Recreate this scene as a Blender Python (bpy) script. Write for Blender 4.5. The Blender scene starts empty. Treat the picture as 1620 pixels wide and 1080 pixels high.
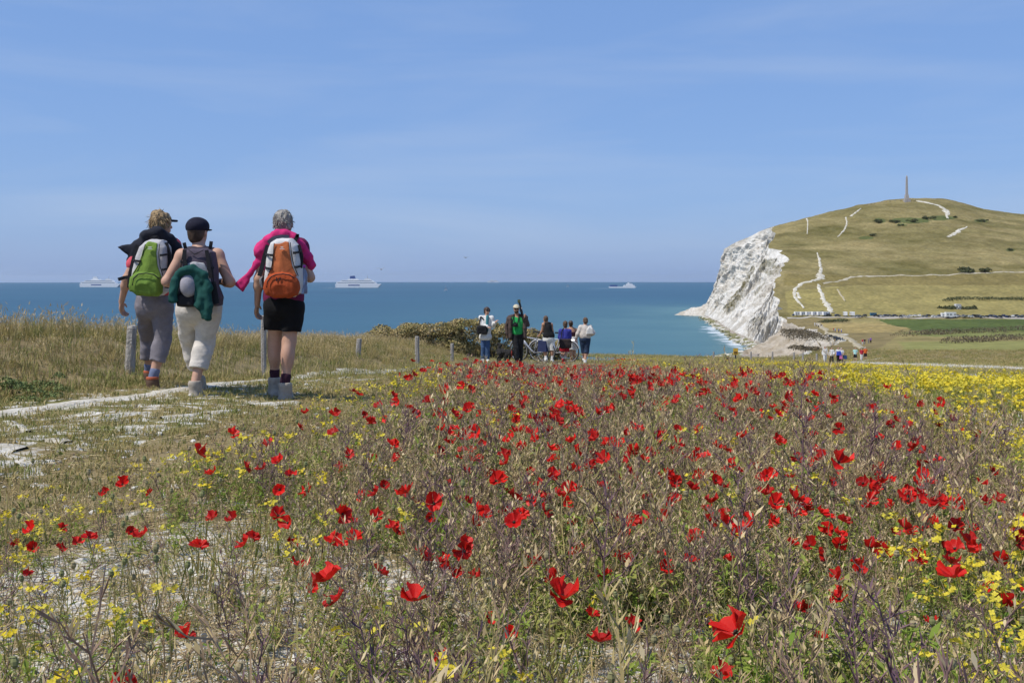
import bpy, bmesh, math, random
import numpy as np
from mathutils import Vector, Matrix, Euler

random.seed(7); RNG = np.random.default_rng(7)
SC = bpy.context.scene
COL = SC.collection
R = math.radians

# ------------------------------------------------------------------ camera, sky, sun, exposure
F, CX, EY = 1575.0, 810.0, 440.0            # focal length and principal point of the photograph (px of 1620x1080)
cam_d = bpy.data.cameras.new('camera'); cam = bpy.data.objects.new('camera', cam_d); COL.objects.link(cam)
cam_d.sensor_width = 36.0; cam_d.lens = 35.0; cam_d.shift_y = -(540 - EY) / 1620.0
cam_d.clip_start = 0.05; cam_d.clip_end = 200000.0
cam.location = (0, 0, 0); cam.rotation_euler = (R(90), 0, 0)
SC.camera = cam

SUN_EL, SUN_AZ = 56.0, -118.0               # azimuth clockwise from the view direction: left and behind
world = bpy.data.worlds.new('World'); SC.world = world; world.use_nodes = True
wn = world.node_tree.nodes; wl = world.node_tree.links; wn.clear()
w_out = wn.new('ShaderNodeOutputWorld'); w_bg = wn.new('ShaderNodeBackground')
w_sky = wn.new('ShaderNodeTexSky'); w_sky.sky_type = 'NISHITA'; w_sky.sun_disc = False
w_sky.sun_elevation = R(SUN_EL); w_sky.sun_rotation = R(SUN_AZ)
w_sky.altitude = 60; w_sky.air_density = 1.0; w_sky.dust_density = 0.8; w_sky.ozone_density = 3.0
w_bg.inputs['Strength'].default_value = 0.085
# thin cirrus veils over the whole sky
w_tc = wn.new('ShaderNodeTexCoord'); w_mp = wn.new('ShaderNodeMapping'); w_mp.inputs['Scale'].default_value = (1.2, 1.2, 9.0)
w_mp.inputs['Rotation'].default_value = (0, R(-7), 0)
w_nz = wn.new('ShaderNodeTexNoise'); w_nz.inputs['Scale'].default_value = 1.6; w_nz.inputs['Detail'].default_value = 6.0
w_nz.inputs['Roughness'].default_value = 0.55; w_nz.inputs['Distortion'].default_value = 0.5
w_cr = wn.new('ShaderNodeValToRGB'); w_cr.color_ramp.elements[0].position = 0.46; w_cr.color_ramp.elements[1].position = 0.85
w_cr.color_ramp.elements[0].color = (0, 0, 0, 1); w_cr.color_ramp.elements[1].color = (0.30, 0.30, 0.30, 1)
w_mx = wn.new('ShaderNodeMix'); w_mx.data_type = 'RGBA'; w_mx.inputs[7].default_value = (7.5, 8.2, 9.4, 1)
wl.new(w_tc.outputs['Generated'], w_mp.inputs['Vector']); wl.new(w_mp.outputs[0], w_nz.inputs['Vector'])
wl.new(w_nz.outputs['Fac'], w_cr.inputs['Fac']); wl.new(w_cr.outputs['Color'], w_mx.inputs[0])
# even blue veil of summer haze over the whole sky
w_vl = wn.new('ShaderNodeMix'); w_vl.data_type = 'RGBA'; w_vl.inputs[0].default_value = 0.5; w_vl.inputs[7].default_value = (3.1, 5.8, 12.3, 1)
wl.new(w_sky.outputs[0], w_vl.inputs[6]); wl.new(w_vl.outputs[2], w_mx.inputs[6]); wl.new(w_mx.outputs[2], w_bg.inputs['Color']); wl.new(w_bg.outputs[0], w_out.inputs[0])

sun_d = bpy.data.lights.new('sun', 'SUN'); sun_d.energy = 4.5; sun_d.angle = R(0.53); sun_d.color = (1.0, 0.94, 0.84)
sun = bpy.data.objects.new('sun', sun_d); COL.objects.link(sun)
_el, _az = R(SUN_EL), R(SUN_AZ)
SUNV = Vector((math.sin(_az) * math.cos(_el), math.cos(_az) * math.cos(_el), math.sin(_el)))
sun.rotation_euler = SUNV.to_track_quat('Z', 'Y').to_euler()
SC.view_settings.view_transform = 'Standard'; SC.view_settings.look = 'None'
SC.view_settings.exposure = 0.0; SC.view_settings.gamma = 1.0; SC.view_settings.use_curve_mapping = False
SC.cycles.max_bounces = 5; SC.cycles.diffuse_bounces = 2; SC.cycles.glossy_bounces = 2; SC.cycles.transparent_max_bounces = 4
SC.cycles.use_adaptive_sampling = True; SC.cycles.adaptive_threshold = 0.02; SC.cycles.use_fast_gi = False
SC.cycles.volume_bounces = 0

# ------------------------------------------------------------------ helpers
def W(px, py, D):
    "the point seen at photo pixel (px, py) that stands D metres ahead"
    return Vector(((px - CX) / F * D, D, (EY - py) / F * D))

MATS = {}
def mat(name, c1, c2=None, c3=None, scale=4.0, rough=0.85, bump=0.0, bscale=None, detail=5.0, spec=0.3, metal=0.0, transl=0.0, inst=False, lo=0.35, hi=0.65, coord='Object', map_scale=None):
    "Principled colour varied by noise (c1..c2), with c3 in finer specks; inst varies it per instance instead"
    if name in MATS: return MATS[name]
    m = bpy.data.materials.new(name); m.use_nodes = True; MATS[name] = m
    nt = m.node_tree; n, l = nt.nodes, nt.links
    p = n['Principled BSDF']; p.inputs['Roughness'].default_value = rough; p.inputs['Metallic'].default_value = metal
    p.inputs['Specular IOR Level'].default_value = spec
    col = None
    if c2 is None:
        p.inputs['Base Color'].default_value = (*c1, 1)
    else:
        ramp = n.new('ShaderNodeValToRGB'); e = ramp.color_ramp.elements
        e[0].color = (*c1, 1); e[1].color = (*c2, 1)
        if inst:
            oi = n.new('ShaderNodeObjectInfo'); l.new(oi.outputs['Random'], ramp.inputs['Fac'])
            e[0].position = 0.0; e[1].position = 1.0 if c3 is None else 0.5
            if c3 is not None:
                x = e.new(1.0); x.color = (*c3, 1)
        else:
            tc = n.new('ShaderNodeTexCoord'); nz = n.new('ShaderNodeTexNoise')
            nz.inputs['Scale'].default_value = scale; nz.inputs['Detail'].default_value = detail; nz.inputs['Roughness'].default_value = 0.62
            src = tc.outputs[coord]
            if map_scale:
                mp = n.new('ShaderNodeMapping'); mp.inputs['Scale'].default_value = map_scale; l.new(src, mp.inputs['Vector']); src = mp.outputs[0]
            l.new(src, nz.inputs['Vector']); l.new(nz.outputs['Fac'], ramp.inputs['Fac'])
            e[0].position = lo; e[1].position = hi
        col = ramp.outputs['Color']
        if c3 is not None and not inst:
            nz2 = n.new('ShaderNodeTexNoise'); nz2.inputs['Scale'].default_value = scale * 3.7; nz2.inputs['Detail'].default_value = 4
            r2 = n.new('ShaderNodeValToRGB'); r2.color_ramp.elements[0].position = 0.52; r2.color_ramp.elements[1].position = 0.66
            mx = n.new('ShaderNodeMix'); mx.data_type = 'RGBA'; mx.inputs[7].default_value = (*c3, 1)
            l.new(src, nz2.inputs['Vector']); l.new(nz2.outputs['Fac'], r2.inputs['Fac']); l.new(r2.outputs['Color'], mx.inputs[0]); l.new(col, mx.inputs[6])
            col = mx.outputs[2]
        l.new(col, p.inputs['Base Color'])
    if bump > 0:
        tc2 = n.new('ShaderNodeTexCoord'); nb = n.new('ShaderNodeTexNoise'); nb.inputs['Scale'].default_value = bscale or scale * 4
        nb.inputs['Detail'].default_value = 6; b = n.new('ShaderNodeBump'); b.inputs['Strength'].default_value = min(1.0, bump); b.inputs['Distance'].default_value = 0.02 * max(1, bump)
        l.new(tc2.outputs[coord], nb.inputs['Vector']); l.new(nb.outputs['Fac'], b.inputs['Height']); l.new(b.outputs[0], p.inputs['Normal'])
    if transl > 0:
        t = n.new('ShaderNodeBsdfTranslucent'); ms = n.new('ShaderNodeMixShader'); ms.inputs[0].default_value = transl
        if col is not None: l.new(col, t.inputs['Color'])
        else: t.inputs['Color'].default_value = (*c1, 1)
        l.new(p.outputs[0], ms.inputs[1]); l.new(t.outputs[0], ms.inputs[2]); l.new(ms.outputs[0], n['Material Output'].inputs[0])
    return m

def tag(o, label=None, cat=None, group=None, kind=None):
    if label: o['label'] = label
    if cat: o['category'] = cat
    if group: o['group'] = group
    if kind: o['kind'] = kind
    return o

def mesh_data(name, verts, faces, mats=(), smooth=False, mi=None):
    me = bpy.data.meshes.new(name)
    v = np.asarray(verts, dtype=np.float32).reshape(-1, 3)
    if isinstance(faces, np.ndarray) and faces.ndim == 2:
        nf, k = faces.shape
        me.vertices.add(len(v)); me.vertices.foreach_set('co', v.ravel())
        me.loops.add(nf * k); me.loops.foreach_set('vertex_index', faces.astype(np.int32).ravel())
        me.polygons.add(nf); me.polygons.foreach_set('loop_start', np.arange(0, nf * k, k, dtype=np.int32))
        me.update(calc_edges=True)
    else:
        me.from_pydata([tuple(float(c) for c in q) for q in v], [], [tuple(int(i) for i in f) for f in faces]); me.update()
    for m in mats: me.materials.append(m)
    if mi is not None: me.polygons.foreach_set('material_index', np.asarray(mi, dtype=np.int32))
    me.polygons.foreach_set('use_smooth', np.full(len(me.polygons), bool(smooth)))
    return me

def link(name, data, parent=None, loc=None, rot=None, scale=None):
    o = bpy.data.objects.new(name, data); COL.objects.link(o)
    if parent is not None: o.parent = parent
    if loc is not None: o.location = loc
    if rot is not None: o.rotation_euler = rot
    if scale is not None: o.scale = scale
    return o

class MB:
    "collects simple solids into one mesh"
    def __init__(s): s.v = []; s.f = []; s.m = []
    def add(s, vs, fs, m=0):
        o = len(s.v); s.v += [tuple(q) for q in vs]; s.f += [tuple(i + o for i in f) for f in fs]; s.m += [m] * len(fs); return s
    def box(s, c, h, m=0, rz=0.0, taper=1.0, M=None):
        c = Vector(c); vs = []
        for z in (-1, 1):
            t = taper if z > 0 else 1.0
            for x, y in ((-1, -1), (1, -1), (1, 1), (-1, 1)):
                q = Vector((x * h[0] * t, y * h[1] * t, z * h[2]))
                if rz: q.rotate(Euler((0, 0, rz)))
                if M: q = M @ q
                vs.append(c + q)
        return s.add(vs, [(3, 2, 1, 0), (4, 5, 6, 7), (0, 1, 5, 4), (1, 2, 6, 5), (2, 3, 7, 6), (3, 0, 4, 7)], m)
    def tube(s, pts, rad, n=6, m=0, cap=True):
        pts = [Vector(p) for p in pts]; k = len(pts)
        if not hasattr(rad, '__len__'): rad = [rad] * k
        vs = []; up0 = Vector((0, 0, 1))
        for i, p in enumerate(pts):
            t = (pts[min(i + 1, k - 1)] - pts[max(i - 1, 0)]).normalized()
            a = t.cross(up0 if abs(t.z) < 0.95 else Vector((1, 0, 0))).normalized(); b = t.cross(a)
            for j in range(n):
                w = 2 * math.pi * j / n; vs.append(p + (a * math.cos(w) + b * math.sin(w)) * rad[i])
        fs = [(i * n + j, i * n + (j + 1) % n, (i + 1) * n + (j + 1) % n, (i + 1) * n + j) for i in range(k - 1) for j in range(n)]
        if cap: fs += [tuple(range(n - 1, -1, -1)), tuple(range((k - 1) * n, k * n))]
        return s.add(vs, fs, m)
    def lathe(s, c, prof, n=12, m=0, axis='z'):
        vs = []; c = Vector(c)
        for r, z in prof:
            for j in range(n):
                w = 2 * math.pi * j / n; x, y = r * math.cos(w), r * math.sin(w)
                vs.append(c + Vector({'z': (x, y, z), 'y': (x, z, y), 'x': (z, x, y)}[axis]))
        k = len(prof)
        fs = [(i * n + j, i * n + (j + 1) % n, (i + 1) * n + (j + 1) % n, (i + 1) * n + j) for i in range(k - 1) for j in range(n)]
        fs += [tuple(range(n - 1, -1, -1)), tuple(range((k - 1) * n, k * n))]
        return s.add(vs, fs, m)
    def prism(s, poly, y0, y1, m=0, plane='xz'):
        n = len(poly)
        def P(a, b, y): return {'xz': (a, y, b), 'xy': (a, b, y), 'yz': (y, a, b)}[plane]
        vs = [P(a, b, y0) for a, b in poly] + [P(a, b, y1) for a, b in poly]
        fs = [tuple(range(n)), tuple(range(2 * n - 1, n - 1, -1))] + [(i, i + n, (i + 1) % n + n, (i + 1) % n) for i in range(n)]
        return s.add(vs, fs, m)
    def data(s, name, mats, smooth=False):
        me = mesh_data(name, s.v, s.f, mats, smooth, s.m)
        bm = bmesh.new(); bm.from_mesh(me); bmesh.ops.recalc_face_normals(bm, faces=bm.faces); bm.to_mesh(me); bm.free()
        return me
    def build(s, name, mats, parent=None, loc=None, smooth=False, rot=None, scale=None):
        return link(name, s.data(name, mats if isinstance(mats, (list, tuple)) else [mats], smooth), parent, loc, rot, scale)

# value noise, vectorised
_PERM = RNG.random((64, 64, 64)).astype(np.float32)
def vnoise(x, y, z=0.0):
    x, y, z = np.broadcast_arrays(np.asarray(x, np.float32), np.asarray(y, np.float32), np.asarray(z, np.float32))
    xi, yi, zi = np.floor(x).astype(int), np.floor(y).astype(int), np.floor(z).astype(int)
    u, v, w = x - xi, y - yi, z - zi
    u, v, w = u * u * (3 - 2 * u), v * v * (3 - 2 * v), w * w * (3 - 2 * w)
    def g(a, b, c): return _PERM[(xi + a) & 63, (yi + b) & 63, (zi + c) & 63]
    q = lambda c: (g(0, 0, c) * (1 - u) + g(1, 0, c) * u) * (1 - v) + (g(0, 1, c) * (1 - u) + g(1, 1, c) * u) * v
    return (q(0) * (1 - w) + q(1) * w) * 2 - 1
def fbm(x, y, z=0.0, o=4, gain=0.5):
    s = 0; a = 1.0; f = 1.0
    for i in range(o):
        s = s + a * vnoise(np.asarray(x) * f + 7.3 * i, np.asarray(y) * f + 3.1 * i, np.asarray(z) * f + 1.7 * i); a *= gain; f *= 2.03
    return s
def sstep(a, b, x):
    t = np.clip((np.asarray(x, float) - a) / (b - a), 0, 1); return t * t * (3 - 2 * t)

# ------------------------------------------------------------------ the lie of the land
SEA_Z, EARTH = -48.0, 6.37e6
_PY = np.array([-40, -10, 0, 5, 9, 12, 15, 20, 25, 30, 45, 60, 107, 150, 200, 300, 400, 550, 700, 900.])
_PZ = np.array([-1.15, -1.10, -1.08, -1.07, -1.10, -1.31, -1.55, -1.96, -2.28, -2.55, -3.7, -4.85, -8.1, -10.9, -13.7, -18.1, -21.0, -24.0, -26.5, -29])
_PM = np.gradient(_PZ, _PY)
def profile(y):
    y = np.clip(np.asarray(y, float), _PY[0], _PY[-1]); i = np.clip(np.searchsorted(_PY, y) - 1, 0, len(_PY) - 2)
    h = _PY[i + 1] - _PY[i]; t = (y - _PY[i]) / h
    return ((2*t**3 - 3*t**2 + 1) * _PZ[i] + (t**3 - 2*t**2 + t) * h * _PM[i] + (-2*t**3 + 3*t**2) * _PZ[i+1] + (t**3 - t**2) * h * _PM[i+1])
def track_l(y): return np.interp(y, [0, 7.7, 9.1, 11.8, 17.5, 25, 34, 45], [-4.55, -4.25, -3.55, -3.05, -2.15, -2.0, -1.6, 0.5])
def z_near(x, y):
    x = np.asarray(x, float); y = np.asarray(y, float)
    c = np.where(x < 0, 0.028 * np.minimum(-x, 25), -1.2 * np.tanh(0.03 * np.maximum(x, 0) / 1.2))
    c = c + 0.42 * sstep(0.2, 2.0, track_l(y) - x) * sstep(5, 12, y) * (1 - sstep(40, 60, y))     # bank under the meadow
    return profile(y) + c + 0.05 * fbm(x * 0.35, np.asarray(y) * 0.35, o=3) * sstep(-5, 5, y)

# coast edge in plan, near to far
EDGE_NEAR = [(-160, 20), (-60, 17), (-14, 16.5), (-8, 20), (-6.8, 27), (-7.4, 36), (-4, 43), (0, 47), (4.4, 53), (13, 82), (25, 116), (52, 170),
             (70, 230), (100, 300), (135, 400), (150, 480), (167, 560), (181, 640)]
CLIFF_TOP = [(1241, 508, 700), (1233, 490, 760), (1228, 475, 800), (1226, 452, 850), (1231, 430, 900), (1246, 409, 960), (1236, 398, 1000), (1214, 390, 1050),
             (1228, 373, 1100), (1222, 358, 1180), (1190, 372, 1215), (1147, 393, 1260), (1146, 402, 1360)]
CLIFF_BASE = [(1215, 553), (1205, 550), (1195, 546), (1183, 541), (1172, 536), (1160, 530), (1150, 524), (1142, 518), (1134, 513), (1126, 508), (1120, 505), (1114, 502), (1111, 497)]
TOPW = [W(*t) for t in CLIFF_TOP]

# hill: thin plate through surveyed points (pixel, pixel, distance)
HILL = [(1300, 502, 690), (1400, 502, 695), (1500, 502, 700), (1620, 504, 705), (1800, 506, 720), (2100, 508, 740),
        (1300, 470, 800), (1420, 470, 800), (1540, 470, 800), (1660, 474, 810), (1850, 480, 820), (2100, 484, 840),
        (1270, 446, 855), (1320, 440, 880), (1420, 434, 900), (1540, 431, 905), (1660, 430, 910), (1850, 436, 930), (2100, 440, 950),
        (1290, 405, 985), (1380, 398, 1000), (1500, 395, 1010), (1620, 395, 1020), (1800, 400, 1040), (2050, 410, 1060),
        (1290, 372, 1100), (1380, 355, 1130), (1480, 350, 1140), (1600, 360, 1150), (1760, 372, 1160), (2000, 385, 1180),
        (1290, 341, 1245), (1340, 330, 1270), (1390, 319, 1290), (1435, 314.5, 1300), (1500, 315.5, 1290), (1530, 326, 1270), (1580, 337, 1270), (1640, 343, 1280), (1760, 352, 1290), (2000, 362, 1300)]
_cp = [W(*h) for h in HILL] + TOPW
for (x_, y_, z_) in [(300, 1420, 20), (420, 1450, 60), (560, 1460, 75), (750, 1460, 70), (1050, 1460, 55), (320, 1700, 0), (560, 1800, 20), (900, 1800, 20), (1300, 1800, 0), (300, 2200, -10), (800, 2300, -10), (1500, 2300, -10)]:
    _cp.append(Vector((x_, y_, z_)))
for (x_, y_) in EDGE_NEAR[11:]:
    _cp.append(Vector((x_, y_, float(z_near(x_, y_)) - (3.0 if y_ > 450 else 0))))
for y_ in (220, 300, 400, 500, 600):
    for q in (0.30, 0.36, 0.44, 0.54, 0.70, 0.95):
        x_ = q * y_
        if x_ > np.interp(y_, [e[1] for e in EDGE_NEAR[11:]], [e[0] for e in EDGE_NEAR[11:]]) + 20: _cp.append(Vector((x_, y_, float(z_near(x_, y_)))))
_C = np.array([(c.x, c.y) for c in _cp]) / 300.0; _Z = np.array([c.z for c in _cp])
def _phi(r2): return np.where(r2 > 1e-12, 0.5 * r2 * np.log(np.maximum(r2, 1e-12)), 0.0)
_n = len(_C); _K = _phi(((_C[:, None] - _C[None]) ** 2).sum(-1)) + 0.002 * np.eye(_n)
_P = np.c_[np.ones(_n), _C]; _A = np.block([[_K, _P], [_P.T, np.zeros((3, 3))]])
_w = np.linalg.solve(_A, np.r_[_Z, np.zeros(3)])
def z_hill(x, y):
    sh = np.broadcast(x, y).shape; q = np.c_[np.broadcast_to(x, sh).ravel(), np.broadcast_to(y, sh).ravel()] / 300.0
    out = np.empty(len(q))
    for i in range(0, len(q), 20000):
        s = q[i:i + 20000]; out[i:i + 20000] = _phi(((s[:, None] - _C[None]) ** 2).sum(-1)) @ _w[:_n] + _w[_n] + s @ _w[_n + 1:]
    return out.reshape(sh)
def ground_z(x, y):
    x = np.asarray(x, float); y = np.asarray(y, float)
    t = sstep(190, 300, y)
    zn = z_near(x, y)
    if np.max(t) <= 0: return zn
    zh = z_hill(x, y) + 0.4 * fbm(x / 40, y / 40, o=3) * sstep(250, 500, y) + 0.9 * fbm(x / 14, y / 14, o=3) * sstep(240, 600, y)
    return zn * (1 - t) + zh * t
_GD = np.r_[np.arange(1.0, 20, 0.1), np.arange(20, 240, 0.6), np.arange(240, 1400, 2.0)]
def on_ground(px, py, dmin=1.0):
    "where the line of sight through a photo pixel first meets the land"
    d = _GD[_GD >= dmin]; x = (px - CX) / F * d
    g = ground_z(x, d); ray = (EY - py) / F * d
    h = np.nonzero(g >= ray)[0]
    if len(h) == 0: return None
    i = h[0]; D = d[i]
    if i > 0:
        a, b = ray[i-1] - g[i-1], g[i] - ray[i]; D = d[i-1] + (d[i] - d[i-1]) * a / max(a + b, 1e-9)
    X = (px - CX) / F * D
    return Vector((X, D, float(ground_z(X, D))))

def inside(x, y, poly):
    x = np.asarray(x, float); y = np.asarray(y, float); r = np.zeros(np.broadcast(x, y).shape, bool); n = len(poly)
    for i in range(n):
        (x0, y0), (x1, y1) = poly[i][:2], poly[(i + 1) % n][:2]
        if y0 == y1: continue
        r ^= ((y0 > y) != (y1 > y)) & (x < (x1 - x0) * (y - y0) / (y1 - y0) + x0)
    return r
def seg_dist(x, y, pts):
    best = np.full(np.broadcast(x, y).shape, 1e9)
    for (a, b) in zip(pts[:-1], pts[1:]):
        d = (b[0] - a[0], b[1] - a[1]); L = d[0] ** 2 + d[1] ** 2 + 1e-12
        t = np.clip(((x - a[0]) * d[0] + (y - a[1]) * d[1]) / L, 0, 1)
        best = np.minimum(best, np.hypot(x - a[0] - t * d[0], y - a[1] - t * d[1]))
    return best
_E = EDGE_NEAR[:15]
_LAND = _E + [(600, 300), (600, -100), (-160, -100)]
def coast_sd(x, y):
    "distance out past the coast edge (negative on land)"
    x = np.asarray(x, float); y = np.asarray(y, float)
    return seg_dist(x, y, _E) * np.where(inside(x, y, _LAND), -1.0, 1.0)
# ------------------------------------------------------------------ ground, hill, cliff, sea
def grid_faces(nr, nc):
    i = np.arange(nr - 1)[:, None] * nc + np.arange(nc - 1)[None]
    return np.stack([i, i + 1, i + nc + 1, i + nc], -1).reshape(-1, 4)
def attr(me, name, vals):
    a = me.attributes.new(name, 'FLOAT', 'POINT'); a.data.foreach_set('value', np.asarray(vals, np.float32).ravel())
def cattr(me, name, vals):
    a = me.attributes.new(name, 'FLOAT_COLOR', 'POINT'); v = np.asarray(vals, np.float32).reshape(-1, 3)
    a.data.foreach_set('color', np.c_[v, np.ones(len(v), np.float32)].ravel())

# plan of the flower field: left edge and right edge of the dense strip, by distance
def strip_l(y): return np.interp(y, [0, 2.7, 4.1, 5.2, 6.1, 7.7, 14, 19, 22, 25, 34, 60], [-1.9, -2.05, -2.15, -1.9, -1.58, -1.42, -1.42, -1.45, -1.0, 2.2, 3.2, 6.5])
def strip_r(y): return np.interp(y, [0, 5, 6, 8, 13, 20, 28, 45, 60], [4.0, 3.5, 3.2, 2.7, 2.85, 3.1, 3.8, 5.8, 7.8])
def edge_noise(x, y): return 0.35 * fbm(np.asarray(x) * 1.1, np.asarray(y) * 0.9, 3.3, o=3)
def pale_patch(x, y): return np.clip(1.3 * np.exp(-(((np.asarray(x) - 36 + 0.0 * np.asarray(y)) / 8) ** 2 + ((np.asarray(y) - 84) / 22) ** 2)) + 0.35 * fbm(np.asarray(x) * 0.3, np.asarray(y) * 0.2, 4.0, o=3) * np.exp(-(((np.asarray(x) - 36) / 12) ** 2 + ((np.asarray(y) - 84) / 30) ** 2)), 0, 1)
def in_strip(x, y): return sstep(-0.02, 0.5, x - strip_l(y) + 0.7 * edge_noise(x, y)) * sstep(-0.6, 0.5, strip_r(y) - x + edge_noise(y, x)) * (1 - sstep(38, 50, y))
def bare(x, y):
    "thin spots where the chalk shows"
    x = np.asarray(x, float); y = np.asarray(y, float)
    def e(cx, cy, rx, ry): return np.exp(-(((x - cx) / rx) ** 2 + ((y - cy) / ry) ** 2) ** 1.5)
    b = np.maximum.reduce([e(-1.15, 3.3, 0.8, 0.95), 0.9 * e(-0.85, 2.45, 0.5, 0.55), 0.8 * e(1.35, 3.0, 0.45, 0.8), 0.6 * e(0.3, 2.5, 0.4, 0.4), 0.7 * e(-1.35, 2.5, 0.5, 0.5)])
    return np.clip(b + 0.5 * fbm(np.asarray(x) * 0.9, np.asarray(y) * 0.9, 8.1, o=3) * sstep(0.15, 0.4, b + 0.2), 0, 1)

def ground_material():
    m = bpy.data.materials.new('field_ground'); m.use_nodes = True; n, l = m.node_tree.nodes, m.node_tree.links; p = n['Principled BSDF']
    p.inputs['Roughness'].default_value = 0.95; p.inputs['Specular IOR Level'].default_value = 0.1
    tc = n.new('ShaderNodeTexCoord')
    def noise(s, d=6, dist=0.0):
        z = n.new('ShaderNodeTexNoise'); z.inputs['Scale'].default_value = s; z.inputs['Detail'].default_value = d; z.inputs['Distortion'].default_value = dist
        l.new(tc.outputs['Object'], z.inputs['Vector']); return z.outputs['Fac']
    def ramp(f, a, b, ca, cb):
        r = n.new('ShaderNodeValToRGB'); e = r.color_ramp.elements; e[0].position = a; e[1].position = b; e[0].color = (*ca, 1); e[1].color = (*cb, 1); l.new(f, r.inputs['Fac']); return r.outputs['Color']
    def mix(f, a, b):
        x = n.new('ShaderNodeMix'); x.data_type = 'RGBA'; l.new(f, x.inputs[0]); l.new(a, x.inputs[6]); l.new(b, x.inputs[7]); return x.outputs[2]
    def math_(op, a, b):
        x = n.new('ShaderNodeMath'); x.operation = op
        for i, q in enumerate((a, b)):
            if isinstance(q, (int, float)): x.inputs[i].default_value = q
            else: l.new(q, x.inputs[i])
        return x.outputs[0]
    def at(nm):
        a = n.new('ShaderNodeAttribute'); a.attribute_name = nm; return a.outputs['Fac']
    dry = ramp(noise(2.3), 0.3, 0.7, (0.155, 0.115, 0.055), (0.30, 0.235, 0.125))
    green = ramp(noise(3.1), 0.3, 0.7, (0.10, 0.105, 0.025), (0.21, 0.19, 0.07))
    g = math_('ADD', at('green'), math_('MULTIPLY', math_('SUBTRACT', noise(1.3), 0.5), 0.9))
    c = mix(ramp(g, 0.35, 0.65, (0, 0, 0), (1, 1, 1)), dry, green)
    chalk = ramp(noise(14), 0.35, 0.7, (0.42, 0.385, 0.32), (0.66, 0.635, 0.57))
    ch = math_('ADD', math_('MULTIPLY', at('chalk'), 0.62), math_('SUBTRACT', math_('MULTIPLY', noise(5.5, 9, 0.6), 1.0), 0.48))
    c = mix(ramp(ch, 0.28, 0.36, (0, 0, 0), (1, 1, 1)), c, chalk)
    l.new(c, p.inputs['Base Color'])
    b = n.new('ShaderNodeBump'); b.inputs['Strength'].default_value = 0.8; b.inputs['Distance'].default_value = 0.03
    l.new(noise(16, 9), b.inputs['Height']); l.new(b.outputs[0], p.inputs['Normal'])
    return m

ys = np.r_[np.linspace(-30, 1.0, 16)[:-1], np.geomspace(1.0, 219.5, 330)]
tt = np.linspace(-1.25, 1.3, 300)
Yg = np.repeat(ys[:, None], len(tt), 1); Xg = tt[None] * (6 + np.abs(Yg) * 0.78)
sd = coast_sd(Xg, Yg)
Zg = ground_z(Xg, Yg)
out = np.maximum(sd, 0)
Zg = np.where(out > 0, np.maximum(Zg - 0.55 * np.minimum(out, 3) ** 1.5 - 1.6 * np.maximum(out - 3, 0), -53.0), Zg)
me = mesh_data('ground', np.stack([Xg, Yg, Zg], -1), grid_faces(*Xg.shape), [ground_material()], True)
st = in_strip(Xg, Yg); rightf = sstep(-0.4, 1.0, Xg - strip_r(Yg)) * (1 - sstep(90, 130, Yg))
track = sstep(0.2, 0.8, strip_l(Yg) - Xg) * sstep(-0.2, 0.3, Xg - np.interp(Yg, [0, 7.7, 9.1, 11.8, 17.5, 34, 60], [-4.6, -4.2, -3.5, -3.0, -1.9, -1.2, 0]))
pale = pale_patch(Xg, Yg) * 0.8
attr(me, 'chalk', np.clip(0.33 * st + 0.62 * bare(Xg, Yg) * st + rightf * (0.46 + 0.3 * fbm(Xg * 0.22, Yg * 0.12, 2.0, o=3)) + 0.44 * track + pale, 0, 1))
attr(me, 'green', np.clip(0.45 * track + 0.3 * rightf + 0.25 * st + 0.3 * sstep(100, 200, Yg) + 0.1, 0, 1))
ground = tag(link('ground', me), 'dry chalk grassland sloping down to the coast', kind='structure')

# far land
EX = [e[0] for e in EDGE_NEAR[12:]] + [t.x for t in TOPW] + [420, 820]
EYs = [e[1] for e in EDGE_NEAR[12:]] + [t.y for t in TOPW] + [1600, 2500]
yf = np.r_[np.arange(219.0, 640, 3.0), np.arange(640, 1345, 2.2), np.geomspace(1347, 2450, 30)]
xe = np.interp(yf, EYs, EX) + 3.0 * fbm(yf / 22, 0.5, 0, o=4) * sstep(600, 720, yf) + 2.0 * fbm(yf / 12, 4.5, 0, o=3)
u = np.linspace(0, 1, 320) ** 1.25
Yf = np.repeat(yf[:, None], len(u), 1); Xf = xe[:, None] + u[None] * (0.95 * yf[:, None] + 60 - xe[:, None])
Zf = ground_z(Xf, Yf)
Zf[0] -= 0.08
PXf = CX + F * Xf / Yf; PYf = EY - F * Zf / Yf
front = Yf < 1320
base = np.empty(Xf.shape + (3,)); n1 = fbm(Xf / 60, Yf / 25, o=4)[..., None]; n2 = fbm(Xf / 9, Yf / 9, 5.0, o=3)[..., None]
n3 = fbm(Xf / 160, Zf / 7 + n1[..., 0], 2.0, o=3)[..., None]
base[:] = np.array((0.196, 0.164, 0.072)); base += 0.055 * n1 * np.array((1, .75, .45)) + 0.03 * n2 * np.array((1, .9, .5)) + 0.03 * n3 * np.array((1, .8, .4))
def patch(poly, col, soft=0.0, amp=0.03):
    mk = inside(PXf + 3 * vnoise(Xf / 15, Yf / 15), PYf + 0.7 * vnoise(Xf / 9, Yf / 9, 2), poly) & front
    base[mk] = np.array(col) * (1 + 4 * amp * n2[mk] + 4 * amp * n1[mk])
patch([(1240, 462), (1330, 452), (1640, 445), (2300, 440), (2300, 500), (1250, 500)], (0.255, 0.215, 0.085))
patch([(1335, 453), (1640, 447), (2300, 440), (2300, 480), (1640, 473), (1500, 474), (1360, 482)], (0.245, 0.205, 0.082))
patch([(1240, 434), (1400, 436), (2300, 428), (2300, 448), (1240, 452)], (0.185, 0.15, 0.06))
patch([(1255, 504), (2300, 502), (2300, 560), (1250, 560)], (0.235, 0.195, 0.085))
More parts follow.
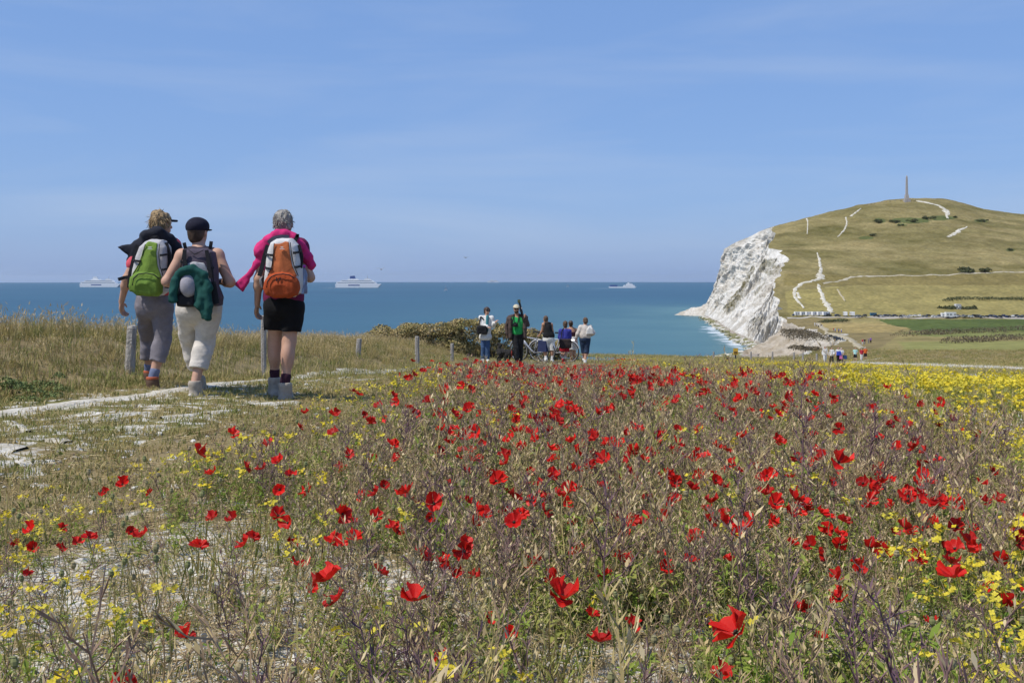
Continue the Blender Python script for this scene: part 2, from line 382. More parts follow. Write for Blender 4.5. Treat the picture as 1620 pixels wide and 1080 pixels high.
patch([(1235, 503), (1300, 503), (1345, 508), (1420, 530), (1360, 575), (1230, 575)], (0.195, 0.155, 0.075))
patch([(1385, 505), (2300, 503), (2300, 525), (1560, 523), (1450, 524), (1415, 516)], (0.085, 0.112, 0.036))
patch([(1300, 511), (1395, 511), (1440, 520), (1410, 525), (1330, 527), (1300, 520)], (0.29, 0.225, 0.10))
patch([(1420, 526), (1520, 523), (1640, 523), (2300, 526), (2300, 533), (1480, 533)], (0.175, 0.185, 0.065))
patch([(1420, 540), (2300, 536), (2300, 556), (1440, 560)], (0.21, 0.205, 0.075))
for (cx_, cy_, rx_, ry_) in [(1440, 349, 32, 4.5), (1392, 349, 8, 4), (1425, 356, 9, 2), (1552, 349, 10, 3), (1372, 376, 12, 2.2), (1490, 345, 22, 4), (1600, 396, 9, 2)]:
    patch([(cx_ + rx_ * math.cos(a), cy_ + ry_ * math.sin(a)) for a in np.linspace(0, 6.28, 14)[:-1]], (0.10, 0.115, 0.042))
me = mesh_data('hill', np.stack([Xf, Yf, Zf], -1), grid_faces(*Xf.shape), [], True)
cattr(me, 'land', np.clip(base, 0.02, 0.9))
def land_material():
    m = bpy.data.materials.new('hill_grass'); m.use_nodes = True; n, l = m.node_tree.nodes, m.node_tree.links; p = n['Principled BSDF']
    p.inputs['Roughness'].default_value = 1.0; p.inputs['Specular IOR Level'].default_value = 0.05
    a = n.new('ShaderNodeAttribute'); a.attribute_name = 'land'; tc = n.new('ShaderNodeTexCoord')
    z = n.new('ShaderNodeTexNoise'); z.inputs['Scale'].default_value = 0.35; z.inputs['Detail'].default_value = 8; l.new(tc.outputs['Object'], z.inputs['Vector'])
    r = n.new('ShaderNodeValToRGB'); e = r.color_ramp.elements; e[0].position = 0.3; e[1].position = 0.7; e[0].color = (0.72, 0.74, 0.7, 1); e[1].color = (1.22, 1.2, 1.15, 1)
    l.new(z.outputs['Fac'], r.inputs['Fac']); x = n.new('ShaderNodeMix'); x.data_type = 'RGBA'; x.blend_type = 'MULTIPLY'; x.inputs[0].default_value = 1
    l.new(a.outputs['Color'], x.inputs[6]); l.new(r.outputs['Color'], x.inputs[7]); l.new(x.outputs[2], p.inputs['Base Color'])
    b = n.new('ShaderNodeBump'); b.inputs['Strength'].default_value = 0.6; b.inputs['Distance'].default_value = 1.0
    l.new(z.outputs['Fac'], b.inputs['Height']); l.new(b.outputs[0], p.inputs['Normal'])
    return m
me.materials.append(land_material())
tag(link('hill', me), 'brown-green downland hill rising behind the bay', kind='structure')

# chalk cliff: from the edge of the hill down to the shore
BT = np.array([t.y for t in TOPW]); _bd = []
for (bx, by) in CLIFF_BASE:
    D_ = -(SEA_Z + 0.8) * F / (by - EY); _bd.append(((bx - CX) / F * D_, D_))
_bd = np.array(_bd)
by0 = np.interp(yf, np.r_[200, 640, BT, 2500], np.r_[170, 612, _bd[:, 1], 2450]); bx0 = np.interp(yf, np.r_[200, 300, 400, 480, 560, 640, BT, 2500], np.r_[15, 55, 80, 100, 120, 140, _bd[:, 0], 790])
keep = yf < 1700
v = np.linspace(0, 1, 90); nv = len(v)
top = np.stack([Xf[:, 0], Yf[:, 0], Zf[:, 0]], -1)[keep]; bot = np.stack([bx0, by0, np.full_like(bx0, SEA_Z - 2.0)], -1)[keep]
hz = 0.30 * v + 0.70 * v ** 1.7
P = top[:, None] * 1.0
P = np.repeat(P, nv, 1)
P[..., :2] += (bot - top)[:, None, :2] * hz[None, :, None]; P[..., 2] += (bot - top)[:, None, 2] * v[None]
s_ = yf[keep][:, None]; amp = np.minimum(1, v * 8)[None] * np.minimum(1, (1 - v) * 6)[None]
hgt = P[..., 2]
ridg = 1 - np.abs(fbm((s_ + hgt * 0.9) / 30, hgt / 55, 1.0, o=4))
crag = fbm((s_ + 0.6 * hgt) / 9, hgt / 12, 4.0, o=4, gain=0.6)
strata = fbm(s_ / 60, hgt / 3.2, 6.0, o=2)
disp = amp * (11 * (ridg - 0.6) + 3.2 * crag + 1.1 * strata + 1.2 * fbm(s_ / 3.5, hgt / 5, 2.0, o=3))
nrm = np.stack([-(bot - top)[:, 1], (bot - top)[:, 0]], -1); dv = (bot - top)[:, :2]; dv /= np.linalg.norm(dv, axis=1)[:, None]
P[..., 0] += dv[:, None, 0] * disp; P[..., 1] += dv[:, None, 1] * disp; P[..., 2] += 0.35 * disp * amp
me = mesh_data('cliff', P, grid_faces(*P.shape[:2])[:, ::-1], [], False)
cpx = CX + F * P[..., 0] / P[..., 1]; cpy = EY - F * P[..., 2] / P[..., 1]
veg = np.zeros(P.shape[:2])
def cveg(poly, a=1.0):
    w_ = inside(cpx + 3.5 * fbm(s_ / 10, hgt / 10, 1, o=3), cpy + 3 * fbm(s_ / 10, hgt / 10, 7, o=3), poly); veg[w_] = a
cveg([(1203, 408), (1232, 411), (1228, 432), (1214, 438), (1203, 430)], 0.75)
cveg([(1190, 418), (1196, 422), (1180, 455), (1165, 482), (1152, 493), (1146, 490), (1160, 470), (1178, 445)], 1.0)
cveg([(1188, 508), (1203, 495), (1205, 503), (1193, 512)], 0.8)
cveg([(1195, 460), (1210, 446), (1206, 458), (1194, 470)], 0.7)
cveg([(1140, 425), (1150, 418), (1152, 428), (1143, 434)], 0.6)
cveg([(1240, 508), (1262, 520), (1300, 528), (1345, 540), (1345, 548), (1300, 540), (1270, 530), (1245, 520)], 0.5)
attr(me, 'veg', veg); attr(me, 'low', np.clip((-22 - hgt) / 12, 0, 1) * (s_ < 712))
def cliff_material(name='chalk_cliff'):
    m = bpy.data.materials.new(name); m.use_nodes = True; n, l = m.node_tree.nodes, m.node_tree.links; p = n['Principled BSDF']
    p.inputs['Roughness'].default_value = 0.95; p.inputs['Specular IOR Level'].default_value = 0.1
    tc = n.new('ShaderNodeTexCoord')
    def noise(s, d=6, mp=None, rough=0.5):
        z = n.new('ShaderNodeTexNoise'); z.inputs['Scale'].default_value = s; z.inputs['Detail'].default_value = d; z.inputs['Roughness'].default_value = rough; src = tc.outputs['Object']
        if mp:
            q = n.new('ShaderNodeMapping'); q.inputs['Scale'].default_value = mp; q.inputs['Rotation'].default_value = (0, R(28), 0); l.new(src, q.inputs['Vector']); src = q.outputs[0]
        l.new(src, z.inputs['Vector']); return z.outputs['Fac']
    def ramp(f, a, b, ca, cb):
        r = n.new('ShaderNodeValToRGB'); e = r.color_ramp.elements; e[0].position = a; e[1].position = b; e[0].color = (*ca, 1); e[1].color = (*cb, 1); l.new(f, r.inputs['Fac']); return r.outputs['Color']
    def mix(f, a, b):
        x = n.new('ShaderNodeMix'); x.data_type = 'RGBA'; l.new(f, x.inputs[0]); l.new(a, x.inputs[6]); l.new(b, x.inputs[7]); return x.outputs[2]
    white = ramp(noise(0.25, 8), 0.3, 0.7, (0.47, 0.445, 0.40), (0.68, 0.665, 0.62))
    grey = ramp(noise(0.5, 6), 0.3, 0.7, (0.26, 0.23, 0.18), (0.40, 0.365, 0.30))
    green = ramp(noise(0.6, 6), 0.3, 0.7, (0.10, 0.10, 0.045), (0.20, 0.165, 0.09))
    c = mix(ramp(noise(0.035, 10, (1.0, 1.0, 0.55), 0.68), 0.47, 0.59, (0, 0, 0), (0.7, 0.7, 0.7)), white, grey)
    c = mix(ramp(noise(0.16, 6, (0.12, 0.12, 1.6), 0.6), 0.56, 0.66, (0, 0, 0), (0.55, 0.55, 0.55)), c, grey)
    a = n.new('ShaderNodeAttribute'); a.attribute_name = 'veg'
    z = n.new('ShaderNodeMath'); z.operation = 'MULTIPLY'; l.new(a.outputs['Fac'], z.inputs[0]); l.new(ramp(noise(0.16, 8, None, 0.7), 0.36, 0.56, (0, 0, 0), (1, 1, 1)), z.inputs[1])
    c = mix(z.outputs[0], c, green)
    a2 = n.new('ShaderNodeAttribute'); a2.attribute_name = 'low'
    tan = ramp(noise(0.2, 6), 0.3, 0.7, (0.24, 0.185, 0.115), (0.44, 0.375, 0.285)); z2 = n.new('ShaderNodeMath'); z2.operation = 'MULTIPLY'; z2.inputs[1].default_value = 0.8; l.new(a2.outputs['Fac'], z2.inputs[0])
    c = mix(z2.outputs[0], c, tan)
    l.new(c, p.inputs['Base Color'])
    b = n.new('ShaderNodeBump'); b.inputs['Strength'].default_value = 0.9; b.inputs['Distance'].default_value = 2.0
    l.new(noise(0.22, 10, None, 0.65), b.inputs['Height']); l.new(b.outputs[0], p.inputs['Normal'])
    return m
CLIFFM = cliff_material(); me.materials.append(CLIFFM)
tag(link('cliff', me), 'high white chalk cliff falling from the hill to the sea', kind='structure')

# low chalk spur running out at the far foot of the cliff
uu = np.linspace(0, 1, 70); vv = np.linspace(-1, 1, 40)
A_ = np.array((211.0, 1310.0)); B_ = np.array((272.0, 1272.0)); ax = B_ - A_; pr = np.array((-ax[1], ax[0])) / np.linalg.norm(ax)
ctr = A_[None] + uu[:, None] * ax[None]
hh = 21 * uu ** 0.85
SPX = ctr[:, None, 0] + pr[0] * vv[None] * (8 + 26 * uu[:, None]); SPY = ctr[:, None, 1] + pr[1] * vv[None] * (8 + 26 * uu[:, None])
SPZ = SEA_Z - 1.5 + hh[:, None] * (1 - np.abs(vv[None]) ** 1.2) + 3.0 * fbm(SPX / 9, SPY / 9, 1, o=4) * np.minimum(1, uu[:, None] * 3)
me = mesh_data('chalk_spur', np.stack([SPX, SPY, SPZ], -1), grid_faces(70, 40)[:, ::-1], [CLIFFM], False); attr(me, 'veg', np.zeros(SPX.shape)); attr(me, 'low', np.full(SPX.shape, 0.35))
tag(link('chalk_spur', me), 'low chalk spur at the far foot of the cliff', kind='structure')

# beach under the cliff
k0 = keep & (yf > 590) & (yf < 1270)
Bb = np.stack([bx0, by0], -1)[k0]; nb = len(Bb)
wd = np.interp(yf[k0], [590, 700, 800, 950, 1270], [52, 36, 20, 11, 7]) * (1 + 0.35 * fbm(yf[k0] / 30, 0, 0, o=3))
dirs = dv[(yf[keep] > 590) & (yf[keep] < 1270)]; w5 = np.linspace(-0.35, 1, 14)
BX = Bb[:, None, 0] + dirs[:, None, 0] * w5[None] * wd[:, None] * 1.0 ; BY = Bb[:, None, 1] + dirs[:, None, 1] * w5[None] * wd[:, None]
BZ = np.repeat(np.interp(w5, [-0.35, 0, 0.6, 1], [SEA_Z + 3.0, SEA_Z + 1.5, SEA_Z + 0.35, SEA_Z - 0.5])[None], nb, 0) + 0.35 * fbm(BX / 6, BY / 6, 0, o=3)
me = mesh_data('beach', np.stack([BX, BY, BZ], -1), grid_faces(nb, 14), [mat('wet_sand', (0.25, 0.20, 0.155), (0.40, 0.335, 0.27), (0.16, 0.17, 0.10), scale=0.12, rough=0.7)], True)
tag(link('beach', me), 'narrow pinkish shingle beach under the cliff', kind='structure')

# rocks at the foot of the cliff
def rock_shape(seed):
    bm = bmesh.new(); bmesh.ops.create_icosphere(bm, subdivisions=1, radius=1); rr = random.Random(seed)
    for q in bm.verts: q.co *= rr.uniform(0.65, 1.2)
    vs = np.array([q.co for q in bm.verts]); fs = np.array([[q.index for q in f.verts] for f in bm.faces]); bm.free(); return vs, fs
vsl, fsl, ml, off = [], [], [], 0
for i in range(1500):
    j = RNG.integers(0, nb); w_ = abs(RNG.normal(0, 0.55)); s1 = RNG.uniform(0.4, 1.9) * (1.8 if RNG.random() < 0.08 else 1)
    q = Bb[j] + dirs[j] * (w_ * wd[j] - 2) + RNG.normal(0, 1.5, 2); vs, fs = rock_shape(i % 6)
    vsl.append(vs * s1 * np.array((1.2, 1.2, 0.7)) + np.array((q[0], q[1], np.interp(w_, [0, 1], [SEA_Z + 1.4, SEA_Z - 0.1])))); fsl.append(fs + off); off += len(vs)
    ml += [0 if RNG.random() < 0.45 else 1] * len(fs)
me = mesh_data('shore_rocks', np.concatenate(vsl), np.concatenate(fsl), [mat('rock_chalk', (0.42, 0.40, 0.34), (0.58, 0.56, 0.5), scale=0.5), mat('rock_weed', (0.14, 0.14, 0.055), (0.25, 0.23, 0.12), scale=0.5)], False, ml)
tag(link('shore_rocks', me), 'weedy boulders strewn along the foot of the cliff', kind='stuff')

# sea, following the curve of the earth to a true horizon
rr_ = np.r_[0.0, np.geomspace(20, 60000, 240)]; an = np.linspace(R(-82), R(82), 150)
SX = rr_[:, None] * np.sin(an)[None]; SY = rr_[:, None] * np.cos(an)[None]; SZ = SEA_Z - (rr_ ** 2 / (2 * EARTH))[:, None] + 0 * SX
me = mesh_data('sea', np.stack([SX, SY, SZ], -1), grid_faces(*SX.shape), [], True)
shore = [tuple(b) for b in _bd]
ds = seg_dist(SX, SY, shore + [(300, 1600)])
attr(me, 'shallow', np.exp(-ds / 210.0))
attr(me, 'surf', np.exp(-np.maximum(ds - 5, 0) / 42.0) * (SY < 1000))
def sea_material():
    m = bpy.data.materials.new('sea_water'); m.use_nodes = True; n, l = m.node_tree.nodes, m.node_tree.links; p = n['Principled BSDF']
    p.inputs['Roughness'].default_value = 0.32; p.inputs['Specular IOR Level'].default_value = 0.08; p.inputs['IOR'].default_value = 1.33
    tc = n.new('ShaderNodeTexCoord')
    def noise(s, mp, d=6):
        q = n.new('ShaderNodeMapping'); q.inputs['Scale'].default_value = mp; l.new(tc.outputs['Object'], q.inputs['Vector'])
        z = n.new('ShaderNodeTexNoise'); z.inputs['Scale'].default_value = s; z.inputs['Detail'].default_value = d; l.new(q.outputs[0], z.inputs['Vector']); return z.outputs['Fac']
    def ramp(f, a, b, ca, cb):
        r = n.new('ShaderNodeValToRGB'); e = r.color_ramp.elements; e[0].position = a; e[1].position = b; e[0].color = (*ca, 1); e[1].color = (*cb, 1); l.new(f, r.inputs['Fac']); return r.outputs['Color']
    def mix(f, a, b):
        x = n.new('ShaderNodeMix'); x.data_type = 'RGBA'; l.new(f, x.inputs[0]); l.new(a, x.inputs[6]); l.new(b, x.inputs[7]); return x.outputs[2]
    deep = mix(ramp(noise(0.010, (0.18, 1, 1), 8), 0.46, 0.62, (0, 0, 0), (0.55, 0.55, 0.55)), ramp(noise(0.0016, (0.35, 1, 1)), 0.35, 0.65, (0.007, 0.055, 0.098), (0.014, 0.076, 0.122)), ramp(noise(0.03, (0.3, 1, 1), 8), 0.3, 0.7, (0.012, 0.070, 0.112), (0.022, 0.094, 0.138)))
    shal = ramp(noise(0.01, (1, 1, 1)), 0.35, 0.65, (0.055, 0.140, 0.150), (0.085, 0.18, 0.18))
    a = n.new('ShaderNodeAttribute'); a.attribute_name = 'shallow'
    c = mix(a.outputs['Fac'], deep, shal)
    a2 = n.new('ShaderNodeAttribute'); a2.attribute_name = 'surf'
    z = n.new('ShaderNodeMath'); z.operation = 'MULTIPLY'; l.new(a2.outputs['Fac'], z.inputs[0]); l.new(noise(0.09, (0.8, 1.3, 1), 8), z.inputs[1])
    f = ramp(z.outputs[0], 0.40, 0.47, (0, 0, 0), (1, 1, 1)); w = n.new('ShaderNodeRGB'); w.outputs[0].default_value = (0.62, 0.66, 0.68, 1)
    c = mix(f, c, w.outputs[0])
    l.new(c, p.inputs['Base Color'])
    b = n.new('ShaderNodeBump'); b.inputs['Strength'].default_value = 0.5; b.inputs['Distance'].default_value = 0.6
    l.new(noise(0.12, (0.7, 1, 1), 7), b.inputs['Height']); l.new(b.outputs[0], p.inputs['Normal'])
    return m
me.materials.append(sea_material())
tag(link('sea', me), 'calm blue-green sea out to the horizon', kind='structure')

# chalk paths, laid on the land
def ribbon(name, pts, widths, m, label, lift=0.15, rag=0.3, step=None, kind='structure'):
    P3 = [p for p in pts]; L = [0.0]
    for a, b in zip(P3[:-1], P3[1:]): L.append(L[-1] + math.hypot(b[0] - a[0], b[1] - a[1]))
    n_ = max(8, int(L[-1] / (step or L[-1] / 60))); t = np.linspace(0, L[-1], n_)
    # smooth the course a little
    x = np.interp(t, L, [p[0] for p in P3]); y = np.interp(t, L, [p[1] for p in P3]); w_ = np.interp(t, L, widths)
    for _ in range(3):
        x[1:-1] = 0.25 * x[:-2] + 0.5 * x[1:-1] + 0.25 * x[2:]; y[1:-1] = 0.25 * y[:-2] + 0.5 * y[1:-1] + 0.25 * y[2:]
    tx, ty = np.gradient(x), np.gradient(y); q = np.hypot(tx, ty) + 1e-9; nx, ny = -ty / q, tx / q
    h = random.random() * 50; cols = np.array((-1, -0.6, 0.0, 0.6, 1.0))
    sc_ = max(np.mean(w_), 0.05)
    e1 = 1 + rag * fbm(t / sc_ / 1.3, h, 0, o=4); e2 = 1 + rag * fbm(t / sc_ / 1.3, h + 9, 0, o=4)
    ex = np.where(cols[None] < 0, cols[None] * e1[:, None], cols[None] * e2[:, None]) * 0.5 * w_[:, None]
    X = x[:, None] + nx[:, None] * ex; Y = y[:, None] + ny[:, None] * ex
    Z = ground_z(X, Y) + lift * (1 - 1.6 * (np.abs(cols)[None] > 0.9))
    o = link(name, mesh_data(name, np.stack([X, Y, Z], -1), grid_faces(n_, 5), [m], True))
    return tag(o, label, kind=kind)
CHALK = mat('path_chalk', (0.42, 0.38, 0.30), (0.64, 0.61, 0.54), (0.38, 0.34, 0.24), scale=5.0, bump=0.9, bscale=40)
CHALKFAR = mat('path_chalk_far', (0.30, 0.26, 0.16), (0.58, 0.55, 0.47), scale=0.30, lo=0.33, hi=0.58)
LANE = mat('lane_pale', (0.30, 0.255, 0.16), (0.47, 0.43, 0.34), scale=0.25)
TRACKD = mat('path_dirt', (0.30, 0.25, 0.15), (0.42, 0.37, 0.26), scale=0.4)
def far_path(name, px, widths, label, m=None, lift=0.9):
    pts = [on_ground(a, b, 230) for a, b in px]; pts = [p for p in pts if p is not None]
    widths = [q * 0.72 for q in widths] if name == 'chalk_path' else widths
    return ribbon(name, pts, widths[:len(pts)] if len(widths) >= len(pts) else np.interp(np.linspace(0, 1, len(pts)), np.linspace(0, 1, len(widths)), widths), m or CHALKFAR, label, lift=min(lift, 0.45), rag=0.7, step=1.5)
far_path('chalk_path', [(1293, 400), (1297, 415), (1298, 430), (1299, 441)], [1.5, 4, 5, 13], 'white chalk path climbing the hill above the bend')
far_path('chalk_path', [(1299, 441), (1285, 445), (1268, 449), (1258, 456), (1257, 468), (1266, 480), (1272, 488)], [9, 5, 5, 4.5, 4, 3, 2], 'white chalk track bending along the cliff edge')
far_path('chalk_path', [(1262, 463), (1264, 472), (1268, 472)], [3, 4, 2], 'short chalk scar inside the bend of the track', lift=0.9)
far_path('chalk_path', [(1294, 450), (1300, 466), (1308, 482), (1317, 495)], [4, 6, 6, 5], 'straight chalk path down to the parked cars')
far_path('chalk_path', [(1302, 449), (1330, 444), (1352, 438), (1400, 437), (1470, 435), (1560, 432), (1640, 430), (1760, 428)], [3, 4.5, 5, 3.0, 2.6, 2.6, 2.6, 2.6], 'pale lane running level across the hillside', LANE)
far_path('chalk_path', [(1325, 458), (1331, 468), (1337, 476)], [2, 2.6, 2], 'faint chalk trace beside the straight path', TRACKD)
far_path('chalk_path', [(1450, 318), (1466, 321), (1486, 325), (1494, 331), (1499, 339), (1499, 346)], [6, 14, 10, 10, 8, 4], 'broad white chalk scar curving down from the hilltop', lift=1.6)
far_path('chalk_path', [(1498, 375), (1508, 371), (1517, 364), (1530, 359)], [3, 7, 6, 2], 'white chalk scar below the summit on the right', lift=1.4)
far_path('chalk_path', [(1325, 375), (1336, 364), (1340, 352), (1338, 344)], [1.5, 2.5, 3, 3], 'thin chalk path on the left shoulder of the hill', lift=1.3)
far_path('chalk_path', [(1345, 343), (1352, 338), (1362, 330), (1374, 322)], [6, 3, 3, 4], 'chalk steps near the left of the summit', lift=1.6)
far_path('chalk_path', [(1276, 346), (1278, 352), (1277, 371)], [3, 2, 1.5], 'short chalk mark near the cliff top', lift=1.3)
far_path('road', [(1245, 503.5), (1300, 502), (1400, 502.5), (1500, 502), (1620, 503), (1760, 504), (1900, 505)], [12, 13, 14, 14, 15, 15, 15], 'pale road where the cars are parked', mat('road_pale', (0.30, 0.27, 0.23), (0.40, 0.37, 0.32), scale=0.3), lift=0.5)
far_path('dirt_path', [(1365, 552), (1345, 537), (1325, 530), (1305, 520), (1295, 511)], [1.6, 2.2, 2.6, 3, 3], 'trodden path leading down to the bay', TRACKD, lift=0.25)
ribbon('chalk_path', [on_ground(1345, 578), on_ground(1352, 574), on_ground(1372, 570), on_ground(1395, 566)], [0.6, 1.2, 0.8, 0.4], CHALK, 'chalky path under the distant walkers', lift=0.05, step=0.5)
# the walkers' track: two worn wheel lines and broken patches
def near_path(px, widths, label, rag=0.35, lift=0.014):
    pts = [on_ground(a, b) for a, b in px]
    return ribbon('chalk_path', pts, widths, CHALK, label, lift=lift, rag=rag, step=0.04)
near_path([(-260, 690), (-60, 664), (60, 647), (150, 635), (240, 624), (330, 611), (420, 602), (500, 593), (570, 586), (668, 580)], [0.28, 0.32, 0.26, 0.25, 0.22, 0.21, 0.22, 0.24, 0.26, 0.3], 'long white chalk line of the track beside the meadow', 0.6)
for i_, (px, wd_, lb) in enumerate([
    ([(-80, 716), (-10, 708), (35, 712)], [0.25, 0.36, 0.14], 'white chalk patch at the left border of the picture'),
    ([(180, 679), (220, 677), (262, 675)], [0.04, 0.11, 0.05], 'chalk patch on the track below the first hiker'),
    ([(70, 698), (95, 697), (108, 701)], [0.04, 0.09, 0.05], 'small chalk patch at the left of the track'),
    ([(28, 737), (55, 733), (85, 731)], [0.03, 0.09, 0.04], 'low chalk patch near the field edge on the left'),
    ([(165, 659), (190, 656), (240, 654)], [0.03, 0.09, 0.03], 'thin chalk streak under the first hiker'),
    ([(328, 655), (348, 652), (370, 651)], [0.04, 0.15, 0.04], 'chalk patch just below the hiker in the cap'),
    ([(400, 642), (430, 640), (470, 637)], [0.10, 0.15, 0.08], 'chalk patch under the boots of the hiker in shorts'),
    ([(470, 606), (530, 600), (610, 592)], [0.04, 0.10, 0.04], 'chalk streak further along the track'),
    ([(530, 604), (560, 602), (600, 600)], [0.05, 0.12, 0.05], 'pale chalk patch in the grass of the track'),
    ([(-60, 745), (-20, 738), (20, 735)], [0.10, 0.20, 0.06], 'chalk patch low on the left, next to the field edge'),
    ([(110, 668), (150, 666), (185, 664)], [0.03, 0.08, 0.03], 'short chalk streak left of the broken patches'),
    ([(255, 662), (285, 659), (318, 656)], [0.03, 0.10, 0.03], 'chalk streak between the first two hikers'),
    ([(560, 592), (600, 589), (650, 585)], [0.06, 0.16, 0.08], 'chalk patch where the track nears the far walkers'),
    ([(12, 668), (30, 676), (45, 684)], [0.05, 0.07, 0.03], 'small chalk tongue beside the long line')]):
    near_path(px, [q * 1.35 for q in wd_], lb, 0.6)
# ------------------------------------------------------------------ far things: monument, hedges, shrubs, cars, house, ships, gulls
STONE = mat('monument_stone', (0.30, 0.27, 0.25), (0.40, 0.37, 0.34), scale=0.4)
mp = on_ground(1434.5, 319, 900); mz = mp.z
t = tag(link('obelisk', None, loc=(mp.x, mp.y, mz - 1)), 'tall grey stone obelisk on the summit of the hill', 'obelisk')
k = mp.y / F
MB().box((0, 0, 1.2), (4.6 * k, 4.6 * k, 2.0)).box((0, 0, 3.6), (3.7 * k, 3.7 * k, 0.9)).build('plinth', STONE, t)
MB().box((0, 0, 4.5 + 2.4), (2.9 * k, 2.9 * k, 2.8), taper=0.8).build('pedestal', STONE, t)
hs = 28 * k
MB().box((0, 0, 9.6 + hs / 2), (1.65 * k, 1.65 * k, hs / 2), taper=0.66).build('shaft', STONE, t)
MB().box((0, 0, 9.6 + hs + 1.2), (1.09 * k, 1.09 * k, 1.2), taper=0.1).build('capstone', STONE, t)

LEAFH = mat('hedge_leaf', (0.055, 0.065, 0.026), (0.095, 0.10, 0.04), scale=0.3)
LEAFB = mat('scrub_leaf', (0.085, 0.070, 0.045), (0.14, 0.11, 0.065), scale=0.3)
LEAFG = mat('bush_leaf', (0.050, 0.075, 0.022), (0.085, 0.11, 0.035), scale=0.5)
def leaf_cloud(name, centres, radii, n, size, m, parent, base, flat=0.7, seed=1):
    "foliage: n small leaf faces spread through a chain of uneven clumps"
    g = np.random.default_rng(seed); c = np.array([tuple(q) for q in centres]) - np.array(tuple(base)); r = np.array(radii)
    pr = r ** 2 / (r ** 2).sum(); k = g.choice(len(c), n, p=pr); d = g.normal(size=(n, 3)); d /= np.linalg.norm(d, axis=1)[:, None]; d[:, 2] = np.abs(d[:, 2]) * 1.0 - 0.25
    rad = r[k] * (0.55 + 0.5 * g.random(n) ** 0.5) * (1 + 0.25 * vnoise(d[:, 0] * 2 + k, d[:, 1] * 2, d[:, 2] * 2))
    p = c[k] + d * rad[:, None] * np.array((1, 1, flat)); p[:, 2] = np.maximum(p[:, 2], -0.3)
    a = d + g.normal(scale=0.6, size=(n, 3)); a /= np.linalg.norm(a, axis=1)[:, None]; b = np.cross(a, g.normal(size=(n, 3))); b /= np.linalg.norm(b, axis=1)[:, None]; e = np.cross(a, b)
    s = size * g.uniform(0.6, 1.5, n)[:, None]
    V_ = np.stack([p - b * s, p + e * s * 0.55, p + b * s, p - e * s * 0.55], 1).reshape(-1, 3)
    return tag(link(name, mesh_data(name, V_, np.arange(4 * n).reshape(-1, 4), [m], False), parent), kind='stuff')
def row_pts(px, n):
    pts = [on_ground(a, b, 60) for a, b in px]; L = np.r_[0, np.cumsum([(q - p).length for p, q in zip(pts[:-1], pts[1:])])]
    t_ = np.linspace(0, L[-1], n); return [Vector((np.interp(q, L, [p.x for p in pts]), np.interp(q, L, [p.y for p in pts]), 0)) for q in t_], L[-1]
def hedge(px, h, label, m, name='hedge', seed=1, dens=9.0, n=None, leaf=None):
    n = n or 26; pts, L = row_pts(px, n); g = np.random.default_rng(seed); out = []
    for p in pts:
        p = p + Vector((g.normal(0, 0.3 * h), g.normal(0, 0.3 * h), 0)); p.z = float(ground_z(p.x, p.y)) + h * 0.25; out.append(p)
    base = Vector((out[n // 2].x, out[n // 2].y, float(ground_z(out[n // 2].x, out[n // 2].y))))
    rad = [max(h * g.uniform(0.5, 1.0), L / n * 0.75) for _ in out]
    t = tag(link(name, None, loc=base), label, 'hedge')
    leaf_cloud('foliage', out, rad, int(min(9000, dens * L * h + 600)), leaf or 0.16 * h + 0.1, m, t, base, flat=min(1.0, h / np.mean(rad)), seed=seed)
    b = MB()
    for p in out[::3]: b.tube([p - base - Vector((0, 0, h * 0.6)), p - base + Vector((0, 0, h * 0.3))], [0.12, 0.05], 5)
    tag(b.build('stems', mat('hedge_stem', (0.12, 0.09, 0.06)), t), kind='stuff'); return t
hedge([(1495, 475), (1530, 473.5), (1575, 473.5), (1640, 475), (1760, 477)], 2.2, 'long dark hedge across the field below the level lane', LEAFH, seed=3)
hedge([(1488, 488), (1505, 489), (1530, 489.5), (1540, 488)], 2.8, 'short clipped hedge around the small white house', LEAFH, seed=4, n=14)
hedge([(1432, 531), (1462, 530), (1500, 528.5), (1540, 526.5), (1580, 525), (1640, 522), (1720, 520)], 2.2, 'straggling purple-brown scrub row, the upper of two', LEAFB, 'scrub_row', seed=5, leaf=0.25)
hedge([(1505, 543), (1540, 541), (1580, 538), (1640, 535), (1720, 532)], 2.0, 'thick purple-brown scrub row, the lower of two', LEAFB, 'scrub_row', seed=6, leaf=0.25)
hedge([(1308, 510), (1320, 509), (1332, 508.5)], 1.8, 'low dark hedge below the white camper vans', LEAFH, seed=7, n=8)
hedge([(1258, 528), (1272, 534), (1290, 538)], 2.4, 'dark scrub along the edge of the ravine', LEAFB, 'scrub_row', seed=8, n=12, leaf=0.25)
hedge([(1257, 552), (1275, 554), (1297, 556)], 1.0, 'dark line of scrub behind the fence above the beach', LEAFB, 'scrub_row', seed=9, n=12, leaf=0.2)
def shrub(px, py, w_, h_, label, m=LEAFH, seed=1, name='shrub', n=1500, leaf=None, group=None):
    p = on_ground(px, py, 20); kk = p.y / F; rw, rh = w_ * kk / 2, h_ * kk; g = np.random.default_rng(seed)
    t = tag(link(name, None, loc=p), label, 'shrub', group)
    cs, rs = [], []
    for i in range(9):
        q = p + Vector((g.uniform(-0.7, 0.7) * rw, g.uniform(-0.5, 0.5) * rw, g.uniform(0.15, 0.5) * rh)); cs.append(q); rs.append(g.uniform(0.4, 0.6) * min(rw, rh * 1.2))
    leaf_cloud('foliage', cs, rs, n, leaf or 0.09 * rh + 0.1, m, t, p, flat=0.9, seed=seed)
    b = MB()
    for q in cs[:4]: b.tube([Vector((0, 0, -0.3)), (q - p) * 0.8], [0.05 * rh, 0.02 * rh], 5)
    tag(b.build('stems', mat('hedge_stem', (0.12, 0.09, 0.06)), t), kind='stuff')
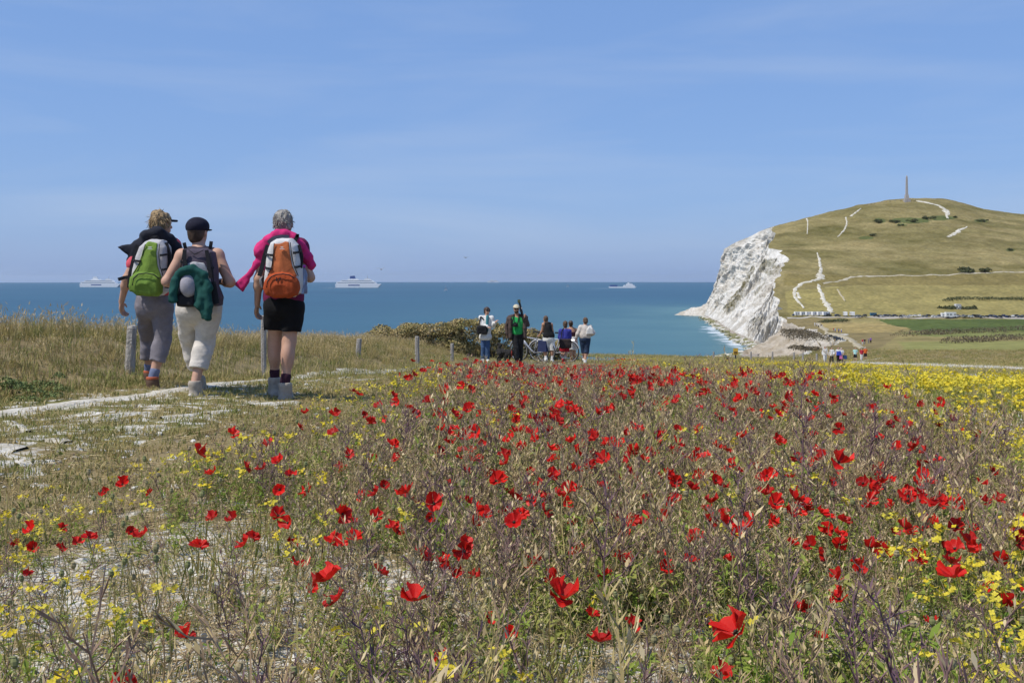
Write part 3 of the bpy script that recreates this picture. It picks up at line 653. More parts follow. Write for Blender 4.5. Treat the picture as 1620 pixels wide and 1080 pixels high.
for i_, (a_, b_, c_, d_, lb) in enumerate([(1527, 431, 24, 13, 'large round dark shrub above the level lane'), (1556, 431, 18, 9, 'smaller dark shrub right of the large round one'),
        (1390, 352, 14, 6, 'dark shrub on the upper hill left of the green patch'), (1554, 351, 18, 5, 'dark shrub on the right shoulder of the hill'), (1381, 373, 10, 4, 'little dark bush in the middle of the slope'),
        (1600, 396, 14, 4, 'flat dark bush at the right border of the hillside'), (1415, 352, 18, 5, 'left end of the dark thicket under the summit'), (1440, 351, 22, 6, 'middle clump of the dark thicket under the summit'), (1470, 347, 26, 6, 'right clump of the dark thicket under the summit'),
        (1425, 357, 12, 3, 'thin bush just under the thicket'), (1511, 344, 6, 3, 'tiny bush left of the shoulder shrub')]):
    shrub(a_, b_, c_, d_, lb, seed=20 + i_, n=900)

# little white house in its hedge
hp = on_ground(1515, 488.5, 300); WHITEW = mat('white_wall', (0.68, 0.67, 0.64), (0.76, 0.75, 0.72), scale=0.5)
t = tag(link('house', None, loc=hp), 'small white house standing in a clipped hedge', 'house')
MB().box((0, 0, 1.3), (2.0, 1.6, 1.5)).build('wall', WHITEW, t)
MB().prism([(-2.2, 2.78), (2.2, 2.78), (1.6, 3.7), (-1.6, 3.7)], -1.8, 1.8).build('roof', mat('roof_grey', (0.42, 0.42, 0.42), (0.5, 0.5, 0.5), scale=1.0), t)
for x_ in (-1.1, 1.1): MB().box((x_, -1.63, 1.5), (0.4, 0.04, 0.45)).build('window', mat('dark_glass', (0.03, 0.035, 0.04), rough=0.15, spec=0.5), t)

# cars, vans and camper vans along the road
GLASS = mat('car_glass', (0.02, 0.025, 0.03), rough=0.12, spec=0.6); TYRE = mat('tyre', (0.02, 0.02, 0.02), rough=0.9)
CARCOL = {'dark blue': (0.025, 0.04, 0.10), 'black': (0.018, 0.018, 0.02), 'silver': (0.38, 0.39, 0.41), 'white': (0.72, 0.72, 0.70), 'grey': (0.13, 0.14, 0.15), 'red': (0.30, 0.025, 0.02), 'teal blue': (0.03, 0.12, 0.20)}
def paint(c): return mat('paint_' + c.replace(' ', '_'), CARCOL[c], rough=0.3, spec=0.5)
def car_shapes():
    body = MB().prism([(-2.1, 0.35), (2.1, 0.35), (2.15, 0.65), (2.0, 0.9), (1.1, 0.98), (-1.9, 1.0), (-2.15, 0.8)], -0.85, 0.85)
    body.prism([(-1.75, 0.99), (1.05, 0.97), (0.35, 1.45), (-1.25, 1.45)], -0.72, 0.72).prism([(-1.25, 1.452), (0.35, 1.452), (0.2, 1.5), (-1.1, 1.5)], -0.7, 0.7)
    gl = MB()
    for s in (-1, 1):
        gl.prism([(-1.5, 1.03), (0.85, 1.03), (0.28, 1.4), (-1.2, 1.4)], 0.725 * s, 0.74 * s)
    gl.add([(0.98, -0.6, 1.03), (0.98, 0.6, 1.03), (0.40, 0.6, 1.43), (0.40, -0.6, 1.43)], [(0, 1, 2, 3)]).add([(-1.74, -0.6, 1.03), (-1.74, 0.6, 1.03), (-1.28, 0.6, 1.43), (-1.28, -0.6, 1.43)], [(3, 2, 1, 0)])
    wh = MB().lathe((0, 0, 0), [(0.2, -0.1), (0.32, -0.1), (0.32, 0.1), (0.2, 0.1)], 10, axis='y')
    return body.data('car_body', [paint('grey')]), gl.data('car_windows', [GLASS]), wh.data('car_wheel', [TYRE])
def van_shapes():
    body = MB().prism([(-3.2, 0.45), (3.1, 0.45), (3.15, 1.1), (2.3, 1.9), (2.3, 2.15), (2.75, 2.4), (2.6, 2.95), (-3.1, 3.0), (-3.2, 2.8)], -1.1, 1.1)
    gl = MB()
    for s in (-1, 1):
        for (a, b) in ((-2.6, -1.7), (-1.0, 0.2), (1.5, 2.35)): gl.box(((a + b) / 2, 1.115 * s, 1.75), ((b - a) / 2, 0.02, 0.28))
    gl.add([(3.16, -0.9, 1.18), (3.16, 0.9, 1.18), (2.4, 0.9, 1.88), (2.4, -0.9, 1.88)], [(0, 1, 2, 3)])
    wh = MB().lathe((0, 0, 0), [(0.25, -0.12), (0.38, -0.12), (0.38, 0.12), (0.25, 0.12)], 10, axis='y')
    return body.data('van_body', [paint('white')]), gl.data('van_windows', [GLASS]), wh.data('van_wheel', [TYRE])
CARS, VANS = car_shapes(), van_shapes()
def vehicle(px, py, colour, rz, kind='car', label=None, group=None, s=1.0):
    p = on_ground(px, py, 300); bd, gl, wh = CARS if kind == 'car' else VANS
    nm = {'car': 'parked_car', 'van': 'camper_van', 'coach': 'coach', 'lorry': 'white_lorry'}[kind]
    t = tag(link(nm, None, loc=(p.x, p.y, p.z + 0.62)), label, 'car' if kind == 'car' else 'van', group); t.rotation_euler = (0, 0, rz); t.scale = (s,) * 3
    b = link('body', bd, t); b.material_slots[0].link = 'OBJECT'; b.material_slots[0].material = paint(colour); tag(link('windows', gl, t), kind='stuff')
    wx, wy, wr = ((1.3, 0.78, 0.32) if kind == 'car' else (2.1, 1.0, 0.38))
    for x_ in (-wx, wx):
        for y_ in (-wy, wy): link('wheel', wh, t, (x_, y_, wr))
# camper vans and coaches beside the foot of the straight path
for i_, (x_, lb) in enumerate([(1263, 'first white camper van from the cliff, dark front'), (1272, 'second white camper van from the cliff'), (1281, 'third white camper van from the cliff'), (1290, 'fourth white camper van from the cliff'), (1299, 'fifth white camper van from the cliff'), (1307, 'sixth white camper van, at the foot of the straight path')]):
    vehicle(x_, 500.5, 'white', 0.25 + 0.1 * (i_ % 2), 'van', lb, 'camper vans in a row', 0.95)
for x_, y_, c_, lb in [(1258, 501, 'dark blue', 'dark blue car at the cliff end of the parked row'), (1302, 496.5, 'black', 'black car standing above the camper vans'), (1311, 501, 'black', 'black car just right of the camper van row'), (1325, 501.5, 'dark blue', 'dark blue car left of the lone pair of vans')]:
    vehicle(x_, y_, c_, 0.1, 'car', lb)
vehicle(1337, 501, 'white', 1.4, 'van', 'white van parked end-on, left of a pair'); vehicle(1348, 501, 'white', 1.5, 'van', 'white van parked end-on, right of a pair')
vehicle(1496, 503, 'white', 0.05, 'van', 'white box van parked among the cars mid row'); vehicle(1504, 503.5, 'white', 0.05, 'van', 'big white motorhome parked among the cars mid row', s=1.25)
vehicle(1382, 501, 'teal blue', 0.1, 'van', 'dark teal van parked left of the middle of the row', s=0.75); vehicle(1386, 502, 'black', 0.1, 'car', 'black car hugging the teal van')
_rc = random.Random(5); _cols = ['dark blue', 'black', 'black', 'silver', 'grey', 'white', 'dark blue', 'grey', 'red']
_x = 1356.0; _cnt = {}; _ord = 'first second third fourth fifth sixth seventh eighth ninth tenth eleventh twelfth thirteenth fourteenth fifteenth sixteenth seventeenth eighteenth nineteenth twentieth'.split()
while _x < 1760:
    if not (1374 < _x < 1392 or 1490 < _x < 1512):
        c_ = _rc.choice(_cols)
        side = 'left of the motorhome' if _x < 1500 else 'right of the motorhome'
        _k = (c_, side); _cnt[_k] = _cnt.get(_k, 0) + 1
        vehicle(_x, 501.6 + 1.8 * _rc.random(), c_, _rc.choice((0.1, 0.0, 1.3, 1.6, 3.1)), 'car', f'{_ord[min(_cnt[_k], 20) - 1]} {c_} car from the left in the row, {side}', 'cars parked along the road')
    _x += _rc.uniform(4.5, 9.0) if _x < 1520 else _rc.uniform(3.5, 6.5)

# ships
SHIPW = mat('ship_white', (0.74, 0.75, 0.76), rough=0.5); SHIPB = mat('ship_blue', (0.05, 0.09, 0.25), rough=0.5); SHIPG = mat('ship_glass', (0.10, 0.13, 0.18), rough=0.3); SHIPR = mat('ship_grey', (0.35, 0.37, 0.4), rough=0.5)
def sea_at(px, py):
    a = (py - EY) / F; D = np.geomspace(500, 24500, 4000); d = np.abs(-(SEA_Z) / D + D / (2 * EARTH) - a); D = float(D[np.argmin(d)])
    return Vector(((px - CX) / F * D, D, SEA_Z - D * D / (2 * EARTH)))
def ferry(px, py, length_px, label, rz=0.0, kind=0):
    p = sea_at(px, py); L = length_px / F * p.y; u_ = L / 200.0
    t = tag(link('ferry', None, loc=p, rot=(0, 0, rz)), label, 'ship'); t.scale = (u_,) * 3
    if kind == 2:   # cargo-like ship, bridge near the bow, low deck aft
        MB().prism([(-95, -2), (92, -2), (104, 9), (100, 10), (-98, 10)], -13, 13).build('hull', SHIPW, t)
        MB().prism([(-92, 10.1), (-35, 10.1), (-35, 22), (-85, 22)], -11, 11, 0).build('deckhouse', SHIPB, t)
        MB().prism([(10, 10.1), (94, 10.1), (90, 22), (14, 22)], -12, 12).prism([(30, 22.1), (80, 22.1), (76, 32), (34, 32)], -10, 10).build('superstructure', SHIPW, t)
        MB().box((48, 0, 36), (6, 4, 4)).build('funnel', SHIPW, t); MB().tube([(64, 0, 32), (64, 0, 48)], [1.2, 0.6], 6).build('mast', SHIPR, t)
    else:
        MB().prism([(-98, -2), (90, -2), (106, 15), (100, 17), (-100, 17)], -14, 14).build('hull', SHIPW, t)
        MB().prism([(-96, 17.1), (88, 17.1), (80, 27), (-94, 27)], -13, 13).prism([(-80, 27.1), (74, 27.1), (64, 35), (-72, 35)], -12, 12).prism([(30, 35.1), (60, 35.1), (54, 42), (33, 42)], -11, 11).prism([(-45, 35.1), (5, 35.1), (0, 40), (-42, 40)], -9, 9).build('superstructure', SHIPW, t)
        for (z_, a_, b_) in ((21.5, -90, 78), (30.5, -70, 64)):
            w_ = MB()
            for s in (-1, 1): w_.box(((a_ + b_) / 2, s * (13.1 if z_ < 25 else 12.1), z_), ((b_ - a_) / 2, 0.15, 0.9))
            w_.build('window_band', SHIPG, t)
        MB().prism([(-36, 40.1), (-10, 40.1), (-14, 54), (-34, 52)], -5, 5).build('funnel', SHIPB if kind == 1 else SHIPW, t)
        MB().tube([(44, 0, 42), (44, 0, 58)], [1.3, 0.5], 6).build('mast', SHIPR, t)
        MB().box((-15, -14.08, 11), (26, 0.1, 2.4)).build('hull_marking', SHIPB, t)
ferry(158.5, 454, 62, 'white ferry beside the left-hand hiker', 0.0, 0)
ferry(566, 455, 70, 'white ferry with blue funnel right of the hiker in shorts', 0.0, 1)
ferry(780, 447, 18, 'tiny pale ship on the horizon above the walkers', 0.1, 0)
ferry(984, 455.5, 43, 'white ship with a low blue deckhouse near the cliff', 0.0, 2)
FOAM = mat('wake_foam', (0.60, 0.65, 0.68), rough=0.9)
for (a_, b_, y_, w_, lb) in [(500, 531, 456, 9, 'white wake trailing behind the ferry with blue funnel'), (925, 962, 456.5, 7, 'white wake behind the ship near the cliff')]:
    p0, p1 = sea_at(a_, y_), sea_at(b_, y_); n_ = 30; x = np.linspace(p0.x, p1.x, n_); w__ = w_ * np.linspace(0.4, 3.0, n_) * (1 + 0.5 * fbm(x / 20, 1, 0, o=3))
    V_ = np.stack([np.stack([x, p0.y - w__, np.full(n_, p0.z + 0.6)], -1), np.stack([x, p0.y + w__, np.full(n_, p0.z + 0.6)], -1)], 1)
    tag(link('wake', mesh_data('wake', V_, grid_faces(n_, 2), [FOAM], True)), lb, kind='stuff')
SAIL = mat('sail', (0.75, 0.75, 0.72), rough=0.8, transl=0.2)
for (px, py, h, lb) in [(705, 460, 8.5, 'white sailing boat left of the walkers'), (898, 454, 6, 'white sailing boat further out, right of the walkers')]:
    p = sea_at(px, py); H_ = h / F * p.y
    t = tag(link('sailing_boat', None, loc=p, rot=(0, 0, 0.5)), lb, 'boat'); t.scale = (H_ / 14,) * 3
    MB().prism([(-4, -0.3), (4, -0.3), (5.4, 1.1), (-4.4, 1.0)], -1.3, 1.3).build('hull', SHIPW, t); MB().tube([(0.6, 0, 1), (0.6, 0, 14)], [0.12, 0.07], 6).build('mast', SHIPR, t)
    MB().prism([(0.4, 2), (-4.2, 2), (0.45, 13.6)], -0.05, 0.05).build('mainsail', SAIL, t); MB().prism([(0.9, 12), (5.2, 1.4), (1.0, 1.8)], -0.05, 0.05).build('jib', SAIL, t)

# gulls
GULL = mat('gull_grey', (0.16, 0.16, 0.17), (0.28, 0.28, 0.29), scale=6); GULLD = mat('gull_dark', (0.05, 0.05, 0.055))
for (px, py, span, rz, lb) in [(603, 426, 20, 0.3, 'gliding gull above the ferry with blue funnel'), (737, 407.5, 14, -0.4, 'smaller gull high above the horizon')]:
    D_ = 1.35 * F / span; p = W(px, py, D_); t = tag(link('gull', None, loc=p, rot=(0.1, 0, rz)), lb, 'bird')
    MB().lathe((0, 0, 0), [(0.01, -0.3), (0.06, -0.16), (0.075, 0.0), (0.05, 0.16), (0.035, 0.24), (0.01, 0.3)], 8, axis='y').build('body', GULL, t, smooth=True)
    for s in (-1, 1):
        MB().add([(0, -0.07, 0.02), (s * 0.3, -0.1, 0.14), (s * 0.68, -0.16, 0.05), (s * 0.3, 0.07, 0.15), (0, 0.1, 0.03), (0, 0, 0.045), (s * 0.3, -0.02, 0.165)], [(0, 1, 6, 5), (5, 6, 3, 4), (1, 2, 6), (6, 2, 3), (0, 1, 3, 4), (1, 2, 3)]).build('wing', GULL, t)
    MB().prism([(-0.03, -0.24), (0.03, -0.24), (0.07, -0.4), (-0.07, -0.4)], -0.01, 0.015, plane='xy').build('tail', GULL, t); MB().lathe((0, 0.3, 0), [(0.018, 0.0), (0.012, 0.05), (0.003, 0.08)], 6, axis='y').build('beak', GULLD, t)

# fence posts, sign
POST = mat('grey_wood', (0.20, 0.185, 0.165), (0.38, 0.36, 0.33), scale=6.0, rough=0.95, bump=0.8, bscale=40, map_scale=(6, 6, 0.7))
def post(px, ytop, D, wpx, label, lean=0.0, group=None):
    tp = W(px, ytop, D); x0 = tp.x; g0 = float(ground_z(x0, D)); h_ = tp.z - g0; r_ = wpx / F * D / 2
    g = random.Random(int(px)); prof = []
    bm = MB(); n = 8; vs = []; lev = [(-0.15, 1.05), (0.25 * h_, 1.0), (0.6 * h_, 0.98), (h_ - 0.02, 0.95), (h_, 0.8)]
    for z, s in lev:
        for j in range(n):
            a = 2 * math.pi * j / n + 0.39; q = r_ * s * g.uniform(0.93, 1.1) * 1.12
            vs.append((q * math.cos(a) + lean * (z - h_), q * math.sin(a) * 0.8, z + (g.uniform(-0.012, 0.012) if z > h_ - 0.03 else 0)))
    fs = [(i * n + j, i * n + (j + 1) % n, (i + 1) * n + (j + 1) % n, (i + 1) * n + j) for i in range(len(lev) - 1) for j in range(n)] + [tuple(range((len(lev) - 1) * n, len(lev) * n))]
    bm.add(vs, fs); return tag(bm.build('fence_post', POST, loc=(x0, D, g0)), label, 'post', group)
post(209, 515, 10.4, 14, 'thick grey wooden post left of the first hiker', 0.06); post(417, 500, 13.0, 8, 'grey wooden post behind the hiker in shorts')
post(568, 535, 21.5, 8, 'short grey post in the grass right of the hikers', 0.05); post(660, 532, 25.0, 6.5, 'slim grey post left of the bushy mound'); post(715, 543, 29.5, 5, 'thin grey post just left of the woman in white')
for px, yt, lb in [(1129, 556, 'tiny far fence post left of the yellow sign'), (1188, 556, 'tiny far fence post right of the yellow sign'), (1222, 556, 'tiny far fence post, second right of the sign'), (1256, 557, 'tiny far fence post, third right of the sign'), (1270, 558, 'tiny far fence post, fourth right of the sign'), (1292, 559, 'tiny far fence post beside the white-clad walker')]:
    q = 100.0; post(px, yt, q, 2.6, lb, 0.0)
D_ = 100.0; p = W(1163.5, 551, D_); g0 = float(ground_z(p.x, D_)); t = tag(link('signpost', None, loc=(p.x, D_, g0)), 'yellow information sign on a dark post above the beach', 'sign'); h_ = p.z - g0
MB().box((0, 0, h_ / 2 - 0.1), (0.06, 0.06, h_ / 2 + 0.1)).build('post', mat('sign_post', (0.05, 0.05, 0.05)), t)
MB().box((0, -0.09, h_ - 0.3), (0.24, 0.02, 0.32)).build('panel', mat('sign_yellow', (0.55, 0.34, 0.04)), t); MB().box((0, -0.115, h_ - 0.42), (0.17, 0.004, 0.12)).build('sign_face', mat('sign_dark', (0.14, 0.08, 0.02)), t)
# ------------------------------------------------------------------ bodies, clothes and packs: smooth blended solids turned into one mesh each
class Solid:
    def __init__(s, lo, hi, vox):
        lo, hi = np.minimum(lo, hi), np.maximum(lo, hi); s.lo = np.array(lo, float) - 3 * vox; s.vox = vox; n = np.ceil((np.array(hi, float) + 3 * vox - s.lo) / vox).astype(int) + 1
        s.x = [(s.lo[i] + vox * np.arange(n[i])).astype(np.float32) for i in range(3)]; s.D = np.full(n, 0.3, np.float32)
    def _sub(s, lo, hi, pad):
        sl = []; 
        for i in range(3):
            a = int(np.clip(np.floor((lo[i] - pad - s.lo[i]) / s.vox), 0, len(s.x[i]))); b = int(np.clip(np.ceil((hi[i] + pad - s.lo[i]) / s.vox) + 1, 0, len(s.x[i]))); sl.append(slice(a, b))
        X, Y, Z = s.x[0][sl[0]][:, None, None], s.x[1][sl[1]][None, :, None], s.x[2][sl[2]][None, None, :]
        return tuple(sl), X, Y, Z
    def _put(s, sl, d, k):
        if d.size == 0: return s
        a = s.D[sl]
        if k > 0:
            h = np.clip(0.5 + 0.5 * (a - d) / k, 0, 1); s.D[sl] = a * (1 - h) + d * h - k * h * (1 - h)
        else: s.D[sl] = np.minimum(a, d)
        return s
    def cap(s, a, b, ra, rb=None, k=0.02):
        rb = ra if rb is None else rb; a, b = np.array(tuple(a)), np.array(tuple(b)); R_ = max(ra, rb)
        sl, X, Y, Z = s._sub(np.minimum(a, b) - R_, np.maximum(a, b) + R_, k + 2 * s.vox); d = b - a; L = float((d ** 2).sum()) + 1e-9
        t = np.clip(((X - a[0]) * d[0] + (Y - a[1]) * d[1] + (Z - a[2]) * d[2]) / L, 0, 1)
        return s._put(sl, np.sqrt((X - a[0] - t * d[0]) ** 2 + (Y - a[1] - t * d[1]) ** 2 + (Z - a[2] - t * d[2]) ** 2) - (ra + (rb - ra) * t), k)
    def chain(s, pts, rad, k=0.02):
        for i in range(len(pts) - 1): s.cap(pts[i], pts[i + 1], rad[i], rad[i + 1], k)
        return s
    def ell(s, c, r, k=0.02, rot=None):
        c = np.array(tuple(c)); r = np.array(r, float); m = r.max() if rot is not None else r
        sl, X, Y, Z = s._sub(c - m, c + m, k + 2 * s.vox); x, y, z = X - c[0], Y - c[1], Z - c[2]
        if rot is not None:
            M = np.array(rot.transposed()); x, y, z = M[0, 0]*x + M[0, 1]*y + M[0, 2]*z, M[1, 0]*x + M[1, 1]*y + M[1, 2]*z, M[2, 0]*x + M[2, 1]*y + M[2, 2]*z
        k0 = np.sqrt((x / r[0]) ** 2 + (y / r[1]) ** 2 + (z / r[2]) ** 2); k1 = np.sqrt((x / r[0]**2) ** 2 + (y / r[1]**2) ** 2 + (z / r[2]**2) ** 2) + 1e-6
        return s._put(sl, k0 * (k0 - 1) / k1, k)
    def box(s, c, h, rnd=0.01, k=0.0, rot=None):
        c = np.array(tuple(c)); h = np.array(h, float); m = np.linalg.norm(h) if rot is not None else h
        sl, X, Y, Z = s._sub(c - m, c + m, k + 2 * s.vox); x, y, z = X - c[0], Y - c[1], Z - c[2]
        if rot is not None:
            M = np.array(rot.transposed()); x, y, z = M[0, 0]*x + M[0, 1]*y + M[0, 2]*z, M[1, 0]*x + M[1, 1]*y + M[1, 2]*z, M[2, 0]*x + M[2, 1]*y + M[2, 2]*z
        q = [np.abs(v) - hh + rnd for v, hh in zip((x, y, z), h)]
        d = np.sqrt(sum(np.maximum(v, 0) ** 2 for v in q)) + np.minimum(np.maximum(np.maximum(q[0], q[1]), q[2]), 0) - rnd
        return s._put(sl, d, k)
    def _poly(s, X, Z, poly):
        x = np.broadcast_to(X[:, 0, 0][:, None], (X.shape[0], Z.shape[2])); z = np.broadcast_to(Z[0, 0][None], x.shape)
        d = seg_dist(x, z, list(poly) + [poly[0]]); return np.where(inside(x, z, poly), -d, d).astype(np.float32)[:, None, :]
    def extr(s, poly, y0, y1, rnd=0.05, k=0.0, bulge=0.0):
        "outline in the x-z plane, given depth, with well rounded edges"
        p = np.array(poly); sl, X, Y, Z = s._sub((p[:, 0].min(), y0, p[:, 1].min()), (p[:, 0].max(), y1, p[:, 1].max()), k + 2 * s.vox + bulge)
        a = s._poly(X, Z, poly) + rnd; b = np.abs(Y - (y0 + y1) / 2) - (y1 - y0) / 2 + rnd - bulge * np.clip(-a / 0.08, 0, 1)
        return s._put(sl, np.sqrt(np.maximum(a, 0) ** 2 + np.maximum(b, 0) ** 2) + np.minimum(np.maximum(a, b), 0) - rnd, k)
    def copy_from(s, o, grow): s.D = o.D - grow; return s
    def clip_poly(s, poly, rnd=0.0):
        sl = (slice(None),) * 3; X, Y, Z = s.x[0][:, None, None], s.x[1][None, :, None], s.x[2][None, None, :]
        s.D = np.maximum(s.D, s._poly(X, Z, poly) - rnd); return s
    def clip(s, axis, v, keep='above'):
        g = s.x[axis].reshape([-1 if i == axis else 1 for i in range(3)]); s.D = np.maximum(s.D, (v - g) if keep == 'above' else (g - v)); return s
    def wrinkle(s, amp, f, seed=0.0, stretch=(1, 1, 1)):
        X, Y, Z = s.x[0][:, None, None] * f * stretch[0], s.x[1][None, :, None] * f * stretch[1], s.x[2][None, None, :] * f * stretch[2]
        m = np.abs(s.D) < amp * 3 + 2 * s.vox; idx = np.nonzero(m)
        xx, yy, zz = (X + 0 * Y + 0 * Z), (Y + 0 * X + 0 * Z), (Z + 0 * X + 0 * Y)
        s.D[m] += amp * (vnoise(xx[m] + seed, yy[m], zz[m]) + 0.5 * vnoise(xx[m] * 2.1, yy[m] * 2.1 + seed, zz[m] * 2.1)); return s
    def mesh(s):
        D = s.D; S = D < 0; n = D.shape; c = S[:-1, :-1, :-1].astype(np.int8); tot = np.zeros(c.shape, np.int8)
        for i in (0, 1):
            for j in (0, 1):
                for k in (0, 1): tot += S[i:n[0]-1+i, j:n[1]-1+j, k:n[2]-1+k]
        m = (tot > 0) & (tot < 8); ii = np.argwhere(m); idx = np.full(m.shape, -1, np.int64); idx[m] = np.arange(len(ii))
        acc = np.zeros((len(ii), 3)); cnt = np.zeros(len(ii)); corner = [(i, j, k) for i in (0, 1) for j in (0, 1) for k in (0, 1)]
        val = {q: D[ii[:, 0] + q[0], ii[:, 1] + q[1], ii[:, 2] + q[2]] for q in corner}
        for q in corner:
            for ax in range(3):
                if q[ax] == 0:
                    p = list(q); p[ax] = 1; p = tuple(p); a, b = val[q], val[p]; w = (a < 0) != (b < 0)
                    t = a[w] / (a[w] - b[w]); pt = np.tile(np.array(q, float), (w.sum(), 1)); pt[:, ax] = t; acc[w] += pt; cnt[w] += 1
        V_ = s.lo + s.vox * (ii + acc / cnt[:, None]); Fs = []
        for ax in range(3):
            o1, o2 = [(1, 2), (2, 0), (0, 1)][ax]
            a = [slice(1, -1)] * 3; a[ax] = slice(0, -1); b = [slice(1, -1)] * 3; b[ax] = slice(1, None)
            A, B = S[tuple(a)], S[tuple(b)]; e = np.argwhere(A != B); flip = A[A != B]
            off = np.array([1, 1, 1]); off[ax] = 0; e = e + off
            def I(d1, d2):
                g = e.copy(); g[:, o1] -= d1; g[:, o2] -= d2; return idx[g[:, 0], g[:, 1], g[:, 2]]
            q = np.stack([I(1, 1), I(0, 1), I(0, 0), I(1, 0)], 1); q[~flip] = q[~flip][:, ::-1]; Fs.append(q)
        Fs = np.concatenate(Fs); return V_, Fs[(Fs >= 0).all(1)]
    def build(s, name, m, parent=None, base=(0, 0, 0), smooth=True):
        v, f = s.mesh(); o = link(name, mesh_data(name, v - np.array(tuple(base)), f, [m], smooth), parent)
        if parent is None: o.location = base
        return o

SKIN = mat('skin_fair', (0.44, 0.255, 0.18), (0.50, 0.30, 0.215), scale=9, rough=0.55); SKINT = mat('skin_tan', (0.36, 0.19, 0.115), (0.42, 0.23, 0.145), scale=9, rough=0.55)
def cloth(name, c, rough=0.9, f=0.8): return mat(name, tuple(q * f for q in c), c, scale=14, rough=rough, bump=0.18, bscale=90, spec=0.15)
LEATHER = cloth('boot_leather', (0.40, 0.355, 0.30)); SOLE = mat('boot_sole', (0.05, 0.045, 0.04)); BLACKN = cloth('black_nylon', (0.022, 0.022, 0.026), 0.7)

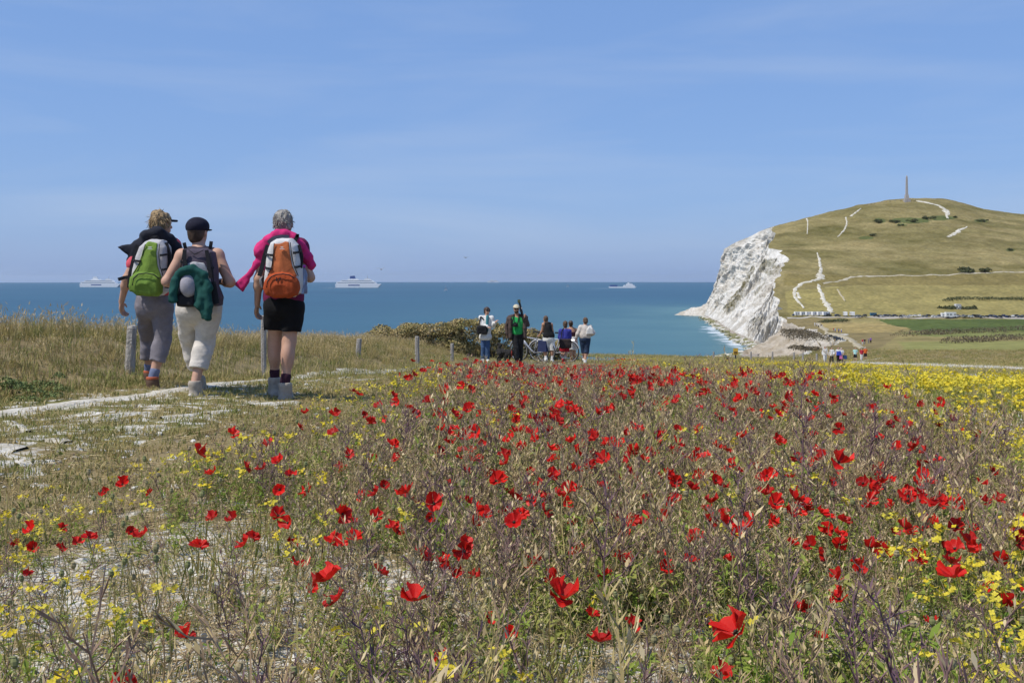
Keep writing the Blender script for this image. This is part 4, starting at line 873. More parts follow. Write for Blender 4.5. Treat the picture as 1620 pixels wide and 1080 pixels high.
class Fig:
    "a person laid out on joints measured in the photograph: pixel x, pixel y and metres in front (+) or behind the standing plane"
    def __init__(s, D, J, origin=(0, 0), scale=1.0, face=(0, 1), size=1.0):
        s.D = D; s.q = origin; s.sc = scale; s.size = size; s.J = {k: s.pt(*v) for k, v in J.items()}; f = Vector((face[0], face[1], 0)).normalized(); s.f = f; s.r = Vector((f.y, -f.x, 0))
    def pt(s, zx, zy, dy=0.0): return W(s.q[0] + zx / s.sc, s.q[1] + zy / s.sc, s.D + dy)
    def xz(s, pts, dy=-0.3): return [(p.x, p.z) for p in (s.pt(*q, dy) for q in pts)]
    def solid(s, vox, pad=0.12):
        P = np.array([tuple(p) for p in s.J.values()]); lo = P.min(0) - pad; hi = P.max(0) + pad; lo[1] -= 0.15; hi[1] += 0.12; lo[2] -= 0.02; hi[2] += 0.08; return Solid(lo, hi, vox)
    def hand(s, S, w, tip, side, curl, k=0.006, r=0.0085, sz=1.0):
        "palm and five separate bent fingers; side points to the thumb, curl is where the palm faces"
        d = (tip - w); L = max(d.length, 0.12); d.normalize(); side = (side - d * side.dot(d)).normalized(); curl = (curl - d * curl.dot(d)); curl = (curl - side * curl.dot(side)).normalized()
        pc = w + d * L * 0.30
        S.ell(pc, (0.044 * sz, 0.019 * sz, 0.055 * sz), 0.015, rot=Matrix((side, curl, d)).transposed())
        for o, ln in ((0.031, 0.92), (0.0105, 1.0), (-0.0105, 0.95), (-0.031, 0.78)):
            a = w + d * L * 0.46 + side * o * sz; b = a + (d * 0.8 + curl * 0.35).normalized() * 0.036 * ln * sz; c = b + (d * 0.55 + curl * 0.8).normalized() * 0.026 * ln * sz; e = c + (d * 0.3 + curl * 0.95).normalized() * 0.02 * ln * sz
            S.chain([a, b, c, e], [r * 1.05, r, r * 0.93, r * 0.8], k)
        a = w + d * L * 0.16 + side * 0.03 * sz; b = a + (d * 0.6 + side * 0.7 + curl * 0.3).normalized() * 0.034 * sz; S.chain([a, b, b + (d * 0.9 + side * 0.15 + curl * 0.4).normalized() * 0.03 * sz], [r * 1.25, r * 1.1, r * 0.85], k)
    def body(s, vox, m, fem=1.0, fingers=True, fat=1.0):
        J, f, r, g = s.J, s.f, s.r, s.size; S = s.solid(vox); up = Vector((0, 0, 1)); h = J['head']
        lk = Vector((*s.look, 0)).normalized() if hasattr(s, 'look') else f; lr = Vector((lk.y, -lk.x, 0)); RH = Matrix((lr, lk, up)).transposed()
        S.ell(h + up * 0.015 * g, (0.073 * g, 0.092 * g, 0.098 * g), 0, rot=RH); S.ell(h + lk * 0.02 * g - up * 0.05 * g, (0.056 * g, 0.068 * g, 0.068 * g), 0.03, rot=RH)
        S.cap(h + lk * 0.085 * g - up * 0.0 * g, h + lk * 0.106 * g - up * 0.03 * g, 0.009 * g, 0.014 * g, 0.012); S.ell(h + lk * 0.083 * g - up * 0.065 * g, (0.024 * g, 0.012 * g, 0.012 * g), 0.008, rot=RH)
        for q in (-1, 1):
            S.ell(h + lr * 0.074 * q * g - up * 0.008 * g - lk * 0.004 * g, (0.011 * g, 0.02 * g, 0.031 * g), 0.004, rot=RH); S.ell(h + lk * 0.078 * g + lr * 0.031 * q * g + up * 0.012 * g, (0.014 * g, 0.01 * g, 0.009 * g), 0.006, rot=RH)
        nb = (J['shL'] + J['shR']) / 2 + up * 0.035 * g; S.cap(h - up * 0.06 * g, nb, 0.05 * g * fem, 0.058 * g * fem, 0.03)
        sh = (J['shR'] - J['shL']); ax = sh.normalized(); RT = Matrix((ax, up.cross(ax), up)).transposed(); hip = J['hip']; mid = (J['shL'] + J['shR']) / 2
        hw = sh.length / 2
        S.ell(mid * 0.72 + hip * 0.28, (hw * 0.92, 0.105 * g * fat, 0.19 * g), 0.05, rot=RT); S.ell(mid * 0.42 + hip * 0.58, (hw * 0.80 * fat, 0.098 * g * fat, 0.15 * g), 0.06, rot=RT)
        hv = (J['hipR'] - J['hipL']).length / 2; S.ell(hip - up * 0.02, (hv + 0.085 * g * fat, 0.115 * g * fat, 0.125 * g), 0.06)
        for q in 'LR':
            S.cap(nb - up * 0.02 * g, J['sh' + q], 0.052 * g, 0.055 * g * fat, 0.04)
            S.chain([J['sh' + q], J['el' + q], J['wr' + q]], [0.052 * g * fat, 0.039 * g * fat, 0.0255 * g], 0.03); fo = J['el' + q] * 0.72 + J['wr' + q] * 0.28; S.ell(fo, (0.041 * g, 0.041 * g, 0.041 * g), 0.03)
            if fingers: s.hand(S, J['wr' + q], J['hd' + q], f, (s.r if q == 'L' else -s.r), r=max(0.0085, 0.75 * vox))
            else: S.ell(J['wr' + q] * 0.5 + J['hd' + q] * 0.5, (0.035 * g, 0.03 * g, 0.06 * g), 0.02)
            kn, an = J['kn' + q], J['an' + q]
            S.chain([J['hip' + q], kn, an], [0.088 * g * fat, 0.056 * g * fat, 0.036 * g], 0.04); S.ell(kn * 0.68 + an * 0.32 - f * 0.018 * g, (0.054 * g * fat, 0.058 * g * fat, 0.10 * g), 0.04)
            S.cap(an - up * 0.03 * g, J['to' + q], 0.032 * g, 0.026 * g, 0.02)
        return S.build('person', m, None, s.base())
    def base(s):
        z = min(s.J['toL'].z, s.J['toR'].z) - 0.03; c = (s.J['toL'] + s.J['toR'] + s.J['anL'] + s.J['anR']) / 4; return Vector((c.x, c.y, z))
    def legs(s, vox, name, m, parent, hem, waist=None, r0=0.105, r1=0.075, r2=0.085, fat=1.0, wr=0.006, seat=0.13, drop=0.0):
        "trousers, shorts or a skirt down to fraction hem along each leg (0 hip, 1 knee, 2 ankle)"
        J, g = s.J, s.size; S = s.solid(vox); up = Vector((0, 0, 1)); hv = (J['hipR'] - J['hipL']).length / 2; wz = waist if waist is not None else J['hip'] + up * 0.10 * g
        S.ell(J['hip'] - up * 0.03 * g - s.f * 0.01, (hv + 0.10 * g * fat, seat * g * fat, 0.14 * g), 0.05); S.ell(J['hip'] + up * 0.06 * g, (hv + 0.082 * g * fat, 0.118 * g * fat, 0.10 * g), 0.05)
        for q in 'LR':
            h, kn, an = J['hip' + q], J['kn' + q], J['an' + q]
            if hem <= 1: e = h.lerp(kn, hem); S.cap(h, e, r0 * g * fat, r1 * g, 0.018)
            else: e = kn.lerp(an, hem - 1); S.cap(h, kn, r0 * g * fat, r1 * g, 0.018); S.cap(kn, e, r1 * g, r2 * g, 0.014); S.ell(kn * 0.68 + an * 0.32 - s.f * 0.018 * g, (0.066 * g * fat, 0.07 * g * fat, 0.11 * g), 0.02)
            d = (e - (kn if hem > 1 else h)).normalized()
            X, Y, Z = S.x[0][:, None, None], S.x[1][None, :, None], S.x[2][None, None, :]
            t = (X - e.x) * d.x + (Y - e.y) * d.y + (Z - e.z) * d.z; near = np.sqrt((X - e.x) ** 2 + (Y - e.y) ** 2 + (Z - e.z) ** 2) < r2 * 1.9 + 0.05
            S.D = np.where(near, np.maximum(S.D, t - 0.004), S.D)
        if wr: S.wrinkle(wr, 10, 3.1, (1, 1, 0.8)); S.wrinkle(wr * 0.4, 20, 8.3, (0.6, 0.6, 1.5))
        S.clip(2, float(wz.z), 'below'); return S.build(name, m, parent, s.base())
    def torso(s, vox, name, m, parent, grow=0.016, sleeve=0.0, hem=0.08, wr=0.004, fat=1.0, extra=0.0, neck=True, both='LR', forearm=0.0):
        J, g = s.J, s.size; S = s.solid(vox, 0.16); up = Vector((0, 0, 1)); sh = J['shR'] - J['shL']; ax = sh.normalized(); RT = Matrix((ax, up.cross(ax), up)).transposed(); hip = J['hip']; mid = (J['shL'] + J['shR']) / 2; hw = sh.length / 2
        S.ell(mid * 0.72 + hip * 0.28, (hw * (0.94 if sleeve > 0 else 0.86) + grow, 0.108 * g * fat + grow, 0.19 * g + grow), 0.05, rot=RT); S.ell(mid * 0.42 + hip * 0.58, (hw * 0.80 * fat + grow, 0.10 * g * fat + grow, 0.16 * g), 0.06, rot=RT)
        hv = (J['hipR'] - J['hipL']).length / 2; S.ell(hip + up * (0.10 - hem) * g, (hv + 0.085 * g * fat + grow + extra, 0.115 * g * fat + grow + extra, 0.15 * g), 0.06)
        S.ell(mid * 0.2 + hip * 0.8, (hv + 0.075 * g * fat + grow, 0.105 * g * fat + grow, 0.16 * g), 0.06)
        nb = mid + up * 0.03 * g
        for q in 'LR':
            S.cap(nb - up * 0.02 * g, J['sh' + q] if sleeve > 0 else nb.lerp(J['sh' + q], 0.62), 0.055 * g + grow * 0.7, (0.056 * g * fat if sleeve > 0 else 0.05 * g) + grow, 0.04)
            if q in both and sleeve > 0:
                S.cap(J['sh' + q], J['sh' + q].lerp(J['el' + q], min(1, sleeve)), 0.053 * g * fat + grow, (0.053 + (0.042 - 0.053) * min(1, sleeve)) * g * fat + grow, 0.03)
                if sleeve > 1: S.cap(J['el' + q], J['el' + q].lerp(J['wr' + q], sleeve - 1), 0.044 * g + grow, 0.032 * g + grow, 0.03)
        if wr: S.wrinkle(wr, 12, 1.7)
        S.clip(2, float(hip.z - hem * g), 'above'); S.clip(2, float(mid.z + 0.085 * g), 'below'); return S.build(name, m, parent, s.base())
    def boot(s, q, vox, name, m, parent, high=0.11, sole=True, bulk=1.0):
        J = s.J; an, to = J['an' + q], J['to' + q]; up = Vector((0, 0, 1)); d = (to - an); d.z = 0; d.normalize(); lo = to.z - 0.035
        S = Solid(np.minimum(an, to) - 0.16, np.maximum(an, to) + 0.16, vox); heel = Vector((an.x, an.y, lo + 0.045)) - d * 0.035
        S.cap(heel, Vector((to.x, to.y, lo + 0.038)), 0.046 * bulk, 0.044 * bulk, 0.03); S.cap(an + up * (high - 0.03), heel + d * 0.03 + up * 0.02, 0.05 * bulk, 0.05 * bulk, 0.03); S.cap(an - up * 0.01, Vector((to.x, to.y, lo + 0.05)) - d * 0.04, 0.046 * bulk, 0.042 * bulk, 0.03)
        S.wrinkle(0.003, 25, 2.0); S.clip(2, lo + 0.012, 'above'); S.clip(2, an.z + high, 'below')
        o = S.build(name, m, parent, s.base())
        if sole:
            T = Solid(np.minimum(an, to) - 0.16, np.maximum(an, to) + 0.16, vox); T.cap(heel, Vector((to.x, to.y, lo + 0.038)), 0.052 * bulk, 0.05 * bulk, 0.03); T.clip(2, lo - 0.012, 'above'); T.clip(2, lo + 0.032, 'below'); T.build('sole', SOLE, o, s.base())
        return o
    def sock(s, q, vox, m, parent, z0, z1):
        S = Solid(s.J['an' + q] - Vector((0.1,) * 3), s.J['an' + q] + Vector((0.1, 0.1, 0.25)), vox); an, kn = s.J['an' + q], s.J['kn' + q]; d = (kn - an).normalized(); S.cap(an + d * z0, an + d * z1, 0.043, 0.046, 0.01); S.wrinkle(0.003, 30, 1); S.build('sock', m, parent, s.base())
    def hair(s, vox, m, parent, back=0.0, length=0.0, bun=None, rag=0.006, vol=1.0, freq=32):
        J, g = s.J, s.size; h = J['head']; up = Vector((0, 0, 1)); lk = Vector((*s.look, 0)).normalized() if hasattr(s, 'look') else s.f; lr = Vector((lk.y, -lk.x, 0)); RH = Matrix((lr, lk, up)).transposed()
        S = Solid(h - Vector((0.2, 0.2, 0.24)), h + Vector((0.2, 0.2, 0.2)), vox)
        S.ell(h + up * 0.028 * g - lk * 0.014 * g, (0.084 * g * vol, 0.095 * g * vol, 0.094 * g * vol), 0, rot=RH); S.ell(h - lk * 0.04 * g - up * (0.025 + length * 0.4) * g, (0.074 * g * vol, 0.052 * g * vol, (0.065 + length) * g), 0.02, rot=RH)
        if bun is not None: S.ell(h - lk * bun[0] * g + up * bun[1] * g, (bun[2] * g,) * 3, 0.01)
        # leave the face free
        X, Y, Z = S.x[0][:, None, None], S.x[1][None, :, None], S.x[2][None, None, :]
        fd = (X - h.x) * lk.x + (Y - h.y) * lk.y; zz = Z - h.z; S.D = np.maximum(S.D, np.minimum(fd - 0.035 * g, (0.045 * g - zz)))
        S.wrinkle(rag, freq, 5.0, (1, 1, 0.45)); return S.build('hair', m, parent, s.base())
    def cap_hat(s, vox, m, parent, lift=0.02):
        J, g = s.J, s.size; h = J['head']; up = Vector((0, 0, 1)); lk = Vector((*s.look, 0)).normalized() if hasattr(s, 'look') else s.f; lr = Vector((lk.y, -lk.x, 0)); RH = Matrix((lr, lk, up)).transposed()
        S = Solid(h - Vector((0.22, 0.22, 0.1)), h + Vector((0.22, 0.22, 0.2)), vox); S.ell(h + up * 0.045 * g - lk * 0.006 * g, (0.098 * g, 0.112 * g, 0.088 * g), 0, rot=RH); S.clip(2, h.z + lift * g, 'above')
        S.ell(h + lk * 0.11 * g + up * (lift + 0.012) * g, (0.07 * g, 0.06 * g, 0.011 * g), 0.008, rot=RH); S.wrinkle(0.002, 18, 2); return S.build('cap', m, parent, s.base())

def strands(f_, parent, m, n=420, L=0.07, vol=1.0, seed=1, lift=0.012, fall=0.8):
    "loose locks standing off the hair"
    g = np.random.default_rng(seed); h = f_.J['head']; lk = Vector((*getattr(f_, 'look', f_.f[:2]), 0)).normalized(); b = f_.base(); V_, Fc = [], []
    for i in range(n):
        d = Vector(g.normal(size=3)).normalized()
        if d.dot(lk) > 0.35 or d.z < -0.55: continue
        p = h + Vector((d.x * 0.084, d.y * 0.09, d.z * 0.094 + 0.02)) * vol - lk * 0.012; t = (Vector((0, 0, -fall)) + d * 0.28 + Vector(g.normal(size=3)) * 0.32).normalized(); s = t.cross(d).normalized() * g.uniform(0.0025, 0.005); l_ = L * g.uniform(0.5, 1.2); q = p + d * lift * g.uniform(0.3, 1.3) + t * l_ * 0.5; e = p + d * lift * g.uniform(0.0, 1.0) + t * l_
        o = len(V_); V_ += [p - s - b, p + s - b, q + s * 0.8 - b, q - s * 0.8 - b, e - b]; Fc += [(o, o + 1, o + 2, o + 3), (o + 3, o + 2, o + 4)]
    return tag(link('hair_locks', mesh_data('hair_locks', V_, Fc, [m], False), parent), kind='stuff')
def strap(name, pts, w, m, parent, base, thick=0.006, n=24):
    "flat webbing along a smooth course, facing outwards"
    pts = [Vector(p) for p in pts]; L = np.r_[0, np.cumsum([(b - a).length for a, b in zip(pts[:-1], pts[1:])])]; t = np.linspace(0, L[-1], n)
    P = np.stack([np.interp(t, L, [p[i] for p in pts]) for i in range(3)], 1)
    for _ in range(2): P[1:-1] = 0.25 * P[:-2] + 0.5 * P[1:-1] + 0.25 * P[2:]
    T = np.gradient(P, axis=0); T /= np.linalg.norm(T, axis=1)[:, None] + 1e-9; N = np.cross(T, np.array((0, 1.0, 0))); N /= np.linalg.norm(N, axis=1)[:, None] + 1e-9; B = np.cross(N, T)
    V_ = np.stack([P - N * w / 2 - B * thick / 2, P + N * w / 2 - B * thick / 2, P + N * w / 2 + B * thick / 2, P - N * w / 2 + B * thick / 2], 1) - np.array(tuple(base))
    f = []
    for i in range(n - 1):
        for j in range(4): f.append((4 * i + j, 4 * i + (j + 1) % 4, 4 * i + 4 + (j + 1) % 4, 4 * i + 4 + j))
    f += [(3, 2, 1, 0), (4 * n - 4, 4 * n - 3, 4 * n - 2, 4 * n - 1)]
    return link(name, mesh_data(name, V_.reshape(-1, 3), f, [m], False), parent)

# ---- the three hikers (crop measured at 3.178x from pixel 160,320)
VX = 0.0075; ZQ, ZS = (160, 320), 3.178
def hiker_pack(F_, label, outline, panel, pocket, y0, body_m, panel_m, pocket_m, logo=None, depth=0.20, pk_bulge=0.03, zipm=None):
    "rucksack: body, front panel, lower pocket with zip, logo, top lid band"
    o = np.array(F_.xz(outline)); S = Solid((o[:, 0].min() - 0.05, y0 - 0.1, o[:, 1].min() - 0.05), (o[:, 0].max() + 0.05, y0 + depth + 0.05, o[:, 1].max() + 0.05), 0.0065)
    S.extr([tuple(q) for q in o], y0, y0 + depth, 0.055, bulge=0.02); S.wrinkle(0.004, 16, 2.2, (1, 1, 0.6))
    base = Vector((o[:, 0].mean(), y0 + depth, o[:, 1].min())); t = tag(link('backpack', None, loc=base), label, 'backpack')
    S.build('pack_body', body_m, t, base)
    if panel:
        Pn = Solid(S.lo + 3 * S.vox, S.lo + S.vox * (np.array(S.D.shape) - 4), 0.0065); Pn = S; Q = Solid((0, 0, 0), (0.1, 0.1, 0.1), 0.05); Q.lo, Q.x, Q.vox = S.lo, S.x, S.vox; Q.D = S.D - 0.007; Q.clip_poly(F_.xz(panel), 0.0); Q.clip(1, y0 + depth * 0.45, 'below'); po = Q.build('front_panel', panel_m, t, base)
        if logo:
            for (lx, ly, w_, h_) in logo:
                p = F_.pt(lx, ly, -0.36); yy = y0 - 0.034
                MB().box((p.x - base.x, yy - base.y, p.z - base.z), (w_ / ZS / F * F_.D / 2, 0.006, h_ / ZS / F * F_.D / 2)).build('logo', mat('logo_white', (0.6, 0.6, 0.58)), po)
    if pocket:
        q = np.array(F_.xz(pocket)); P2 = Solid((q[:, 0].min() - 0.05, y0 - 0.16, q[:, 1].min() - 0.05), (q[:, 0].max() + 0.05, y0 + 0.12, q[:, 1].max() + 0.05), 0.0065); P2.extr([tuple(v) for v in q], y0 - 0.055, y0 + 0.08, 0.05, bulge=pk_bulge); P2.wrinkle(0.006, 17, 6.6, (1.6, 1, 0.5)); pk = P2.build('front_pocket', pocket_m, t, base)
        n = len(pocket) // 2 + 1; arc = [F_.pt(*p, -0.4) for p in pocket[:n]]; c = Vector((q[:, 0].mean(), 0, q[:, 1].mean()))
        arc = [Vector((c.x + (p.x - c.x) * 0.86, y0 - 0.062 - 0.012, c.z + (p.z - c.z) * 0.80)) - base for p in arc]
        MB().tube(arc, 0.0055, 6).build('zip', zipm or BLACKN, pk, smooth=True)
    return t, base

# hiker on the left: grey trousers, navy jacket over the shoulders, green pack
H1 = Fig(9.2, dict(head=(303, 108, 0.03), shL=(205, 222, 0.0), shR=(362, 220, 0.02), elL=(130, 385, -0.06), wrL=(102, 500, 0.03), hdL=(106, 588, 0.10), elR=(395, 350, 0.12), wrR=(330, 370, 0.26), hdR=(290, 345, 0.30),
         hip=(268, 500, 0), hipL=(232, 522, 0), hipR=(305, 522, 0), knR=(312, 680, 0.02), anR=(258, 895, -0.06), toR=(292, 962, 0.05), knL=(238, 672, 0.30), anL=(243, 862, 0.40), toL=(250, 930, 0.52)), ZQ, ZS)
H1.look = (0.55, 0.8); b1 = H1.base()
h1 = H1.body(VX, SKIN); tag(h1, 'person in grey cropped trousers with a green backpack, leftmost of three hikers', 'person', 'hikers on the track')
GREYT = cloth('trouser_grey', (0.215, 0.20, 0.225)); NAVY = cloth('jacket_navy', (0.022, 0.024, 0.034)); PINKS = cloth('shirt_coral', (0.62, 0.10, 0.13))
H1.legs(VX, 'trousers', GREYT, h1, 1.56, r0=0.108, r1=0.078, r2=0.074, wr=0.008); H1.torso(VX, 'shirt', PINKS, h1, 0.018, 0.55, -0.06)
for q in 'LR': H1.sock(q, 0.006, cloth('sock_blue', (0.16, 0.19, 0.30)), h1, 0.0, 0.085); H1.boot(q, 0.006, 'boot', cloth('boot_brown', (0.135, 0.085, 0.06)), h1, 0.03)
for q in 'LR':
    S = Solid(H1.J['an' + q] - Vector((0.12,) * 3), H1.J['an' + q] + Vector((0.12, 0.12, 0.2)), 0.006); a = H1.J['an' + q]; S.cap(a + Vector((0, 0, 0.01)), a + Vector((0, 0, 0.02)), 0.056, 0.056, 0); S.clip(2, a.z + 0.036, 'below'); S.clip(2, a.z + 0.008, 'above'); S.build('boot_cuff', cloth('cuff_orange', (0.42, 0.12, 0.06)), h1, b1)
H1.hair(0.006, mat('hair_blonde', (0.17, 0.105, 0.05), (0.42, 0.30, 0.16), scale=22, rough=0.6, map_scale=(1, 1, 0.25), bump=1.0, bscale=90), h1, length=0.035, rag=0.012, vol=1.06)
strands(H1, h1, MATS['hair_blonde'], 520, 0.06, 1.04, 3, 0.007)
S = H1.solid(VX, 0.2)   # jacket hung round the shoulders, collar up, one sleeve blown out
up = Vector((0, 0, 1))
S.chain([H1.pt(228, 165, -0.10), H1.pt(285, 150, -0.15), H1.pt(350, 190, -0.08), H1.pt(362, 195, 0.02)], [0.045, 0.05, 0.045, 0.04], 0.03); S.chain([H1.pt(228, 165, -0.10), H1.pt(222, 170, 0.02), H1.pt(260, 180, 0.1)], [0.045, 0.042, 0.035], 0.03)
S.chain([H1.pt(300, 195, -0.08), H1.pt(372, 235, -0.02), H1.pt(352, 330, -0.02)], [0.07, 0.06, 0.04], 0.04); S.chain([H1.pt(262, 200, -0.06), H1.pt(198, 225, -0.04), H1.pt(165, 290, -0.02), H1.pt(150, 350, 0.0)], [0.07, 0.07, 0.055, 0.04], 0.04)
S.extr(H1.xz([(86, 226), (108, 214), (160, 208), (205, 190), (225, 230), (190, 300), (168, 290), (140, 268), (108, 246)], -0.05), H1.D - 0.085, H1.D - 0.01, 0.03, k=0.03)
S.wrinkle(0.008, 14, 4.0); S.build('jacket', NAVY, h1, b1)
S = Solid(H1.J['head'] - Vector((0.2, 0.2, 0.1)), H1.J['head'] + Vector((0.22, 0.2, 0.1)), 0.006); lk = Vector((0.55, 0.8, 0)).normalized(); c = H1.J['head'] + lk * 0.06 + up * 0.035; S.cap(c - lk * 0.02, c + lk * 0.085, 0.05, 0.03, 0); S.clip(2, c.z + 0.008, 'below'); S.clip(2, c.z - 0.012, 'above'); S.build('visor', NAVY, h1, b1)
LGREY = cloth('pack_light_grey', (0.50, 0.49, 0.50)); GREENP = cloth('pack_green', (0.19, 0.30, 0.055)); GREEND = cloth('pack_green_dark', (0.15, 0.25, 0.045))
t1, pb1 = hiker_pack(H1, 'olive green and grey backpack on the leftmost hiker', [(215, 200), (250, 185), (305, 188), (330, 225), (333, 300), (322, 400), (316, 450), (292, 470), (190, 466), (158, 450), (148, 400), (152, 340), (170, 270), (190, 222)],
    [(226, 215), (242, 196), (262, 200), (290, 206), (287, 260), (292, 320), (312, 380), (160, 365), (195, 310), (213, 260)], [(150, 420), (158, 375), (185, 350), (230, 343), (275, 352), (306, 378), (314, 420), (312, 455), (290, 472), (190, 468), (156, 448)],
    H1.D - 0.335, LGREY, GREENP, GREEND, logo=[(248, 226, 16, 5), (248, 235, 22, 3)])
for (pts, w_) in [([(190, 215), (168, 290), (150, 370), (146, 430)], 0.05), ([(318, 205), (338, 270), (334, 350), (322, 430)], 0.06), ([(300, 240), (296, 290), (312, 350)], 0.035)]:
    strap('side_strap', [H1.pt(*p, -0.30 + 0.02 * abs(p[0] - 240) / 90) for p in pts], w_, BLACKN, t1, pb1, 0.02)
strap('hip_strap', [H1.pt(150, 375, -0.2), H1.pt(118, 378, -0.2), H1.pt(86, 388, -0.24)], 0.03, BLACKN, t1, pb1, 0.008)
S = Solid(H1.pt(112, 455, -0.35), H1.pt(165, 335, 0.05), 0.0065); S.extr(H1.xz([(120, 345), (158, 335), (160, 440), (142, 450), (122, 380)]), H1.D - 0.26, H1.D - 0.06, 0.03); S.wrinkle(0.005, 16, 1); S.build('side_pocket', cloth('pack_dark', (0.05, 0.04, 0.05)), t1, pb1)

def hardware(F_, t_, pb_, rows, seams, dy=-0.352):
    for (a, b, z, w_) in rows:
        strap('compression_strap', [F_.pt(a, z - 3, dy + 0.07), F_.pt(a * 0.85 + b * 0.15, z, dy + 0.012), F_.pt((a + b) / 2, z + 2, dy), F_.pt(b, z + 4, dy)], w_, BLACKN, t_, pb_, 0.006); p = F_.pt(b, z + 4, dy - 0.004) - pb_
        MB().box(p, (0.013, 0.006, 0.010)).build('buckle', mat('buckle_black', (0.015, 0.015, 0.016), rough=0.4), t_)
    for pl in seams: MB().tube([F_.pt(*p, dy) - pb_ for p in pl], 0.004, 5).build('piping', BLACKN, t_, smooth=True)
hardware(H1, t1, pb1, [(160, 192, 292, 0.018), (335, 303, 262, 0.018), (333, 308, 335, 0.018)], [[(222, 212), (208, 262), (190, 312), (160, 362)], [(293, 210), (290, 262), (296, 322), (314, 378)]])
strap('haul_loop', [H1.pt(250, 186, -0.2), H1.pt(262, 172, -0.22), H1.pt(280, 172, -0.22), H1.pt(290, 186, -0.2)], 0.02, BLACKN, t1, pb1, 0.008)
# hiker in the middle: cap, sleeveless top, cream trousers, purple-grey pack with a green fleece
H2 = Fig(8.74, dict(head=(487, 150, 0.03), shL=(408, 268, 0), shR=(584, 266, 0), elL=(330, 398, -0.06), wrL=(392, 415, 0.20), hdL=(430, 380, 0.26), elR=(648, 402, -0.06), wrR=(590, 398, 0.16), hdR=(560, 360, 0.24),
         hip=(490, 520, 0), hipL=(442, 545, 0.02), hipR=(540, 545, 0), knR=(524, 700, 0.06), anR=(472, 905, -0.08), toR=(498, 985, 0.06), knL=(448, 705, 0.22), anL=(492, 880, 0.40), toL=(508, 945, 0.50)), ZQ, ZS)
H2.look = (0.22, 0.95); b2 = H2.base()
h2 = H2.body(VX, SKIN, fat=1.06); tag(h2, 'person in a dark cap and cream cropped trousers, middle of three hikers', 'person', 'hikers on the track')
H2.legs(VX, 'trousers', cloth('trouser_cream', (0.62, 0.575, 0.52)), h2, 1.66, r0=0.110, r1=0.086, r2=0.078, wr=0.008, fat=1.08); H2.torso(VX, 'vest', cloth('vest_dark', (0.055, 0.045, 0.06)), h2, 0.016, 0.0, 0.03, fat=1.05)
for q in 'LR': H2.boot(q, 0.006, 'boot', LEATHER, h2, 0.015, bulk=1.05)
H2.hair(0.006, mat('hair_dark', (0.035, 0.022, 0.016), (0.08, 0.05, 0.035), scale=22, rough=0.5), h2, bun=None, length=0.01, rag=0.005); H2.cap_hat(0.006, cloth('cap_navy', (0.018, 0.018, 0.032)), h2, 0.012)
PURPLE = cloth('pack_purple_grey', (0.085, 0.07, 0.095)); TEAL = cloth('fleece_green', (0.016, 0.075, 0.065))
t2, pb2 = hiker_pack(H2, 'purple-grey backpack with a green fleece on the middle hiker', [(408, 245), (445, 230), (512, 230), (552, 248), (566, 330), (570, 420), (592, 478), (588, 522), (384, 520), (382, 450), (396, 350), (402, 290)],
    [(430, 310), (470, 298), (520, 305), (545, 350), (552, 400), (420, 400), (405, 340)], None, H2.D - 0.31, PURPLE, LGREY, None)
for (pts, w_) in [([(420, 238), (418, 280), (428, 330)], 0.03), ([(530, 240), (540, 300), (552, 380)], 0.03), ([(560, 400), (572, 460), (580, 510)], 0.05)]:
    strap('side_strap', [H2.pt(*p, -0.335) for p in pts], w_, BLACKN, t2, pb2, 0.012)
hardware(H2, t2, pb2, [(398, 425, 300, 0.02), (566, 540, 330, 0.02), (572, 545, 430, 0.02)], [[(412, 250), (404, 300), (398, 360)], [(440, 238), (470, 262), (515, 240)], [(548, 250), (560, 330), (566, 410)]], -0.33)
for a, b in (((424, 232), (417, 203)), ((548, 235), (554, 196))): strap('top_strap', [H2.pt(*a, -0.12), H2.pt((a[0] + b[0]) / 2, (a[1] + b[1]) / 2, -0.13), H2.pt(*b, -0.13)], 0.028, BLACKN, t2, pb2, 0.012)
S = Solid(H2.pt(375, 535, -0.42), H2.pt(490, 445, -0.2), 0.0065); S.extr(H2.xz([(384, 470), (410, 458), (470, 458), (486, 475), (484, 526), (388, 524)]), H2.D - 0.37, H2.D - 0.27, 0.03); S.wrinkle(0.004, 18, 2); S.build('lower_pocket', BLACKN, t2, pb2)
fl = F.__class__; fb = H2.pt(450, 590, -0.36)
fo = [(352, 478), (362, 400), (388, 350), (435, 322), (488, 328), (535, 365), (560, 430), (562, 515), (558, 585), (512, 590), (510, 548), (478, 520), (482, 440), (470, 380), (440, 360), (410, 378), (402, 430), (396, 490), (362, 508), (340, 495)]
S = Solid(H2.pt(325, 610, -0.50), H2.pt(580, 310, -0.25), 0.0065); S.extr(H2.xz(fo), H2.D - 0.40, H2.D - 0.30, 0.035, bulge=0.02)
for pl in ([(375, 400), (365, 450), (360, 492)], [(410, 345), (460, 330), (520, 365), (545, 430)], [(530, 440), (540, 520), (535, 580)], [(505, 480), (500, 515), (520, 560)]): S.chain([H2.pt(*p, -0.385) for p in pl], [0.03] * len(pl), 0.02)
S.wrinkle(0.010, 15, 7.0); tag(S.build('fleece_jacket', TEAL, None, fb), 'dark green fleece slung over the middle backpack', 'jacket')
S = Solid(H2.pt(385, 490, -0.48), H2.pt(495, 345, -0.25), 0.0065); S.ell(H2.pt(441, 418, -0.355), (0.075, 0.075, 0.10), 0); S.wrinkle(0.002, 10, 3); tag(S.build('stuff_sack', cloth('sack_grey', (0.33, 0.32, 0.36)), None, H2.pt(441, 470, -0.36)), 'rounded pale grey sack framed by the green fleece', 'sack')

